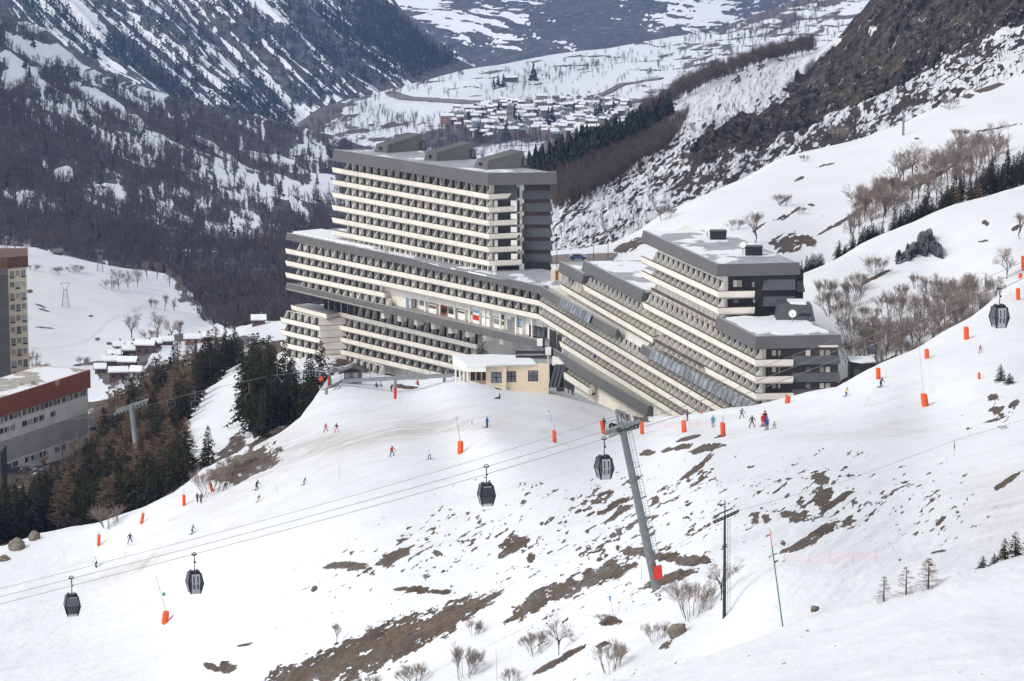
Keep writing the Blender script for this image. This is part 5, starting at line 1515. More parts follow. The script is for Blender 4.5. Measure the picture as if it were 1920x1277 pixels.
mb = MB(); a = P(-14, 855, tl_ - 70) - sl.location; mb.frame_box(a - UP * 26, (1.9, 0, 0), (0, 8, 0), (0, 0, 27)); mb.build("wall", [M_slab], sl)
mb = MB(); mb.frame_box(a - UP * 20 + Vector((0.3, -0.06, 0)), (1.0, 0, 0), (0, 0.1, 0), (0, 0, 1.4)); mb.build("window", [M_glass], sl)

# small dark hut right of the right block
dh = thing("dark_hut", "low dark wooden hut with snow on its roof beside the right block", "hut", P(1615, 712, 535))
kk = FPX / 535
mb = MB(); mb.prism([Vector((-1.9, 0, 0)), Vector((0, -1.6, 0)), Vector((2.2, -0.6, 0)), Vector((2.2, 4, 0)), Vector((-1.9, 4, 0))], -2, 2.9); mb.build("walls", [M_dark], dh)
mb = MB(); mb.prism([Vector((-2.1, -0.2, 0)), Vector((0, -1.9, 0)), Vector((2.6, -0.8, 0)), Vector((2.4, 4.2, 0)), Vector((-2.1, 4.2, 0))], 2.9, 3.05, 0); mb.prism([Vector((-2.0, 0, 0)), Vector((0, -1.6, 0)), Vector((2.3, -0.6, 0)), Vector((2.2, 4.1, 0)), Vector((-2.0, 4.1, 0))], 3.05, 3.3, 1); mb.build("roof", [M_dark, M_snowpile], dh)
mb = MB(); mb.frame_box((-1.35, -0.52, -0.5), (0.9, -0.75, 0), (0.05, 0.06, 0), (0, 0, 2.4)); mb.build("door", [M_slab], dh)

# ---------------------------------------------------------------- gondola lift
M_cabdark = glass_mat("tinted_cabin_glass", (0.045, 0.043, 0.06), 0.12)
M_cabgrey = plain("cabin_grey", (0.33, 0.33, 0.36), 0.4, var=0.08)
M_cablight = plain("cabin_door_grey", (0.45, 0.45, 0.48), 0.4, var=0.05)
M_cabframe = plain("cabin_frame_black", (0.018, 0.017, 0.022), 0.35)
RA = [(-520, 1232), (-120, 1134), (0, 1103), (640, 936), (1088, 800), (1163, 778)]
RBp = [(-520, 1252), (-120, 1150), (0, 1118.6), (134, 1084), (640, 953), (912, 874), (1180, 794)]
RCp = [(-520, 1268), (-120, 1164), (0, 1132.5), (364, 1038), (640, 966), (1133, 823), (1185, 806)]
RA2 = [(1163, 778), (1393, 694), (1605, 628), (1920, 489), (2050, 430), (2400, 262)]
RB2 = [(1180, 794), (1443, 706), (1680, 610), (1920, 504), (2050, 446), (2400, 280)]
RC2 = [(1185, 806), (1443, 722), (1700, 621), (1875, 541), (1920, 521), (2050, 462), (2400, 296)]


def rope_t(x, off=0): return 302.0 + off + abs(x - 1180) * 0.012


def rope(name, pts, off, label, r=0.030):
    W = []
    xs = [p[0] for p in pts]
    # smooth hanging line through the surveyed points
    X = np.linspace(xs[0], xs[-1], 40)
    deg = min(3, len(xs) - 1)
    c = np.polyfit(np.array(xs) - xs[0], [p[1] for p in pts], deg)
    for x in X: W.append(P(x, float(np.polyval(c, x - xs[0])), rope_t(x, off)))
    mb = MB(); mb.path(W, r, 5)
    o = mb.build(name, [M_steel])
    return tag(o, label, "cable", "gondola ropes")


rope("haul_rope", RA, 12, "thin upper gondola cable running left from the tower head", 0.024)
rope("haul_rope", RBp, 4, "middle gondola cable left of the tower, carrying two cabins with dark windows")
rope("haul_rope", RCp, 0, "lowest gondola cable left of the tower, carrying cabins with grey doors")
rope("haul_rope", RA2, 12, "thin upper gondola cable rising right from the tower towards the hill", 0.022)
rope("haul_rope", RB2, 4, "middle gondola cable rising right from the tower in front of the right block")
rope("haul_rope", RC2, 0, "lowest gondola cable rising right, carrying the cabin near the right edge")


def make_cabin(name, label, top, k, door=False, yaw=0.3, group="gondola cabins on the ropes"):
    """top: where the grip holds the rope; k metres per unit"""
    r = thing(name, label, "gondola cabin", top, yaw, group)
    S = k
    z0, z1, z2 = -3.75 * S, -2.72 * S, -1.80 * S
    def ring(w, d, z, c=0.10):
        return [Vector((x * S, y * S, z)) for x, y in ((-w + c, -d), (w - c, -d), (w, -d + c), (w, d - c), (w - c, d), (-w + c, d), (-w, d - c), (-w, -d + c))]
    mb = MB()
    mb.loft([ring(.47, .47, z0), ring(.56, .54, z0 + .28 * S), ring(.76, .70, z1), ring(.60, .56, z2), ring(.52, .5, z2 + .1 * S)])
    mb.m = []
    # ring faces: 4 bands of 8 sides + 2 caps ; sides 0 and 4 are the long faces
    for band in range(4):
        for sd_ in range(8):
            mb.m.append([1, 0, 0, 2][band] if sd_ % 2 == 0 else 2)
    mb.m += [1, 2]
    body = mb.build("cabin", [M_cabdark, M_cabgrey, M_cabframe], r)
    for sx in (-1, 1):
        for sy in (-1, 1):
            m2 = MB()
            m2.path([Vector((sx * .49 * S, sy * .47 * S, z0)), Vector((sx * .75 * S, sy * .69 * S, z1)), Vector((sx * .57 * S, sy * .54 * S, z2 + .06 * S))], .05 * S, 4); m2.build("corner_post", [M_cabframe], r)
    m2 = MB(); m2.box((0, 0, z1), (1.54 * S, 1.42 * S, .06 * S)); m2.build("waist_rail", [M_cabframe], r)
    m2 = MB(); m2.box((0, 0, z2 + .13 * S), (.95 * S, .9 * S, .1 * S)); m2.box((0.3 * S, 0, z2 + .22 * S), (.22 * S, .7 * S, .14 * S)); m2.box((-0.3 * S, 0, z2 + .22 * S), (.22 * S, .7 * S, .14 * S)); m2.build("roof_rack", [M_cabframe], r)
    m2 = MB()
    m2.frame_box((-.36 * S, -.60 * S, z2 - .09 * S), (.72 * S, 0, 0), (0, .06 * S, 0), (0, 0, .09 * S)); m2.build("trim", [M_cabgrey], r)
    if door:
        for sx in (-1, 1):
            m2 = MB()
            a = Vector((sx * .02 * S if sx > 0 else -.37 * S, 0, 0))
            def dp(u, z, f):  # point on the face, following the bulge
                dd = (.545 + (.705 - .545) * (z - (z0 + .28 * S)) / (z1 - z0 - .28 * S)) if z < z1 else (.705 + (.565 - .705) * (z - z1) / (z2 - z1))
                return Vector((a.x + u, -(dd + f) * S, z))
            w_ = .35 * S
            for za, zc, mi in ((z0 + .05 * S, z1, 0), (z1, z2 - .02 * S, 0)):
                m2.add([dp(0, za, .02), dp(w_, za, .02), dp(w_, zc, .02), dp(0, zc, .02), dp(0, za, -.02), dp(w_, za, -.02), dp(w_, zc, -.02), dp(0, zc, -.02)], [(0, 1, 2, 3), (0, 4, 5, 1), (1, 5, 6, 2), (2, 6, 7, 3), (3, 7, 4, 0)], mi)
            g = .10 * S
            for za, zc in ((z0 + .5 * S, z1 - .02 * S), (z1 + .06 * S, z2 - .16 * S)):
                m2.add([dp(g, za, .03), dp(w_ - g * .9, za, .03), dp(w_ - g * .9, zc, .03), dp(g, zc, .03)], [(0, 1, 2, 3)], 1)
            m2.build("door", [M_cablight, M_cabdark], r)
    else:
        m2 = MB()
        m2.frame_box((-.46 * S, -.55 * S, z0 + .02 * S), (.92 * S, 0, 0), (0, .05 * S, 0), (0, 0, .2 * S)); m2.build("lower_panel", [M_cablight], r)
    m2 = MB(); m2.path([Vector((0, 0, z2 + .2 * S)), Vector((0, 0, -.35 * S)), Vector((0.02, 0, 0))], .055 * S, 6); m2.box((.09 * S, 0, -.75 * S), (.12 * S, .1 * S, .2 * S)); m2.build("hanger", [M_cabframe], r)
    m2 = MB(); m2.path([Vector((.22 * S * math.cos(a_), 0, .02 * S + .18 * S * math.sin(a_))) for a_ in np.linspace(-.2, math.pi + .2, 9)], .045 * S, 5); m2.box((0, 0, -.02 * S), (.5 * S, .16 * S, .1 * S)); m2.build("grip", [M_cabframe], r)
    return r


for (x, y, off, door, lab, yaw) in ((134, 1084, 4, False, "dark windowed gondola cabin farthest left, low above the snow", .25), (364, 1040, 0, True, "gondola cabin with grey double doors above the orange pad at lower left", .3), (912, 875, 4, False, "dark windowed gondola cabin in the middle of the snow slope", .22), (1133, 823, 0, True, "gondola cabin with grey doors hanging just left of the big tower", .3), (1875, 541, 0, True, "gondola cabin with grey doors near the right edge above the upper piste", .3)):
    make_cabin("gondola_cabin", lab, P(x, y, rope_t(x, off)), 1.02, door, yaw)
make_cabin("gondola_cabin", "boxy gondola cabin parked above the small dark hut beside the copse", P(1635, 622, 520), 1.05, False, .05, "gondola cabins on the ropes")

# the big tower
gb_ = P(1228, 1088, 316); gt_ = P(1166, 800, 308)
GT = thing("gondola_tower", "grey steel gondola tower leaning left with ladder, red pad at its foot", "lift tower", gb_)
ginv = Matrix.Translation(-gb_)
gd_ = gt_ - gb_
def gp(f): return gb_ + gd_ * f
mb = MB(); mb.tube(gb_ - gd_ * 0.05, gp(0.33), .46, .42, 16); mb.tube(gp(.33), gp(.66), .415, .375, 16); mb.tube(gp(.66), gp(1.02), .37, .33, 16)
for f, r_ in ((.33, .5), (.66, .45)): mb.tube(gp(f - .004), gp(f + .004), r_, r_, 16)
mb.build("mast", [M_steel], GT, ginv)
mb = MB(); so = Vector((.75, -.1, 0))
for o_ in (so - Vector((.19, 0, 0)), so + Vector((.19, 0, 0))): mb.tube(gp(.14) + o_, gp(1.03) + o_ * .9, .03, n=4)
for i in range(46): mb.tube(gp(.15 + i * .019) + so - Vector((.19, 0, 0)), gp(.15 + i * .019) + so + Vector((.19, 0, 0)), .018, n=4)
for i in range(5): mb.tube(gp(.2 + i * .19), gp(.2 + i * .19) + so, .03, n=4)
mb.build("ladder", [M_steel], GT, ginv)
a = P(1231, 1084, 315); mb = MB(); mb.frame_box(a + Vector((-.25, -.55, -.1)), (.85, 0, .2), (0, .5, 0), (-.12, 0, 1.3)); mb.build("red_pad", [M_red], GT, ginv)
def gx(x, y, dt=0): return P(x, y, 306 + dt)
mb = MB()
mb.frame_box(gx(1134, 815) + Vector((0, -.5, 0)), gx(1200, 795) - gx(1134, 815), (0, .9, 0), (0, 0, .42)); mb.build("crossarm", [M_steel], GT, ginv)
for (xa, ya, xb_, yb_, dt) in ((1142, 822, 1182, 806, -2), (1138, 811, 1172, 799, 4), (1168, 808, 1196, 797, -2.5)):
    mb = MB(); mb.frame_box(gx(xa, ya, dt), gx(xb_, yb_, dt) - gx(xa, ya, dt), (0, .8, 0), (0, 0, .14)); mb.build("platform", [M_steel], GT, ginv)
    mb = MB()
    for i in range(5):
        b = gx(xa, ya, dt).lerp(gx(xb_, yb_, dt), i / 4); mb.tube(b, b + UP * .95, .028, n=4)
    for h_ in (.5, .95): mb.tube(gx(xa, ya, dt) + UP * h_, gx(xb_, yb_, dt) + UP * h_, .028, n=4)
    mb.build("railing", [M_steel], GT, ginv)
for i, (x, y, dt, r_) in enumerate([(1147, 799, 3, .32), (1153, 800, 3, .3), (1160, 806, -2, .22), (1165, 811, -2.6, .22), (1169, 808.5, -2.6, .22), (1173, 807, -2.6, .22), (1182, 804, -2.6, .22), (1186, 802, -2.6, .22), (1191, 800, -2.6, .24), (1194, 799, -2.6, .24), (1178, 800, 2, .22), (1172, 798, 2, .22)]):
    c = gx(x, y, dt - .3); mb = MB(); mb.disc(c, (0.1, -1, 0.05), r_, .14, 14, 0); mb.disc(c + Vector((0, -.08, 0)), (0.1, -1, 0.05), r_ * .35, .06, 8, 1); mb.build("sheave", [M_black, M_steel], GT, ginv)
for (x0, y0, x1, y1, r0_) in ((1162, 806, 1155, 768, .14), (1170, 803, 1160, 770, .1), (1178, 800, 1170, 774, .12), (1163, 790, 1172, 775, .06), (1186, 797, 1176, 776, .07), (1155, 768, 1172, 773, .08)):
    mb = MB(); mb.tube(gx(x0, y0, 0), gx(x1, y1, 0), r0_, r0_ * .8, 6); mb.build("gantry_frame", [M_steel], GT, ginv)
for (x0, y0, y1) in ((1182, 800, 776), (1188, 800, 778), (1193, 798, 786)):
    mb = MB(); mb.tube(gx(x0, y0, -1), gx(x0 - 1, y1, -1), .03, n=4); mb.build("post", [M_steel], GT, ginv)

# ---------------------------------------------------------------- drag lift pylon, markers, fences
DL = thing("drag_lift_pylon", "slender black drag lift pylon with a ladder and wheel beams near the lower right", "lift pylon", P(1358, 1157, 290))
dinv = Matrix.Translation(-DL.location)
def dx_(x, y, dt=0): return P(x, y, 290 + dt)
mb = MB(); mb.tube(dx_(1358, 1162), dx_(1359, 972), .17, .10, 10); mb.tube(dx_(1359, 972), dx_(1359.5, 938), .07, .04, 8); mb.build("mast", [M_black], DL, dinv)
for (a, b_, dt) in (((1346, 966), (1374, 954), 1), ((1336, 980), (1386, 957.5), -1.0), ((1338, 983), (1384, 962), -1.2)):
    mb = MB(); mb.frame_box(dx_(a[0], a[1], dt), dx_(b_[0], b_[1], dt) - dx_(a[0], a[1], dt), (0, .12, 0), (0, 0, .11)); mb.build("wheel_beam", [M_black], DL, dinv)
for i in range(8):
    x = 1340 + i * 6.2; mb = MB(); mb.disc(dx_(x, 981 - (x - 1336) * .45 - 1.5, -1.4), (0, -1, 0), .11, .08, 10); mb.build("wheel", [M_black], DL, dinv)
for x in (1339, 1352, 1372, 1380):
    y = 981 - (x - 1336) * .45; mb = MB(); mb.path([dx_(x - 2.5, y, -1), dx_(x - 2, y - 13, -1), dx_(x + 2, y - 13.5, -1), dx_(x + 2.5, y, -1)], .012, 4); mb.build("guard_hoop", [M_steel], DL, dinv)
mb = MB()
for xo in (1364, 1369): mb.tube(dx_(xo, 1155), dx_(xo, 972), .022, n=4)
for i in range(52): mb.tube(dx_(1364, 1153 - i * 3.5), dx_(1369, 1153 - i * 3.5), .016, n=4)
for y in (1010, 1068, 1150): mb.tube(dx_(1359, y), dx_(1366, y), .02, n=4)
mb.build("ladder", [M_steel], DL, dinv)


def wire(name, pts, label, r=.018, group=None, mat=None, cat="cable"):
    mb = MB(); W = []
    for (x0, y0, t0_), (x1, y1, t1_) in zip(pts[:-1], pts[1:]):
        for i in range(12):
            f = i / 12; W.append(P(x0 + (x1 - x0) * f, y0 + (y1 - y0) * f, t0_ + (t1_ - t0_) * f))
    W.append(P(*pts[-1])); mb.path(W, r, 4)
    return tag(mb.build(name, [mat or M_steel]), label, cat, group)


wire("drag_rope", [(1384, 958, 289), (1590, 900, 300), (1790, 826, 312), (1990, 765, 325)], "thin drag lift cable rising right from the black pylon", .016)
wire("drag_rope", [(1338, 982, 289), (1230, 1045, 300), (1000, 1170, 312), (780, 1275, 320), (600, 1370, 325)], "thin drag lift cable falling left from the black pylon", .011)
hg = thing("drag_hanger", "single drag lift hanger dangling from the cable over the right snow slope", "lift hanger", P(1790, 826, 312))
mb = MB(); mb.tube((0, 0, 0), (0, 0, -.9), .03, n=5); mb.box((0, 0, -.6), (.12, .12, .35)); mb.build("spring_box", [M_steel], hg)
mb = MB(); mb.tube((0, 0, -.9), (0, 0, -1.9), .012, n=4); mb.build("cord", [M_steel], hg)

M_green = plain("green_marker_paint", (0.03, 0.14, 0.09), 0.6)
M_orangep = plain("orange_marker_paint", (0.75, 0.12, 0.02), 0.6)
mk = thing("piste_marker", "tall green piste marker pole with an orange tip, leaning in the lower right", "marker pole", P(1469, 1180, 258))
a = P(1443, 991, 258) - mk.location
mb = MB(); mb.tube((0, 0, -.2), a * .82, .055, .045, 6); mb.build("pole", [M_green], mk)
mb = MB(); mb.tube(a * .82, a, .045, .03, 6); mb.build("tip", [M_orangep], mk)
M_palepole = plain("bleached_pole", (0.55, 0.52, 0.44), 0.7)
for o in bpy.data.objects:
    if o.name.startswith("safety_pad") and "tall pale leaning" in o.get("label", ""):
        for ch in o.children:
            if ch.name.startswith("pole"): ch.data.materials[0] = M_palepole
for (x0, y0, x1, y1, t, lab, mt) in ((1144, 1122, 1151, 1158, 312, "short blue tipped marker stake left of the gondola tower foot", M_steel), (930, 1217, 932, 1275, 330, "leaning twig-like marker stake near the bottom centre", M_steel), (1055, 1225, 1058, 1280, 322, "thin marker stake among the bottom bushes", M_steel), (120, 1028, 120, 1060, 535, "thin pale green marker stake at far left", M_green), (636, 872, 637, 895, 470, "faint marker stake in the middle of the left piste", M_steel), (517, 905, 520, 925, 480, "faint marker stake left of the forest corner", M_steel), (1202, 1062, 1203, 1085, 318, "thin marker stake beside the gondola tower foot", M_steel), (340, 1008, 341, 1028, 520, "thin stake under the turning skier at left", M_steel), (885, 792, 887, 812, 500, "thin stake left of the skier in blue", M_steel), (903, 829, 904, 848, 480, "thin stake right of the broad orange pad", M_steel)):
    s_ = thing("marker_stake", lab, "marker stake", P(x1, y1, t), 0, "thin marker stakes on the snow")
    mb = MB(); mb.tube((0, 0, -.1), P(x0, y0, t) - s_.location, .022, .018, 5); mb.build("stake", [mt], s_)
    if "blue" in lab:
        mb = MB(); mb.box(P(x0, y0, t) - s_.location, (.16, .05, .5)); mb.build("tip", [plain("blue_tip", (.08, .25, .45))], s_)

# the slender post on the upper slope, lamps and fence posts by the road
po = thing("slope_post", "single grey metal mast standing on the open upper snow slope at right", "post", P(1693, 272, 935))
mb = MB(); mb.tube((0, 0, -1), (0, 0, 10.2), .42, .28, 8); mb.build("shaft", [M_steel], po)
mb = MB(); mb.box((0, 0, 10.3), (.9, .4, .3)); mb.build("cap", [M_steel], po)
for (x, yt_, yb2, t, lab) in ((1044, 440, 520, 660, "thin street lamp on the snowy terrace right of the tower"), (1113, 438, 488, 720, "slim dark street lamp left of two by the road"), (1140, 430, 486, 720, "slim dark street lamp nearest the right block's roof")):
    L_ = thing("street_lamp", lab, "street lamp", P(x, yb2, t), 0, "street lamps behind the apartments")
    h_ = (yb2 - yt_) * t / FPX
    mb = MB(); mb.tube((0, 0, -1), (0, 0, h_), .07, .05, 6); mb.build("post", [M_black], L_)
    mb = MB(); mb.box((.25, 0, h_), (.7, .25, .14)); mb.build("lamp_head", [M_black], L_)
bx_ = thing("brick_plinth", "small brick and concrete chimney box on the snowy terrace beside the tower", "chimney", P(1043, 522, 655))
mb = MB(); mb.box((0, 0, .7), (2.2, 1.6, 2.2)); mb.build("render_block", [M_tan], bx_)
mb = MB(); mb.box((0.1, -.82, .75), (.55, .1, 2.0)); mb.build("brick_strip", [M_orange], bx_)

# parked car on the road behind
cr = thing("parked_car", "small dark blue car on the brown road behind the roofs", "car", P(1083, 487, 742), 0.1)
mb = MB(); mb.loft([[Vector((x, y, z)) for x, z in ((-2, .3), (2, .3), (2.05, .75), (1.25, .85), (.7, 1.4), (-1.1, 1.4), (-1.8, .9), (-2.05, .8))] for y in (-.85, .85)]); mb.build("body", [plain("car_blue", (.05, .08, .16), .3, spec=.6)], cr)
mb = MB(); mb.box((-.2, -.87, 1.12), (1.5, .04, .35)); mb.build("side_window", [M_glass], cr)
for x in (-1.25, 1.25):
    mb = MB(); mb.disc((x, -.82, .32), (0, 1, 0), .33, .2, 12); mb.build("wheel", [M_black], cr)

# orange netting
M_net = bpy.data.materials.new("fence_net"); M_net.use_nodes = True
nb = M_net.node_tree.nodes["Principled BSDF"]; nb.inputs["Base Color"].default_value = (.78, .33, .27, 1); nb.inputs["Alpha"].default_value = .09; nb.inputs["Roughness"].default_value = .9
def net(name, label, pts, h):
    r = thing(name, label, "fence", P(*pts[0]), 0, "orange safety nets")
    inv = Matrix.Translation(-r.location)
    W = [P(*p) for p in pts]; mb = MB()
    for a, b_ in zip(W[:-1], W[1:]): mb.quad(a, b_, b_ + UP * h, a + UP * h)
    mb.build("netting", [M_net], r, inv)
    for a in W:
        mb = MB(); mb.tube(a - UP * .2, a + UP * (h + .15), .025, n=4); mb.build("post", [M_pink], r, inv)
    return r
net("safety_net", "pale orange safety net on posts below the brown tufts at right", [(1470, 1056, 296), (1518, 1057, 294), (1556, 1055, 292), (1600, 1053, 290), (1642, 1049, 288)], .85)
net("safety_net", "sagging orange safety net below the gondola tower foot", [(1160, 1145, 312), (1185, 1120, 314), (1210, 1100, 316)], .8)
net("safety_net", "orange safety net climbing the piste edge under the leafless copse", [(1660, 690, 476), (1700, 672, 480), (1760, 645, 486), (1820, 612, 496), (1860, 585, 504), (1895, 556, 514)], 1.0)
net("safety_net", "faint orange safety net in front of the terraced wing's foot", [(1206, 806, 476), (1250, 803, 470), (1310, 801, 462), (1350, 801, 456)], .9)
net("safety_net", "orange safety net by the forest edge above the left piste", [(345, 942, 549), (372, 926, 549), (398, 915, 551)], .9)

# ---------------------------------------------------------------- chairlift on the left
CT = thing("chairlift_tower", "grey chairlift tower with a wide T head standing among the dark conifers", "lift tower", P(256, 830, 640))
cinv = Matrix.Translation(-CT.location)
def cx_(x, y, dt=0): return P(x, y, 640 + dt)
mb = MB(); mb.tube(cx_(257, 850), cx_(246, 760), .62, .5, 12); mb.build("mast", [M_steel], CT, cinv)
mb = MB(); mb.frame_box(cx_(217, 774), cx_(277, 753) - cx_(217, 774), (0, .8, 0), (0, 0, .5)); mb.build("crossarm", [M_steel], CT, cinv)
for (xa, ya, xb_, yb_) in ((214, 776, 238, 768), (256, 757, 278, 750)):
    mb = MB(); a, b_ = cx_(xa, ya, -3), cx_(xb_, yb_, -3); mb.frame_box(a, b_ - a, (0, .8, 0), (0, 0, .12))
    for i in range(5):
        q_ = a.lerp(b_, i / 4); mb.tube(q_, q_ + UP * 1.1, .04, n=4)
    mb.tube(a + UP * 1.1, b_ + UP * 1.1, .04, n=4); mb.build("platform", [M_steel], CT, cinv)
for i in range(10):
    mb = MB(); x = 216 + i * 6.4; mb.disc(cx_(x, 777 - (x - 216) * .36, -3.5), (0.2, -1, 0), .26, .14, 10); mb.build("sheave", [M_steel], CT, cinv)
wire("chairlift_rope", [(100, 790, 640), (217, 776, 638), (370, 735, 632), (500, 706, 622), (600, 692, 618)], "chairlift cable above the small snow strip between the firs", .03)
for (x, y, t, lab, s_) in ((366, 757, 634, "empty chairlift chair above the white snow strip between the firs", 1.0), (467, 745, 628, "empty chairlift chair in front of the tall dark firs", 1.0), (321, 755, 636, "chairlift chair half hidden among brown larches", .9), (520, 716, 622, "chairlift chair nearest the lift station", .9), (175, 800, 642, "dim chairlift chair before the firs, leftmost", 1.0)):
    ch = thing("chairlift_chair", lab, "chairlift chair", P(x, y, t), .5, "chairlift chairs")
    mb = MB(); mb.box((0, 0, -.75), (1.7, .5, .1)); mb.build("seat", [M_black], ch)
    mb = MB(); mb.box((0, .25, -.4), (1.7, .06, .5)); mb.build("backrest", [M_black], ch)
    mb = MB(); mb.path([Vector((-.85, 0, -.75)), Vector((-.8, 0, .5)), Vector((0, 0, .8)), Vector((.8, 0, .5)), Vector((.85, 0, -.75))], .045, 5); mb.tube((0, 0, .8), (0, 0, 2.9), .05, n=5); mb.build("hanger", [M_steel], ch)
# ---------------------------------------------------------------- trees
def leaf_mat(name, lo, hi, scale=0.6, rough=0.8):
    m, nt, b = new_mat(name)
    n = ramp(nt, noise(nt, scale, 4, 0.7), 0.3, 0.7)
    oi = nt.nodes.new("ShaderNodeObjectInfo").outputs["Random"]
    f = mth(nt, 'ADD', mth(nt, 'MULTIPLY', n, 0.6), mth(nt, 'MULTIPLY', oi, 0.4), clamp=True)
    nt.links.new(mixc(nt, f, lo, hi), b.inputs["Base Color"])
    b.inputs["Roughness"].default_value = rough
    b.inputs["Specular IOR Level"].default_value = 0.1
    return m


M_needle = leaf_mat("dark_needles", (0.013, 0.014, 0.006), (0.050, 0.047, 0.019))
M_needle_far = leaf_mat("distant_needles", (0.016, 0.022, 0.016), (0.04, 0.045, 0.028), 0.05)
M_larch = leaf_mat("bare_larch_twigs", (0.105, 0.070, 0.045), (0.25, 0.165, 0.10))
M_larch_far = leaf_mat("distant_larch_twigs", (0.058, 0.046, 0.040), (0.115, 0.092, 0.075), 0.05)
M_twig = leaf_mat("grey_brown_twigs", (0.15, 0.12, 0.105), (0.34, 0.28, 0.245))
M_twig_far = leaf_mat("distant_bare_trees", (0.034, 0.028, 0.031), (0.098, 0.077, 0.075), 0.03)
M_bark = plain("bark", (0.085, 0.066, 0.055), 0.9, var=0.35, scale=3)
M_redneedle = leaf_mat("reddish_needles", (0.030, 0.012, 0.012), (0.075, 0.032, 0.026))


def ribbons(P0, P1, w0, w1, side=None):
    """thin flat strips between points, as quads"""
    d = P1 - P0
    r = RNG.normal(size=P0.shape) if side is None else side
    s = np.cross(d, r); s /= np.linalg.norm(s, axis=1, keepdims=True) + 1e-9
    V = np.stack([P0 - s * w0[:, None], P0 + s * w0[:, None], P1 + s * w1[:, None], P1 - s * w1[:, None]], 1)
    return V.reshape(-1, 3), np.arange(len(P0) * 4).reshape(-1, 4)


def mesh_of(name, parts, mat):
    V = []; Fq = []; b = 0
    for v, f in parts:
        V.append(v); Fq.append(f + b); b += len(v)
    return quick_mesh(name, np.concatenate(V), np.concatenate(Fq), mat)


def trunk_mesh(h, r, mat, lean=0.0):
    mb = MB(); mb.path([(0, 0, -.4), (lean * .2, 0, h * .3), (lean * .6, 0, h * .7), (lean, 0, h)], [r * 1.2, r, r * .6, r * .12], 7)
    return mb.mesh("trunk", [mat])


def conifer(seed, r=0.21, dens=1.0, base=0.06, pw=0.8, mat=None):
    """unit-height fir: whorls of drooping sprays built from many small needle blades"""
    g = np.random.default_rng(seed)
    A = []; B = []; W0 = []; W1 = []
    nl = int(24 * dens)
    for i in range(nl):
        z = base + (0.985 - base) * (i / (nl - 1)) ** 0.92
        R = r * (1 - z) ** pw * g.uniform(.78, 1.12) + .008
        nb = int(9 - 4 * z)
        for k in range(nb):
            a = g.uniform(0, 6.283); rr = R * g.uniform(.65, 1.12)
            tip = np.array([math.cos(a) * rr, math.sin(a) * rr, z - rr * g.uniform(.15, .5)])
            st = np.array([0, 0, z + .01])
            ns = max(3, int(16 * rr / r))
            for s in range(ns):
                f = g.uniform(.12, 1.0)
                p = st + (tip - st) * f + np.array([0, 0, .03 * math.sin(f * 3.14)])
                dirv = (tip - st) / (rr + 1e-6) * .55 + g.normal(size=3) * .55 + np.array([0, 0, -.25])
                dirv /= np.linalg.norm(dirv)
                L = g.uniform(.02, .05) * (0.6 + .6 * (1 - z))
                A.append(p - dirv * L * .3); B.append(p + dirv * L); W0.append(L * .34); W1.append(L * .10)
    for k in range(14):
        p = np.array([0, 0, .93 + .07 * k / 14.0]); d = np.array([g.normal() * .2, g.normal() * .2, 1.0])
        A.append(p - d * .01); B.append(p + d * .02); W0.append(.006); W1.append(.001)
    v, f = ribbons(np.array(A), np.array(B), np.array(W0), np.array(W1))
    return quick_mesh("crown", v, f, mat or M_needle)


def larch(seed, r=0.17, dens=1.0, mat=None):
    g = np.random.default_rng(seed)
    A = []; B = []; W0 = []; W1 = []
    for i in range(int(62 * dens)):
        z = .10 + .88 * (i / (62 * dens)) ** .95
        R = r * (1 - z) ** .75 * g.uniform(.6, 1.15) + .01
        a = g.uniform(0, 6.283)
        tip = np.array([math.cos(a) * R, math.sin(a) * R, z + R * g.uniform(-.1, .35)]); st = np.array([0, 0, z])
        A.append(st); B.append(tip); W0.append(.0028); W1.append(.001)
        for s in range(int(10 * dens)):
            f_ = g.uniform(.2, 1); p = st + (tip - st) * f_
            d = g.normal(size=3) * .6 + (tip - st) / (R + 1e-6) * .5 + np.array([0, 0, -.1]); d /= np.linalg.norm(d)
            L = g.uniform(.018, .05)
            A.append(p); B.append(p + d * L); W0.append(.0026); W1.append(.0008)
    v, f = ribbons(np.array(A), np.array(B), np.array(W0), np.array(W1))
    return quick_mesh("crown", v, f, mat or M_larch)


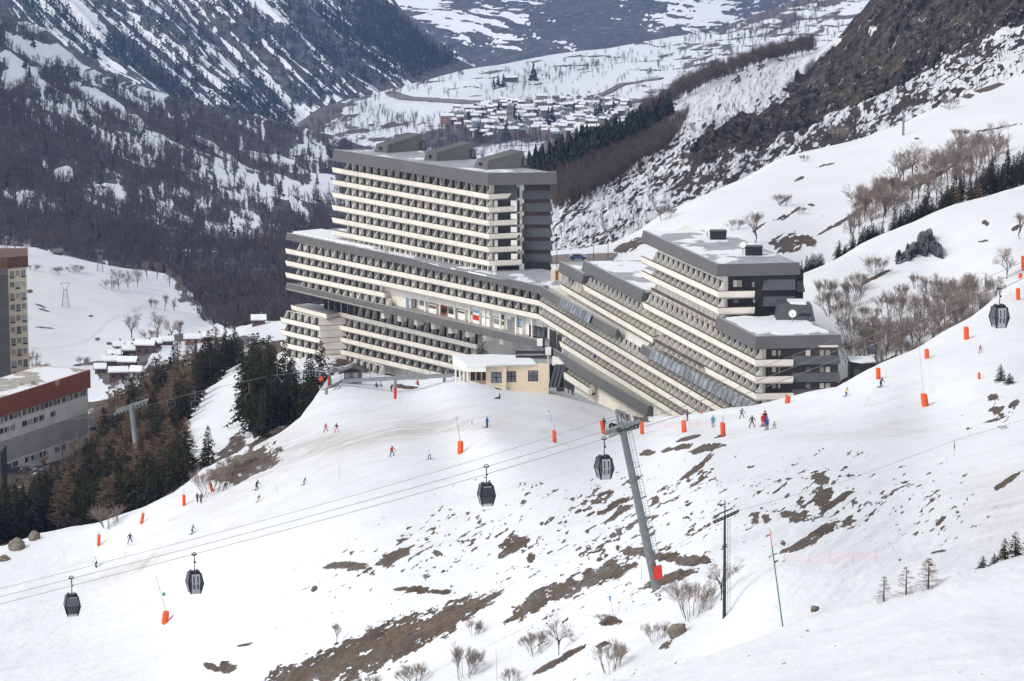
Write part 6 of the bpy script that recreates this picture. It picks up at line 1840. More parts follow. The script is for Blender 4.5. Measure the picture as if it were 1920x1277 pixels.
def bare_tree(seed, stems=1, spread=.42, levels=4, tw=.0035):
    """unit-height leafless tree: (limb mesh, twig mesh)"""
    g = np.random.default_rng(seed)
    limbs = MB(); A = []; B = []; W0 = []; W1 = []

    def grow(p, d, L, r, lv):
        d = d / np.linalg.norm(d)
        q = p + d * L
        mid = p + d * L * .5 + g.normal(size=3) * L * .04
        if lv <= 1:
            limbs.path([p, mid, q], [r, r * .8, r * .62], 4)
        else:
            A.append(p); B.append(mid); W0.append(max(r, tw * .6)); W1.append(max(r * .8, tw * .5))
            A.append(mid); B.append(q); W0.append(max(r * .8, tw * .5)); W1.append(tw * .25)
        if lv >= levels: return
        for k in range(5 if lv == 0 else g.integers(3, 6)):
            nd_ = d + g.normal(size=3) * spread + np.array([0, 0, .12])
            grow(p + (q - p) * g.uniform(.45, 1.0), nd_, L * g.uniform(.55, .82), r * .55, lv + 1)

    for s in range(stems):
        a = g.uniform(0, 6.283); t_ = 0 if stems == 1 else g.uniform(.1, .55)
        d0 = np.array([math.cos(a) * t_, math.sin(a) * t_, 1.0])
        p0 = np.array([math.cos(a) * .02 * stems, math.sin(a) * .02 * stems, -.03]) if stems > 1 else np.array([0, 0, -.03])
        grow(p0, d0, .36 if stems == 1 else .40, .020 if stems == 1 else .009, 0 if stems == 1 else 1)
    v, f = ribbons(np.array(A), np.array(B), np.array(W0), np.array(W1))
    zmax = v[:, 2].max()
    v = v / zmax
    lm = limbs.mesh("trunk", [M_bark])
    co = np.zeros(len(lm.vertices) * 3, np.float32); lm.vertices.foreach_get("co", co); lm.vertices.foreach_set("co", co / zmax)
    return lm, quick_mesh("crown", v, f, M_twig)


CON = [(trunk_mesh(.9, .016, M_bark), conifer(100 + k, r=rr, pw=pw)) for k, (rr, pw) in enumerate(((.21, .78), (.26, .6), (.20, .85), (.30, .5), (.27, .52)))]
LAR = [(trunk_mesh(.97, .011, M_bark), larch(200 + k, rr)) for k, rr in enumerate((.15, .18, .2))]
LARD = [(trunk_mesh(.97, .011, M_bark), larch(220 + k, rr, 1.5)) for k, rr in enumerate((.19, .22))]
BTR = [bare_tree(300 + k, 1, .42, 5, .0028) for k in range(4)]
BSH = [bare_tree(320 + k, 11, .26, 5, .0038) for k in range(5)]
REDT = [(trunk_mesh(.9, .016, M_bark), conifer(140, r=.42, pw=.55, mat=M_redneedle))]


def plant(kind, protos, base, h, label, cat="tree", group=None, wide=1.0, i=None):
    tm, cm_ = protos[(random.randrange(len(protos)) if i is None else i) % len(protos)]
    r = thing(kind, label, cat, base, random.uniform(0, 6.28), group)
    r.scale = (h * wide, h * wide, h)
    for nm, me in (("trunk", tm), ("crown", cm_)):
        o = link(nm, me, r)
    return r


def hgt(px_, base): return px_ * pix(base)[2] / FPX


def scatter(poly, n, mind, seed, tries=40):
    g = np.random.default_rng(seed)
    xs = [p[0] for p in poly]; ys = [p[1] for p in poly]
    out = []
    for _ in range(n * tries):
        if len(out) >= n: break
        x = g.uniform(min(xs), max(xs)); y = g.uniform(min(ys), max(ys))
        if not inpoly(np.array([x]), np.array([y]), poly)[0]: continue
        if any((x - a) ** 2 + ((y - b) * 1.6) ** 2 < mind * mind for a, b in out): continue
        out.append((x, y))
    return out


# dark wood below the piste edge
WOOD = [(-60, 1035), (0, 1024), (60, 1006), (110, 998), (185, 986), (262, 957), (326, 922), (368, 884), (345, 852), (325, 836), (352, 776), (392, 724), (430, 692), (468, 660), (400, 684), (300, 735), (200, 820), (186, 872), (130, 938), (60, 978), (-60, 992)]
for i, (x, y) in enumerate(scatter(WOOD, 255, 10.5, 5)):
    b = BANKW.pt(x, y)
    hp = 62 + 26 * (y - 660) / 340
    if RNG.random() < .27:
        plant("larch_tree", LARD, b, hgt(hp * RNG.uniform(1.0, 1.35), b), "rusty brown leafless larch standing among the dark firs of the lower wood", group="larches in the left wood", wide=RNG.uniform(1.3, 1.8))
    else:
        plant("fir_tree", CON, b, hgt(hp * RNG.uniform(.75, 1.2), b), "dark green fir crowded in the wood below the left piste edge", group="firs in the left wood", wide=RNG.uniform(1.3, 1.8))
for x, y, hp in ((238, 900, 105), (225, 930, 115), (100, 962, 85), (150, 930, 80), (178, 880, 75), (215, 800, 70), (250, 780, 75), (282, 760, 70), (310, 742, 66), (330, 740, 70), (345, 730, 64), (270, 740, 60), (300, 720, 56), (85, 960, 110), (60, 985, 105), (240, 960, 90), (322, 790, 80)):
    b = BANKW.pt(x, y); plant("larch_tree", LARD, b, hgt(hp, b), "rusty brown leafless larch standing among the dark firs of the lower wood", group="larches in the left wood", wide=1.25)
for x, y, hp in ((118, 905, 95), (150, 895, 100)):
    b = P(x, y, 742); plant("larch_tree", LAR, b, hgt(hp, b), "grey leafless larch rising in front of the red roofed building", group="larches before the red roofed building", wide=1.3)
TALL = [(446, 812), (462, 830), (482, 836), (515, 818), (545, 806), (590, 765), (606, 745), (585, 742), (540, 748), (500, 730), (470, 700), (452, 750)]
for x, y in scatter(TALL, 22, 14, 8):
    b = BANKW.pt(x, y); plant("fir_tree", CON, b, hgt(RNG.uniform(80, 120), b), "tall dark fir in the clump beside the chairlift station", group="firs by the lift station", wide=RNG.uniform(1.05, 1.35))
for x, y, hp, w in ((495, 770, 135, 1.3), (470, 790, 125, 1.3), (548, 790, 120, 1.1), (510, 800, 110, 1.2), (575, 790, 95, 1.3), (590, 792, 80, 1.2), (478, 728, 92, 1.2), (505, 700, 70, 1.2), (455, 690, 55, 1.2)):
    b = BANKW.pt(x, y); plant("fir_tree", CON, b, hgt(hp, b), "tall dark fir in the clump beside the chairlift station", group="firs by the lift station", wide=w)
b = BANKW.pt(391, 876); plant("spruce_tree", CON, b, hgt(80, b), "single well shaped dark spruce standing before the white snow strip", wide=1.35, i=0)
b = P(903, 669, 640); plant("red_conifer", REDT, b, hgt(42, b), "bushy reddish brown conifer behind the pavilion roof", wide=1.0)
for x, y, hp, w, lab in ((1876, 718, 32, 1.5, "small dark fir alone on the white slope at right"), (1893, 722, 20, 2.4, "round dark juniper beside the small lone fir at right")):
    b = PISTE.pt(x, y); plant("fir_tree", CON, b, hgt(hp, b), lab, wide=w)
c0x = [p[0] for p in crest0]; c0y = [p[1] for p in crest0]
for x, y, hp, w, lab in ((1853, 1068, 28, 1.9, "low dark pine peeping over the snow bank at right"), (1875, 1060, 24, 1.9, "small dark pine between two others behind the bank at right"), (1894, 1055, 46, 1.5, "taller dark pine behind the snow bank at right edge"), (1914, 1048, 50, 1.7, "dark pine cut by the right frame edge behind the bank")):
    b = BANK.pt(x, float(np.interp(x, c0x, c0y))) + Vector((0, 2.5, -.45)); plant("pine_tree", CON, b, hgt(hp, b), lab, wide=w)
# dark belt along the right hill crest
c2x = [p[0] for p in crest2]; c2y = [p[1] for p in crest2]
for i in range(96):
    x = 1503 + (1935 - 1503) * (i / 95) ** .9 + RNG.uniform(-4, 4)
    if 1548 < x < 1570 or 1655 < x < 1668: continue
    yc = float(np.interp(x, c2x, c2y)); row = RNG.random() * np.clip((x - 1640) / 200, 0.05, 1)
    y = yc + 4 - row * 40
    b = UPPER.pt(x, y); hp = RNG.uniform(24, 42) + 14 * np.clip((x - 1650) / 200, 0, 1)
    if 1740 < x < 1850 and RNG.random() < .35:
        plant("larch_tree", LARD, b, hgt(hp * .9, b), "brown larch among the dark firs lining the right hill crest", group="larches on the hill crest", wide=1.4)
    else:
        plant("fir_tree", CON, b, hgt(hp, b), "dark fir in the belt lining the right hill crest", group="firs on the hill crest", wide=RNG.uniform(1.1, 1.5))
# leafless copses
COP1 = [(1580, 470), (1650, 440), (1720, 400), (1800, 350), (1890, 300), (1880, 285), (1790, 300), (1700, 330), (1640, 390), (1590, 440)]
for x, y in scatter(COP1, 44, 16, 21):
    b = UPPER.pt(x, y); plant("bare_tree", BTR + BSH[:2], b, hgt(RNG.uniform(40, 76), b), "leafless greyish tree in the copse on the upper snow slope", group="bare trees of the upper copse", wide=RNG.uniform(.8, 1.15))
for x, y, hp, lab in ((1416, 456, 62, "spreading leafless tree rising behind the right tower roof"), (1378, 432, 24, "faint small leafless tree left of the spreading one behind the roof"), (1467, 388, 26, "small leafless bush on the upper snow below a brown rib"), (1508, 305, 14, "dark round shrub on the upper snow slope"), (1800, 260, 26, "single small leafless tree on the upper snow right of the mast"), (1500, 400, 16, "tiny shrub on the upper snow slope near a mark"), (1572, 262, 30, "leafless bush on the edge of the rocky slope"), (1780, 205, 26, "leafless bush on the skyline edge below the rocks"), (1246, 412, 30, "greyish low thicket behind the right tower roof")):
    b = UPPER.pt(x, y); plant("bare_tree", BTR if hp > 40 else BSH, b, hgt(hp, b), lab, wide=1.2)
COP2 = [(1610, 690), (1640, 640), (1700, 600), (1760, 570), (1830, 560), (1850, 600), (1800, 640), (1720, 675), (1650, 710)]
for x, y in scatter(COP2, 46, 15, 22):
    b = HILL.pt(x, y); plant("bare_tree", BTR + BSH[:2], b, hgt(RNG.uniform(48, 84), b), "brownish leafless tree in the gully copse right of the apartments", group="bare trees of the gully copse", wide=RNG.uniform(.7, 1.05))
for x, y, hp in ((1545, 560, 44), (1562, 590, 52), (1580, 600, 46), (1600, 570, 56), (1590, 630, 50), (1612, 640, 52), (1598, 680, 60), (1630, 600, 40), (1668, 590, 60), (1690, 560, 36), (1720, 540, 34), (1640, 520, 44), (1742, 545, 30), (1770, 545, 30), (1608, 545, 40)):
    b = HILL.pt(x, y); plant("bare_tree", BSH, b, hgt(hp, b), "pale frosted bush on the hillside behind the right block", "bush", "pale bushes behind the right block", 1.0)
for x, y, hp, lab in ((1888, 520, 66, "leafless tree near the right edge above the column of pads"), (1912, 445, 54, "leafless tree cut by the right edge on the hill"), (1868, 560, 50, "thin leafless tree beside the upper cabin")):
    b = HILL.pt(x, y); plant("bare_tree", BTR, b, hgt(hp, b), lab, wide=1.1)
# bushes of the foreground
for x, y, hp, w, pr, lab in ((1048, 1228, 78, .95, BTR, "leafless round tree at the bottom, right one of a close pair"), (1004, 1224, 58, .9, BSH, "leafless bush at the bottom, left one of a close pair"), (1146, 1264, 68, .95, BSH, "vase shaped leafless bush at the bottom right of centre"), (1297, 1164, 80, 1.0, BSH, "big leafless bush beside the drag lift pylon foot"), (1352, 1132, 92, .85, BTR, "leafless tree behind the drag lift pylon"),
                             (873, 1270, 78, .9, BSH, "leafless bush at the bottom below the largest earth patch"), (776, 1284, 52, 1.2, BSH, "low leafless bush at the bottom edge, under the earth patch"), (632, 1207, 46, .8, BTR, "small leafless tree above the earth patch at left"), (700, 1196, 30, 1.0, BSH, "dark small bush at the upper rim of the large earth patch"), (890, 1192, 36, .9, BSH, "small leafless bush between earth streaks at bottom centre"),
                             (1231, 1207, 42, 1.1, BSH, "straggly low bush left of the standing boulder"), (206, 992, 46, 1.3, BSH, "rounded brownish leafless bush at the forest edge beside a pad"), (392, 926, 58, 1.0, BSH, "grey leafless bush behind the tilted pad at the forest edge"), (432, 890, 40, 1.1, BSH, "grey leafless bush on the earth bank at the forest edge"), (412, 905, 40, 1.0, BSH, "grey leafless bush next to the forest edge earth bank"),
                             (1137, 1172, 18, 2.2, BSH, "low dark heather tuft below the tower foot"), (690, 1290, 30, 1.5, BSH, "low leafless bush cut by the bottom edge at left"), (960, 1288, 40, .8, BSH, "thin leafless bush cut by the bottom edge at centre"), (1880, 800, 8, 2, BSH, "tiny dark tuft on the right piste")):
    b = PISTE.pt(x, y); plant("bare_tree" if pr is BTR else "bare_bush", pr, b, hgt(hp, b), lab, "tree" if pr is BTR else "bush", wide=w)
for x, y, hp, pr, lab in ((1662, 1133, 62, LAR, "sparse grey young larch on the bank, leftmost of three"), (1704, 1119, 66, LAR, "sparse grey young larch on the bank, middle of three"), (1746, 1106, 70, LARD, "brown bushy young larch on the bank, right of three")):
    b = BANK.pt(x, y - 2) + Vector((0, 1.5, -.6)); plant("larch_tree", pr, b, hgt(hp, b), lab, wide=2.3)
# meadow trees
for x, y, hp, w, pr, lab in ((247, 642, 66, .8, BTR, "tall leafless tree on the white meadow above the chalets"), (296, 632, 52, 1.0, BTR, "round leafless tree on the meadow, right of the tall one"), (322, 640, 50, .9, BTR, "leafless tree in the thicket above the lower chalets"), (338, 642, 44, .9, BTR, "leafless tree at the right end of the thicket above the chalets"), (282, 640, 24, 1.4, BSH, "low thicket at the foot of the round meadow tree"),
                             (205, 545, 24, 1.2, BSH, "dark bush at the left end of the upper meadow row"), (222, 545, 46, .9, BTR, "leafless tree in the upper meadow row, second from left"), (240, 545, 40, .9, BTR, "leafless tree in the upper meadow row, third from left"), (258, 540, 42, .8, BTR, "leafless tree in the upper meadow row, fourth from left"), (275, 528, 40, .8, BTR, "leafless tree in the upper meadow row towards the wood"), (295, 525, 38, .8, BTR, "leafless tree at the wood's edge above the meadow"), (318, 540, 40, .8, BTR, "leafless tree joining the upper meadow row to the wood"), (335, 556, 42, .8, BTR, "leafless tree on the lower edge of the wood"),
                             (288, 577, 22, 1.0, BSH, "small dark shrub left of two meadow trees"), (310, 582, 34, .9, BTR, "small leafless tree on mid meadow, left of a pair"), (326, 584, 30, .9, BTR, "small leafless tree on mid meadow, right of a pair"), (108, 516, 18, 1.3, BSH, "grey bush on the meadow near the pylon"), (140, 513, 14, 3.0, BSH, "wide grey bush on the upper meadow"), (63, 506, 12, 2.2, BSH, "low grey bush beside the yellow tower"), (58, 692, 40, .9, BSH, "leafless bush behind the red roofed building's roof"), (75, 694, 16, 2.2, BSH, "dark low bush behind the red roofed building's roof"), (156, 688, 22, 1.2, BSH, "small round bush above the red roof corner"),
                             (10, 478, 34, .7, BTR, "leafless tree on the skyline by the yellow tower, leftmost"), (28, 478, 34, .7, BTR, "leafless tree on the skyline beside the yellow tower"), (50, 480, 34, .7, BTR, "leafless tree on the skyline right of the yellow tower"), (240, 660, 20, 1.2, BSH, "grey bush just above the lower chalets")):
    b = MEADOW.pt(x, y); plant("bare_tree" if pr is BTR else "bare_bush", pr, b, hgt(hp, b), lab, "tree" if pr is BTR else "bush", wide=w)


# ---------------------------------------------------------------- far woods as masses
def far_mass(name, label, sheet, pts, kind, hm, mat, blades, seed, width=.3):
    g = np.random.default_rng(seed)
    B = sheet.world(np.array([p[0] for p in pts]), np.array([p[1] for p in pts]))
    n = len(B); H = hm * g.uniform(.65, 1.35, n)
    A_ = np.repeat(B, blades, 0); Hh = np.repeat(H, blades)
    k = np.tile(np.arange(blades), n)
    a = g.uniform(0, 6.283, n * blades)
    if kind == "bare":
        st = A_.copy(); tp = A_.copy()
        isT = k == 0
        f0 = np.where(isT, 0, g.uniform(.15, .7, n * blades))
        st[:, 2] += f0 * Hh
        sp_ = np.where(isT, 0.02, g.uniform(.1, .32, n * blades)) * Hh
        tp[:, 0] += np.cos(a) * sp_; tp[:, 1] += np.sin(a) * sp_; tp[:, 2] += np.minimum(1.0, f0 + np.where(isT, .95, g.uniform(.2, .42, n * blades))) * Hh
        w0 = np.where(isT, .022, .020) * Hh * width / .3; w1 = w0 * .35
        side = np.tile(np.array([[0, 1.0, 0]]), (n * blades, 1)) + g.normal(size=(n * blades, 3)) * .4
        v, f = ribbons(st, tp, w0, w1, side)
    else:
        z = (k + .5) / blades
        R = (1 - z) * width * Hh + .02 * Hh
        st = A_.copy(); tp = A_.copy()
        st[:, 2] += (z + .10) * Hh; tp[:, 2] += (z - .06) * Hh
        a = k * 2.4 + np.repeat(g.uniform(0, 6.28, n), blades)
        tp[:, 0] += np.cos(a) * R; tp[:, 1] += np.sin(a) * R
        v, f = ribbons(st, tp, R * .10 + .01 * Hh, R * .55 + .02 * Hh)
    o = link(name, quick_mesh(name, v, f, mat))
    return tag(o, label, "wood", kind="stuff")


def cloud(poly, n, seed, keep=None):
    g = np.random.default_rng(seed)
    xs = [p[0] for p in poly]; ys = [p[1] for p in poly]
    X = g.uniform(min(xs), max(xs), n * 4); Y = g.uniform(min(ys), max(ys), n * 4)
    m = inpoly(X, Y, poly)
    if keep is not None: m &= keep(X, Y)
    X, Y = X[m][:n], Y[m][:n]
    o = np.argsort(Y)
    return list(zip(X[o], Y[o]))


V0 = np.zeros(1)
wp = [(-60, 30), (70, 52), (130, 120), (200, 152), (300, 187), (400, 219), (500, 238), (560, 252), (660, 275), (660, 560), (520, 625), (395, 618), (345, 560), (300, 520), (0, 485), (-60, 480)]
far_mass("bare_wood", "brown leafless wood covering the far left hillside", WOODED, cloud(wp, 12500, 31, lambda X, Y: wood_bare(X, Y, None) > -.12 + RNG.random(X.shape) * .25), "bare", 8, M_twig_far, 11, 41, .22)
far_mass("fir_wood", "scattered dark firs on the far left hillside", WOODED, cloud(wp, 90, 32), "fir", 11, M_needle_far, 16, 42, .2)
sp_ = [(520, 250), (600, 225), (700, 185), (780, 165), (1000, 118), (1140, 98), (1400, 42), (1560, -5), (1650, 100), (1300, 190), (1200, 200), (1160, 290), (1000, 310), (700, 310), (560, 300)]
def sk(X, Y):
    d = .10 + .9 * gauss(X, Y, 600, 232, 90, 30, -24) + .5 * gauss(X, Y, 850, 135, 120, 10, -14) + .9 * gauss(X, Y, 700, 175, 120, 8, -12) + .7 * gauss(X, Y, 1060, 135, 90, 14, -10) + .35 * gauss(X, Y, 1280, 110, 130, 20, -20) + .5 * gauss(X, Y, 1480, 40, 100, 40, -20) + .8 * gauss(X, Y, 860, 275, 140, 30, 0) + .6 * gauss(X, Y, 720, 240, 60, 30, 0) + .9 * gauss(X, Y, 1430, 25, 140, 8, -20)
    d = d - .9 * gauss(X, Y, 820, 205, 80, 12, 4)
    d = d * (.4 + 1.2 * (streak(X, Y, -20, 40, 16, 95, 3) > .5))
    return RNG.random(X.shape) < d
far_mass("bare_wood", "leafless trees dotted over the far meadows round the village", SHOULDER, cloud(sp_, 3000, 33, sk), "bare", 10.5, M_twig_far, 30, 43, .085)
far_mass("fir_wood", "dark firs among the roofs of the far village", SHOULDER, [(926, 160), (934, 158), (944, 158), (1000, 150), (1004, 150), (1125, 226), (1135, 222), (1142, 228), (1150, 220), (1118, 232), (965, 240), (973, 242), (1035, 240), (1028, 243), (898, 268), (945, 265), (950, 262), (935, 232), (880, 240)], "fir", 17, M_needle_far, 26, 44, .26)
# rocky slope woods
edge = [(980, 332), (1040, 304), (1100, 284), (1180, 250), (1262, 205), (1240, 235), (1180, 280), (1120, 310), (1060, 335), (1010, 352)]
far_mass("fir_wood", "dark fir wood along the left edge of the rocky slope", ROCKY, cloud(edge, 460, 34), "fir", 8.0, M_needle_far, 34, 45, .24)
far_mass("larch_wood", "brown larch wood below the dark firs of the rocky slope", ROCKY, cloud([(1030, 350), (1120, 312), (1190, 285), (1260, 240), (1290, 225), (1250, 290), (1180, 330), (1100, 375), (1040, 400)], 900, 35), "bare", 5.8, M_larch_far, 46, 46, .11)
far_mass("larch_wood", "brown larch belt along the crest of the rocky slope", ROCKY, cloud([(1175, 246), (1280, 186), (1400, 136), (1528, 98), (1530, 88), (1500, 92), (1400, 120), (1280, 172), (1200, 222)], 2000, 36), "bare", 6.8, M_larch_far, 40, 47, .10)
far_mass("scrub", "dark scrub scattered among the snowy rocks", ROCKY, cloud([(1040, 470), (1060, 380), (1200, 290), (1280, 195), (1420, 140), (1530, 105), (1480, 180), (1500, 260), (1900, 60), (1920, 130), (1600, 260), (1300, 380), (1150, 460)], 1900, 37, lambda X, Y: RNG.random(X.shape) < .5), "bare", 2.6, M_twig_far, 22, 48, .14)
# firs far across
far_mass("fir_wood", "tiny dark firs on the distant blue mountain flank", MOUNT, cloud([(0, 40), (100, 60), (400, 210), (560, 240), (860, 130), (740, 5), (640, -20), (0, -20)], 3000, 38, lambda X, Y: (mount_bare(X, Y, None) > .1) & (RNG.random(X.shape) < .2 + .8 * gauss(X, Y, 760, 80, 120, 60, 40) + .5 * gauss(X, Y, 200, 90, 200, 40, 40) + .4 * gauss(X, Y, 480, 200, 200, 30, 30))), "fir", 17, M_needle_far, 9, 49, .2)

# ---------------------------------------------------------------- rocks
M_rock = ground_mat("boulder_rock", SNOW, (0.12, 0.105, 0.09), (0.24, 0.215, 0.185), fs=2.0, edge=.5, bscale=1.5)
M_rock2, _nt, _b = new_mat("dark_outcrop_rock")
_nt.links.new(mixc(_nt, ramp(_nt, noise(_nt, .5, 7, .75), .35, .65), (0.018, 0.02, 0.025), (0.10, 0.105, 0.115)), _b.inputs["Base Color"])
M_boulder = plain("lichen_boulder", (0.19, 0.165, 0.13), .9, var=.5, scale=1.6, bump=.4)


def boulder(base, sx, sy, sz, seed, label, mat, name="boulder"):
    g = np.random.default_rng(seed)
    V = []; F_ = []; nu_, nv = 22, 13
    for j in range(nv):
        th = math.pi * j / (nv - 1)
        for i in range(nu_):
            ph = 2 * math.pi * i / nu_
            V.append((math.sin(th) * math.cos(ph), math.sin(th) * math.sin(ph), math.cos(th)))
    V = np.array(V)
    for k in range(7):
        d = g.normal(size=3); d /= np.linalg.norm(d); c = g.uniform(.55, .9)
        over = V @ d - c; V -= np.where(over > 0, over, 0)[:, None] * d * .9
    q = fbm(V[:, 0] * 2.2 + seed, V[:, 1] * 2.2 + V[:, 2] * 1.7, 4, seed)
    V *= (1 + (q - .5) * .6)[:, None]
    V *= np.array([sx, sy, sz])
    for j in range(nv - 1):
        for i in range(nu_): F_.append((j * nu_ + i, j * nu_ + (i + 1) % nu_, (j + 1) * nu_ + (i + 1) % nu_, (j + 1) * nu_ + i))
    o = link(name, quick_mesh(name, V, np.array(F_), mat)); o.location = base
    return tag(o, label, "rock")


for sh, x, y, w, h, lab in ((PISTE, 1271, 1196, 36, 34, "upright grey brown boulder standing in the snow near the bottom"), (PISTE, 64, 1013, 24, 22, "grey boulder at far left below the wood, right one of two"), (PISTE, 32, 1030, 38, 26, "wide reddish boulder with snow at far left edge"), (PISTE, 8, 1050, 24, 12, "small low boulder at the left frame edge"), (PISTE, 455, 868, 60, 20, "brown earthy rock hump at the forest corner"), (PISTE, 1526, 1140, 15, 9, "small flat stone on the white slope right of the marker, left one"), (PISTE, 1553, 1155, 13, 7, "small flat stone on the white slope, right one")):
    b = sh.pt(x, y); k = pix(b)[2] / FPX
    boulder(b + Vector((0, 0, h * k * .2)), w * k * .5, w * k * .45, h * k * .62, int(x), lab, M_boulder)
OUT = [(1674, 494), (1688, 480), (1702, 471), (1720, 468), (1722, 452), (1733, 443), (1746, 450), (1762, 466), (1769, 485), (1756, 483), (1742, 474), (1730, 481), (1716, 478), (1702, 489), (1686, 492)]
gx_, gy_ = np.meshgrid(np.linspace(1668, 1776, 90), np.linspace(498, 438, 56))
wx = (fbm(gx_ / 7, gy_ / 5, 4, 3, .65) - .5) * 16
ins = inpoly(gx_ + wx, gy_ + wx * .7, OUT)
SV = HILL.world(gx_, gy_)
hh_ = np.where(ins, .35 + 2.6 * np.abs(fbm(gx_ / 13 - gy_ / 30, gy_ / 7, 5, 9, .62) - .35) * 2, -.5)
SV[..., 2] += hh_ * .8; SV[..., 1] -= hh_ * .9
ii = np.arange(90 * 56).reshape(56, 90)
ff = np.stack([ii[:-1, :-1], ii[:-1, 1:], ii[1:, 1:], ii[1:, :-1]], -1).reshape(-1, 4)
keep = ins.ravel()[ff].any(1)
tag(link("rock_outcrop", quick_mesh("rock_outcrop", SV.reshape(-1, 3), ff[keep], M_rock2)), "jagged dark rock outcrop breaking through the white hill at right", "rock")
# ---------------------------------------------------------------- far village and chalets
M_vw = [plain("stone_house_wall", (0.27, 0.24, 0.21), .9), plain("tan_house_wall", (0.42, 0.33, 0.25), .9), plain("timber_house_wall", (0.12, 0.075, 0.05), .9), plain("pale_house_wall", (0.50, 0.47, 0.43), .9), plain("pink_house_wall", (0.42, 0.25, 0.19), .9)]
M_vroof = [plain("slate_roof", (0.13, 0.13, 0.14), .8), plain("teal_metal_roof", (0.16, 0.22, 0.25), .6)]
WALLS = ["grey stone", "tan rendered", "dark timber", "pale rendered", "pinkish rendered"]


def house_mesh(w, d, h, rh, snow, wm, rm, dormer=False):
    wall = MB()
    wall.prism([Vector((-w / 2, -d / 2, 0)), Vector((w / 2, -d / 2, 0)), Vector((w / 2, d / 2, 0)), Vector((-w / 2, d / 2, 0))], -4, h)
    for s in (-1, 1): wall.add([(s * w / 2, -d / 2, h), (s * w / 2, d / 2, h), (s * w / 2, 0, h + rh)], [(0, 1, 2)])
    for i in range(int(w // 3)):
        for zz in np.arange(1.2, h - 1, 2.7): wall.frame_box((-w / 2 + 1 + i * 3, -d / 2 - .05, zz), (1.1, 0, 0), (0, .08, 0), (0, 0, 1.2), 1)
    o = .7
    roof = MB()
    def sh(th, e, z, mi):
        roof.loft([[Vector((x, -d / 2 - e, h - e * rh / (d / 2) + z)), Vector((x, 0, h + rh + z)), Vector((x, d / 2 + e, h - e * rh / (d / 2) + z)), Vector((x, d / 2 + e, h - e * rh / (d / 2) + z + th)), Vector((x, 0, h + rh + z + th)), Vector((x, -d / 2 - e, h - e * rh / (d / 2) + z + th))] for x in (-w / 2 - e, w / 2 + e)], mi)
    sh(.22, o, 0, 0)
    if snow: sh(.45, o - .15, .23, 1)
    roof.box((w * .22, .6, h + rh + .5), (.8, .8, 1.6), 0)
    return wall.mesh("walls", [wm, M_frame]), roof.mesh("roof", [rm, M_snowpile])


HM = {}
def house(name, label, base, w, d, h, rh, rz, wk=0, snow=True, rk=0, group=None, cat="house"):
    key = (round(w, 1), round(d, 1), round(h, 1), wk, snow, rk)
    if key not in HM: HM[key] = house_mesh(w, d, h, rh, snow, M_vw[wk], M_vroof[rk])
    r = thing(name, label, cat, base, rz, group)
    for nm, me in zip(("walls", "roof"), HM[key]): link(nm, me, r)
    return r


VPOLY = [(828, 232), (850, 212), (900, 205), (940, 196), (1000, 192), (1080, 193), (1150, 196), (1185, 200), (1170, 215), (1140, 240), (1105, 255), (1075, 268), (1040, 262), (1000, 258), (940, 262), (905, 268), (880, 252), (840, 240)]
SIZES = [(8, 5.0, 6, 1.5), (9.5, 5.5, 7, 1.6), (6.5, 5, 5.5, 1.5), (11, 5.5, 6.5, 1.6), (7.5, 6, 8.5, 1.7)]
vs_ = sorted(scatter(VPOLY, 285, 4.7, 51, 200), key=lambda p: p[1])
for i, (x, y) in enumerate(vs_):
    b = SHOULDER.pt(x, y); w, d, h, rh = SIZES[int(RNG.integers(0, 5))]
    wk = int(RNG.choice([0, 0, 1, 2, 3, 0, 2])); rk = int(RNG.random() < .06); sn = RNG.random() > (.1 if not rk else .7)
    lab = "%s house %s in the crowded far village" % (WALLS[wk], ("under thick roof snow" if sn else ("with a bare teal metal roof" if rk else "with a bare slate roof")))
    house("village_house", lab, b, w, d, h, rh, RNG.choice([0, .25, -.3, 1.4, .1, 1.57]), wk, sn, rk, "houses of the far village")
for x, y, w, d, h, wk, lab in ((838, 238, 15, 9, 10, 4, "large pinkish house at the left end of the far village"), (918, 244, 18, 9, 8, 1, "broad tan house with an orange balcony front below the church"), (944, 232, 15, 9, 10, 3, "large pale building just left of the church tower"), (1015, 203, 12, 8, 13, 1, "tall tan building near the upper edge of the far village"), (1108, 252, 15, 8, 8, 4, "orange tinted chalet at the right lower edge of the far village"), (985, 216, 18, 8, 8, 3, "long pale house behind the church tower"), (1075, 240, 14, 8, 8, 0, "wide grey stone house at the village's right"), (958, 152, 16, 11, 6, 2, "lone timber chalet among trees above the valley road")):
    house("village_house", lab, SHOULDER.pt(x, y), w, d, h, 2.2, 0.15, wk)
ct = thing("church_tower", "square grey stone church tower rising from the middle of the far village", "church tower", SHOULDER.pt(956, 243))
mb = MB(); mb.prism([Vector((-3.6, -3.6, 0)), Vector((3.6, -3.6, 0)), Vector((3.6, 3.6, 0)), Vector((-3.6, 3.6, 0))], -3, 21); mb.build("tower", [M_vw[0]], ct)
mb = MB(); mb.loft([[Vector((-4, -4, 21)), Vector((4, -4, 21)), Vector((4, 4, 21)), Vector((-4, 4, 21))], [Vector((-.3, -.3, 28)), Vector((.3, -.3, 28)), Vector((.3, .3, 28)), Vector((-.3, .3, 28))]]); mb.build("spire", [M_vroof[0]], ct)
for s in (-1, 1):
    mb = MB(); mb.frame_box((s * 1.5 - .7, -3.68, 15), (1.4, 0, 0), (0, .1, 0), (0, 0, 3)); mb.build("belfry_window", [M_dark], ct)
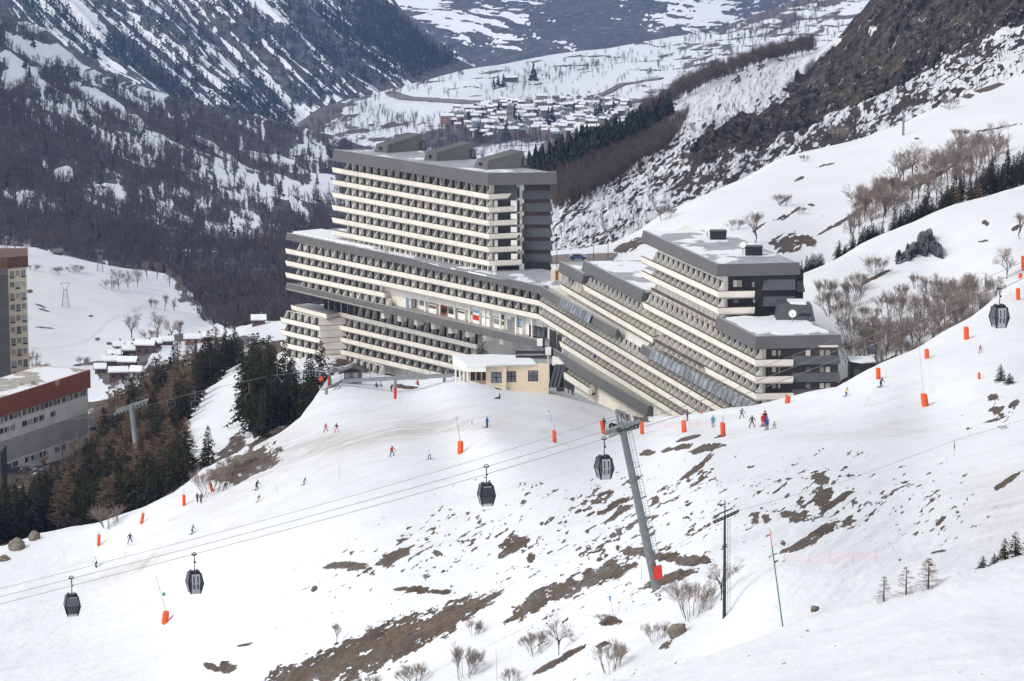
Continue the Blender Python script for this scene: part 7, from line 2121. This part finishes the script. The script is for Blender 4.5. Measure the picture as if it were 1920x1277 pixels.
# valley road
def ribbon_road(name, sheet, pts, w, mat, lift=.6):
    mb = MB(); L = []; 
    dense = []
    for (a, b), (c, d) in zip(pts[:-1], pts[1:]):
        for k in range(10): dense.append((a + (c - a) * k / 10, b + (d - b) * k / 10))
    dense.append(pts[-1])
    W = [sheet.pt(x, y) for x, y in dense]
    Lf = []; Rt = []
    for i, p in enumerate(W):
        dd = (W[min(i + 1, len(W) - 1)] - W[max(i - 1, 0)]); dd.z = 0; n = Vector((-dd.y, dd.x, 0)).normalized()
        Lf.append(p + n * w / 2 + UP * lift); Rt.append(p - n * w / 2 + UP * lift)
    mb.loft([[a, b, b - UP * 3, a - UP * 3] for a, b in zip(Lf, Rt)])
    return tag(mb.build(name, [mat]), kind="structure")
M_road = plain("wet_road", (0.16, 0.14, 0.13), .8, var=.3, scale=.05)
ribbon_road("road", SHOULDER, [(733, 174), (750, 180), (790, 186), (840, 189), (900, 191), (1000, 191), (1090, 190), (1140, 191), (1200, 193)], 17, M_road, 2.5)
ribbon_road("road", SHOULDER, [(1090, 190), (1120, 180), (1150, 166), (1170, 158), (1240, 146)], 9, M_road, 2.5)
ribbon_road("road", SHOULDER, [(1060, 252), (1040, 262), (1022, 280), (1010, 300)], 8, M_road, 1.5)
ribbon_road("road", UPPER, [(1020, 488), (1060, 487), (1100, 488), (1150, 486)], 14, M_road, .5)
# chalets on the meadow's foot
for i, (x, y, w, d, h, rz, wk, lab) in enumerate(((205, 690, 9, 7, 4, .1, 2, "small snow roofed chalet with dark dormers, leftmost above the wood"), (214, 676, 7, 7, 3.5, .1, 2, "little square chalet above the leftmost chalets"), (240, 690, 10, 6, 4, -.1, 2, "long snow roofed chalet in the lower row"), (243, 668, 8, 5, 3.5, .1, 2, "snow roofed chalet in the second row"), (273, 664, 11, 7, 5, -.1, 2, "biggest chalet with a double snow roof at the right of the cluster"), (247, 658, 6, 5, 3.5, .1, 0, "small stone chalet at the back of the cluster"), (222, 708, 10, 7, 4, .1, 2, "chalet half hidden behind the firs below the cluster"), (260, 705, 8, 6, 3.5, -.2, 0, "stone chalet just above the dark firs"), (222, 656, 6, 5, 3.2, .2, 3, "tiny pale hut at the back of the chalet cluster"), (290, 652, 8, 5, 3.5, .1, 2, "timber chalet beside the bare thicket"), (312, 646, 8, 5, 3, .2, 2, "low timber barn right of the thicket"),
                                                     (366, 644, 13, 6, 3.5, .1, 4, "long reddish chalet with snowy roof by the snow ramp"), (392, 640, 8, 6, 3.5, .1, 2, "small chalet with a bluish gable beside the long reddish one"), (188, 700, 6, 5, 3, .1, 2, "small shed beside the red roof corner"), (108, 477, 7, 5, 2.6, .1, 2, "lone dark barn on the meadow skyline"))):
    house("chalet", lab, MEADOW.pt(x, y) - UP * .4, w * .66, d * .62, h * .85, 1.2, rz, wk, y > 500, 0, None, "chalet")
house("chalet", "lone chalet on the edge of the far wood left of the lower wing", MEADOW.pt(485, 612) - UP * .3, 5, 3.6, 2.8, 1.2, .1, 2, True, 0, None, "chalet")
M_gravel = plain("gravel", (0.14, 0.135, 0.13), .95, var=.3, scale=.8, bump=.4)
gh = boulder(MEADOW.pt(428, 658), 6.5, 4, 4.6, 77, "grey gravel heap beside the snow ramp", M_gravel, "gravel_heap")

# pylons
def pylon(x, y, hp, lab, sheet):
    b = sheet.pt(x, y); h = hp * pix(b)[2] / FPX
    r = thing("power_pylon", lab, "pylon", b, 0, "power pylons")
    mb = MB(); w = .16 * h
    r_ = h * .010
    for sx in (-1, 1):
        for sy in (-1, 1): mb.tube((sx * w * .9, sy * w * .5, 0), (sx * w * .35, sy * w * .3, h * .72), r_, r_ * .8, 4)
    for k in range(6):
        z0 = h * .72 * k / 6; z1 = h * .72 * (k + 1) / 6; a0 = w * (.9 - .55 * k / 6); a1 = w * (.9 - .55 * (k + 1) / 6)
        mb.tube((-a0, -w * .4, z0), (a1, -w * .4, z1), r_ * .6, n=3); mb.tube((a0, -w * .4, z0), (-a1, -w * .4, z1), r_ * .6, n=3)
    mb.tube((-w * .35, 0, h * .72), (-w * 1.0, 0, h * .97), r_, n=4); mb.tube((w * .35, 0, h * .72), (w * 1.0, 0, h * .97), r_, n=4); mb.tube((-w * .35, 0, h * .72), (w * .35, 0, h * .72), r_, n=4)
    mb.build("lattice", [M_steel], r)
    mb = MB(); mb.tube((-w * 1.5, 0, h * .93), (w * 1.5, 0, h * .93), r_, n=4); mb.tube((-w * 1.0, 0, h * .98), (w * 1.0, 0, h * .98), r_ * .8, n=4); mb.build("crossarm", [M_steel], r)
pylon(123, 573, 48, "lattice power pylon standing on the white meadow", MEADOW)
pylon(188, 512, 42, "dark lattice pylon at the upper meadow edge", MEADOW)
pylon(324, 468, 44, "faint lattice pylon in front of the far wood", WOODED)
pylon(553, 282, 34, "faint bluish pylon in the distant valley left of the tower", WOODED)

# ---------------------------------------------------------------- people
CLOTH = {}
def cloth(c):
    if c not in CLOTH: CLOTH[c] = plain("clothing", c, .8, var=.12, scale=3)
    return CLOTH[c]
M_skin = plain("skin", (.50, .32, .24), .6, var=.05)
M_boot = plain("ski_boots", (.03, .03, .035), .4)
M_ski = plain("ski_top", (.10, .10, .12), .4)
M_hair = plain("dark_hair", (.03, .022, .018), .7)
dg_cache = {}


def body_mesh(pose):
    """one continuous skin over a posed skeleton; 1.75 m tall, facing -Y"""
    if pose in dg_cache: return dg_cache[pose]
    J = {"pelvis": (0, 0, .95), "waist": (0, 0, 1.10), "chest": (0, -.02, 1.32), "neck": (0, -.02, 1.48), "head": (0, -.03, 1.58), "crown": (0, -.02, 1.72), "nose": (0, -.10, 1.59),
         "sl": (-.19, -.01, 1.42), "sr": (.19, -.01, 1.42), "el": (-.27, -.02, 1.15), "er": (.27, -.02, 1.15), "wl": (-.28, -.14, .93), "wr": (.28, -.14, .93), "tl": (-.28, -.20, .86), "tr": (.28, -.20, .86),
         "hl": (-.10, 0, .90), "hr": (.10, 0, .90), "kl": (-.12, -.04, .50), "kr": (.12, -.04, .50), "al": (-.12, 0, .10), "ar": (.12, 0, .10), "fl": (-.12, -.17, .05), "fr": (.12, -.17, .05)}
    if pose in ("ski", "turn"):
        s = 1 if pose == "ski" else 1.0
        for k in J:
            x, y, z = J[k]
            if z > .92: J[k] = (x, y - (z - .9) * .35, z - .13)
        for k in ("kl", "kr"): J[k] = (J[k][0] * 1.6, -.16, .47)
        for k in ("hl", "hr"): J[k] = (J[k][0], .05, .80)
        J["pelvis"] = (0, .06, .84)
        for k in ("al", "ar", "fl", "fr"): J[k] = (J[k][0] * (2.0), J[k][1], J[k][2])
        J["el"] = (-.36, -.24, .98); J["er"] = (.36, -.24, .98); J["wl"] = (-.38, -.44, .88); J["wr"] = (.38, -.44, .88); J["tl"] = (-.38, -.51, .86); J["tr"] = (.38, -.51, .86)
        if pose == "turn":
            for k in J:
                x, y, z = J[k]; J[k] = (x + (z - .1) * .22, y, z)
    elif pose == "wide":
        for k, m_ in (("kl", 1.9), ("kr", 1.9), ("al", 3.0), ("ar", 3.0), ("fl", 3.0), ("fr", 3.0)): J[k] = (J[k][0] * m_, J[k][1], J[k][2])
        J["el"] = (-.36, -.08, 1.18); J["er"] = (.36, -.08, 1.18); J["wl"] = (-.44, -.22, 1.0); J["wr"] = (.44, -.22, 1.0); J["tl"] = (-.47, -.28, .96); J["tr"] = (.47, -.28, .96)
    elif pose == "walk":
        J["kl"] = (-.11, -.2, .52); J["al"] = (-.11, -.22, .10); J["fl"] = (-.11, -.38, .08); J["kr"] = (.11, .06, .49); J["ar"] = (.11, .28, .14); J["fr"] = (.11, .14, .05)
        J["el"] = (-.26, .08, 1.16); J["wl"] = (-.26, .08, .94); J["tl"] = (-.26, .06, .87); J["er"] = (.26, -.1, 1.16); J["wr"] = (.26, -.26, 1.0); J["tr"] = (.26, -.32, .96)
    elif pose == "sit":
        J = {k: (x, y, z - .80) for k, (x, y, z) in J.items()}
        J["kl"] = (-.16, -.40, .36); J["kr"] = (.14, -.44, .30); J["al"] = (-.16, -.78, .12); J["ar"] = (.14, -.86, .10); J["fl"] = (-.16, -.88, .24); J["fr"] = (.14, -.96, .22)
        J["hl"] = (-.1, -.02, .14); J["hr"] = (.1, -.02, .14); J["pelvis"] = (0, .04, .17); J["waist"] = (0, .1, .33)
        for k in ("chest", "sl", "sr", "neck", "head", "crown", "nose"): J[k] = (J[k][0], J[k][1] + .12, J[k][2])
        J["el"] = (-.34, .22, .36); J["wl"] = (-.40, .34, .12); J["tl"] = (-.40, .40, .08); J["er"] = (.30, -.12, .42); J["wr"] = (.2, -.34, .42); J["tr"] = (.18, -.4, .42)
    E = [("pelvis", "waist"), ("waist", "chest"), ("chest", "neck"), ("neck", "head"), ("head", "crown"), ("head", "nose"), ("chest", "sl"), ("chest", "sr"), ("sl", "el"), ("sr", "er"), ("el", "wl"), ("er", "wr"), ("wl", "tl"), ("wr", "tr"), ("pelvis", "hl"), ("pelvis", "hr"), ("hl", "kl"), ("hr", "kr"), ("kl", "al"), ("kr", "ar"), ("al", "fl"), ("ar", "fr")]
    R = {"pelvis": .155, "waist": .145, "chest": .17, "neck": .065, "head": .10, "crown": .075, "nose": .03, "s": .085, "e": .062, "w": .05, "t": .045, "h": .11, "k": .082, "a": .07, "f": .055}
    keys = list(J); ix = {k: i for i, k in enumerate(keys)}
    me = bpy.data.meshes.new("body_skeleton"); me.from_pydata([J[k] for k in keys], [(ix[a], ix[b]) for a, b in E], []); me.update()
    ob = bpy.data.objects.new("body_skeleton", me); COL.objects.link(ob)
    sk_ = ob.modifiers.new("skin", 'SKIN'); sk_.use_smooth_shade = True
    ob.modifiers.new("sub", 'SUBSURF').levels = 1
    sv = me.skin_vertices[0].data
    for k, i in ix.items():
        r_ = R.get(k) or R[k[0]]; sv[i].radius = (r_, r_ * (.8 if k in ("pelvis", "waist", "chest") else 1)); sv[i].use_root = k == "pelvis"
    bpy.context.view_layer.update()
    ev = ob.evaluated_get(bpy.context.evaluated_depsgraph_get())
    m = bpy.data.meshes.new_from_object(ev)
    bpy.data.objects.remove(ob); bpy.data.meshes.remove(me)
    # which cloth covers which stretch of the body: nearest bone
    seg = {("head", "crown"): 0, ("head", "nose"): 0, ("neck", "head"): 0, ("wl", "tl"): 3, ("wr", "tr"): 3, ("pelvis", "hl"): 2, ("pelvis", "hr"): 2, ("hl", "kl"): 2, ("hr", "kr"): 2, ("kl", "al"): 2, ("kr", "ar"): 2, ("al", "fl"): 3, ("ar", "fr"): 3}
    segs = [(np.array(J[a]), np.array(J[b]), seg.get((a, b), 1)) for a, b in E]
    mi = []
    for p in m.polygons:
        c = np.array(p.center); best = 9; bi = 1
        for a, b, k in segs:
            t_ = np.clip(np.dot(c - a, b - a) / max(1e-9, np.dot(b - a, b - a)), 0, 1); dd = np.linalg.norm(c - a - (b - a) * t_)
            if dd < best: best = dd; bi = k
        mi.append(bi)
    for q in range(4): m.materials.append(None)
    m.polygons.foreach_set("material_index", np.array(mi, dtype=np.int32)); m.polygons.foreach_set("use_smooth", np.ones(len(mi), bool))
    dg_cache[pose] = (m, J)
    return dg_cache[pose]


def person(x, y, hp, pose, jacket, trousers, label, yaw=0, hat=(.03, .03, .035), skis=True, poles=True, sheet=None, t=None, tall=None, board=False, roll=0, group="skiers and walkers on the piste"):
    base = (sheet or PISTE).pt(x, y) if t is None else P(x, y, t)
    full = {"sit": 1.0, "ski": 1.58, "turn": 1.58}.get(pose, 1.73)
    sc = hp * pix(base)[2] / FPX / full
    r = thing("person", label, "person", base, yaw, group)
    r.scale = (sc, sc, sc); r.rotation_euler = (0, roll, yaw)
    m0, J = body_mesh(pose)
    m = m0.copy()
    for q, mm in enumerate((M_skin, cloth(jacket), cloth(trousers), M_boot)): m.materials[q] = mm
    link("body", m, r)
    hd = Vector(J["head"]); mb = MB()
    mb.loft([[hd + Vector((rr * math.cos(k * math.pi / 5), .01 + rr * math.sin(k * math.pi / 5), z)) for k in range(10)] for rr, z in ((.117, .035), (.126, .07), (.115, .12), (.085, .165), (.03, .19))]); mb.build("helmet" if skis else "hat", [cloth(hat)], r)
    mb = MB(); mb.box(hd + Vector((0, -.105, .035)), (.15, .03, .05)); mb.build("goggles" if skis else "sunglasses", [M_black], r)
    if board:
        mb = MB(); mb.loft([[Vector((x_, y_, .0)) for x_, y_ in ((-.75, 0), (-.6, -.13), (.6, -.13), (.75, 0), (.6, .13), (-.6, .13))], [Vector((x_, y_, .03)) for x_, y_ in ((-.78, 0), (-.6, -.13), (.6, -.13), (.78, 0), (.6, .13), (-.6, .13))]]); mb.build("snowboard", [M_ski], r)
    elif skis:
        for k in ("l", "r"):
            a = Vector(J["a" + k]); mb = MB()
            mb.path([(a.x, a.y - .95, .10), (a.x, a.y - .85, .03), (a.x, a.y, .015), (a.x, a.y + .65, .015)], [.015, .04, .035, .04], 4); mb.build("ski", [M_ski], r)
    if poles and skis:
        for k in ("l", "r"):
            w = Vector(J["t" + k]); mb = MB(); e = w + Vector((0, .35 if pose in ("ski", "turn") else .05, -w.z + .04)); mb.tube(w + Vector((0, -.03, .12)), e, .012, n=4); mb.build("ski_pole", [M_black], r)
    return r


RED, BLUE, NAVY, BLACK, WHITE, PINK, TEAL, ORANGE, GREY, BROWN, YELLOW, DRED = (.55, .03, .03), (.03, .10, .50), (.015, .02, .06), (.012, .012, .015), (.65, .66, .70), (.85, .08, .28), (.02, .22, .30), (.62, .12, .02), (.16, .17, .19), (.16, .08, .05), (.62, .55, .05), (.16, .02, .035)
for a in (
    (611, 809, 17, "wide", ORANGE, DRED, "skier in orange jacket and dark red trousers beside the fir clump", .3, GREY), (631, 809, 17, "wide", BLACK, PINK, "skier in black jacket and bright pink trousers beside the fir clump", -.2, BLACK),
    (735, 852, 20, "wide", RED, BLACK, "skier in red jacket with legs apart below the dark melt streaks", .5, RED), (806, 861, 18, "ski", WHITE, GREY, "skier all in white left of the broad orange pad", -.6, WHITE), (913, 800, 21, "stand", BLUE, NAVY, "skier in bright blue jacket standing above the broad orange pad", .9, BLUE),
    (1029, 790, 18, "wide", WHITE, WHITE, "skier dressed in pale grey white in the centre of the upper piste", .1, BLACK), (421, 916, 17, "turn", BLACK, BLACK, "dark snowboarder beside the tilted pad at the forest edge", .2, BLACK), (481, 917, 20, "ski", NAVY, BLACK, "skier in navy leaning downhill left of centre", .9, NAVY),
    (483, 938, 14, "turn", BLACK, YELLOW, "skier in black jacket and yellow trousers on the left piste", .9, BLACK), (569, 907, 15, "turn", TEAL, GREY, "crouching skier in teal jacket on the left piste", 1.0, TEAL), (360, 998, 18, "ski", GREY, GREY, "grey clad skier turning on the left piste below the walkers", 1.1, BLACK), (244, 1020, 20, "wide", BLACK, NAVY, "skier in black standing near the forest edge pads", .1, BLACK),
    (181, 1063, 20, "turn", WHITE, BLACK, "snowboarder in white top crossing under the cables at far left", -1.2, WHITE), (1337, 801, 23, "stand", TEAL, TEAL, "skier in teal from head to foot below the terraced wing", 3.0, TEAL), (1288, 789, 22, "stand", BLACK, BLACK, "skier in black beside a pad at the terraced wing's foot", 1.4, BLACK), (1317, 781, 15, "wide", (.55, .2, .18), RED, "skier in red trousers on the crest below the terraces", .2, (.5, .3, .28)),
    (1391, 786, 20, "wide", GREY, BROWN, "skier in purplish brown with poles out on the crest", .3, GREY), (1410, 801, 23, "wide", (.08, .05, .05), BROWN, "skier with brown trousers and horned hat left of the little group", .1, BROWN), (1430, 799, 25, "stand", RED, (.65, .09, .04), "ski teacher in red and white jacket in the little group", .4, RED), (1434, 797, 29, "stand", DRED, BLACK, "tall dark skier behind the red one in the little group", .5, BLACK), (1438, 806, 25, "stand", (.04, .06, .30), NAVY, "skier in royal blue in front of the little group", -.4, BLUE),
    (1452, 803, 15, "wide", (.45, .55, .52), GREY, "small child in pale green jacket right of the little group", .5, (.3, .4, .3)), (1475, 755, 14, "stand", NAVY, BLACK, "skier in dark navy partly hidden behind a sunk pad by the white balcony", .2, BLACK), (1586, 742, 17, "ski", YELLOW, (.04, .14, .45), "child in yellow jacket and blue trousers skiing down the crest", .9, BLACK), (1651, 725, 19, "ski", NAVY, NAVY, "skier in navy next to the pad by the dark hut", .9, NAVY), (1838, 661, 15, "wide", (.45, .12, .14), GREY, "small distant skier in red pink jacket on the upper right piste", .3, DRED), (1132, 806, 24, "stand", BLACK, BLACK, "dark skier hidden behind the pad by the tower head", .3, BLACK)):
    person(*a[:7], yaw=a[7], hat=a[8], board=("snowboarder" in a[6]))
person(370, 939, 18, "walk", DRED, BLACK, "walker in dark red coat, left one of two side by side", .3, DRED, skis=False)
person(377, 940, 18.5, "walk", NAVY, BLACK, "walker in dark navy coat, right one of two side by side", .3, NAVY, skis=False)
person(936, 747, 11, "sit", BLACK, BLACK, "dark clad snowboarder sitting in the snow below the pavilion", -1.1, BLACK, skis=False)
mb = MB(); mb.loft([[Vector((x_, y_, z_)) for x_, y_ in ((-.75, 0), (-.6, -.13), (.6, -.13), (.75, 0), (.6, .13), (-.6, .13))] for z_ in (0, .04)])
sb = mb.build("snowboard", [M_black]); sb.location = PISTE.pt(934, 729) + UP * .1; sb.rotation_euler = (.5, .3, .2); tag(sb, "black snowboard stuck in the snow above the sitting person", "snowboard")
person(734, 735, 14, "stand", BLACK, BLACK, "dark figure beside the red pad under the footbridge", .3, BLACK, skis=False, t=588)
person(1116, 678.5, 17, "stand", BLUE, NAVY, "person in blue leaning on a terrace balcony rail", .3, BLUE, skis=False, t=None if False else pix(N(1116, 676, 40.0))[2] + 1.5, group=None)
for (x, y, c, lab) in ((706, 726, BROWN, "brown clad person sitting outside the operator hut"), (714, 724, WHITE, "person in white top sitting outside the operator hut"), (783, 722, RED, "person in red by the basement wall under the footbridge")):
    person(x, y, 10, "sit", c, BLACK, lab, .2, BLACK, skis=False, t=618, group=None)
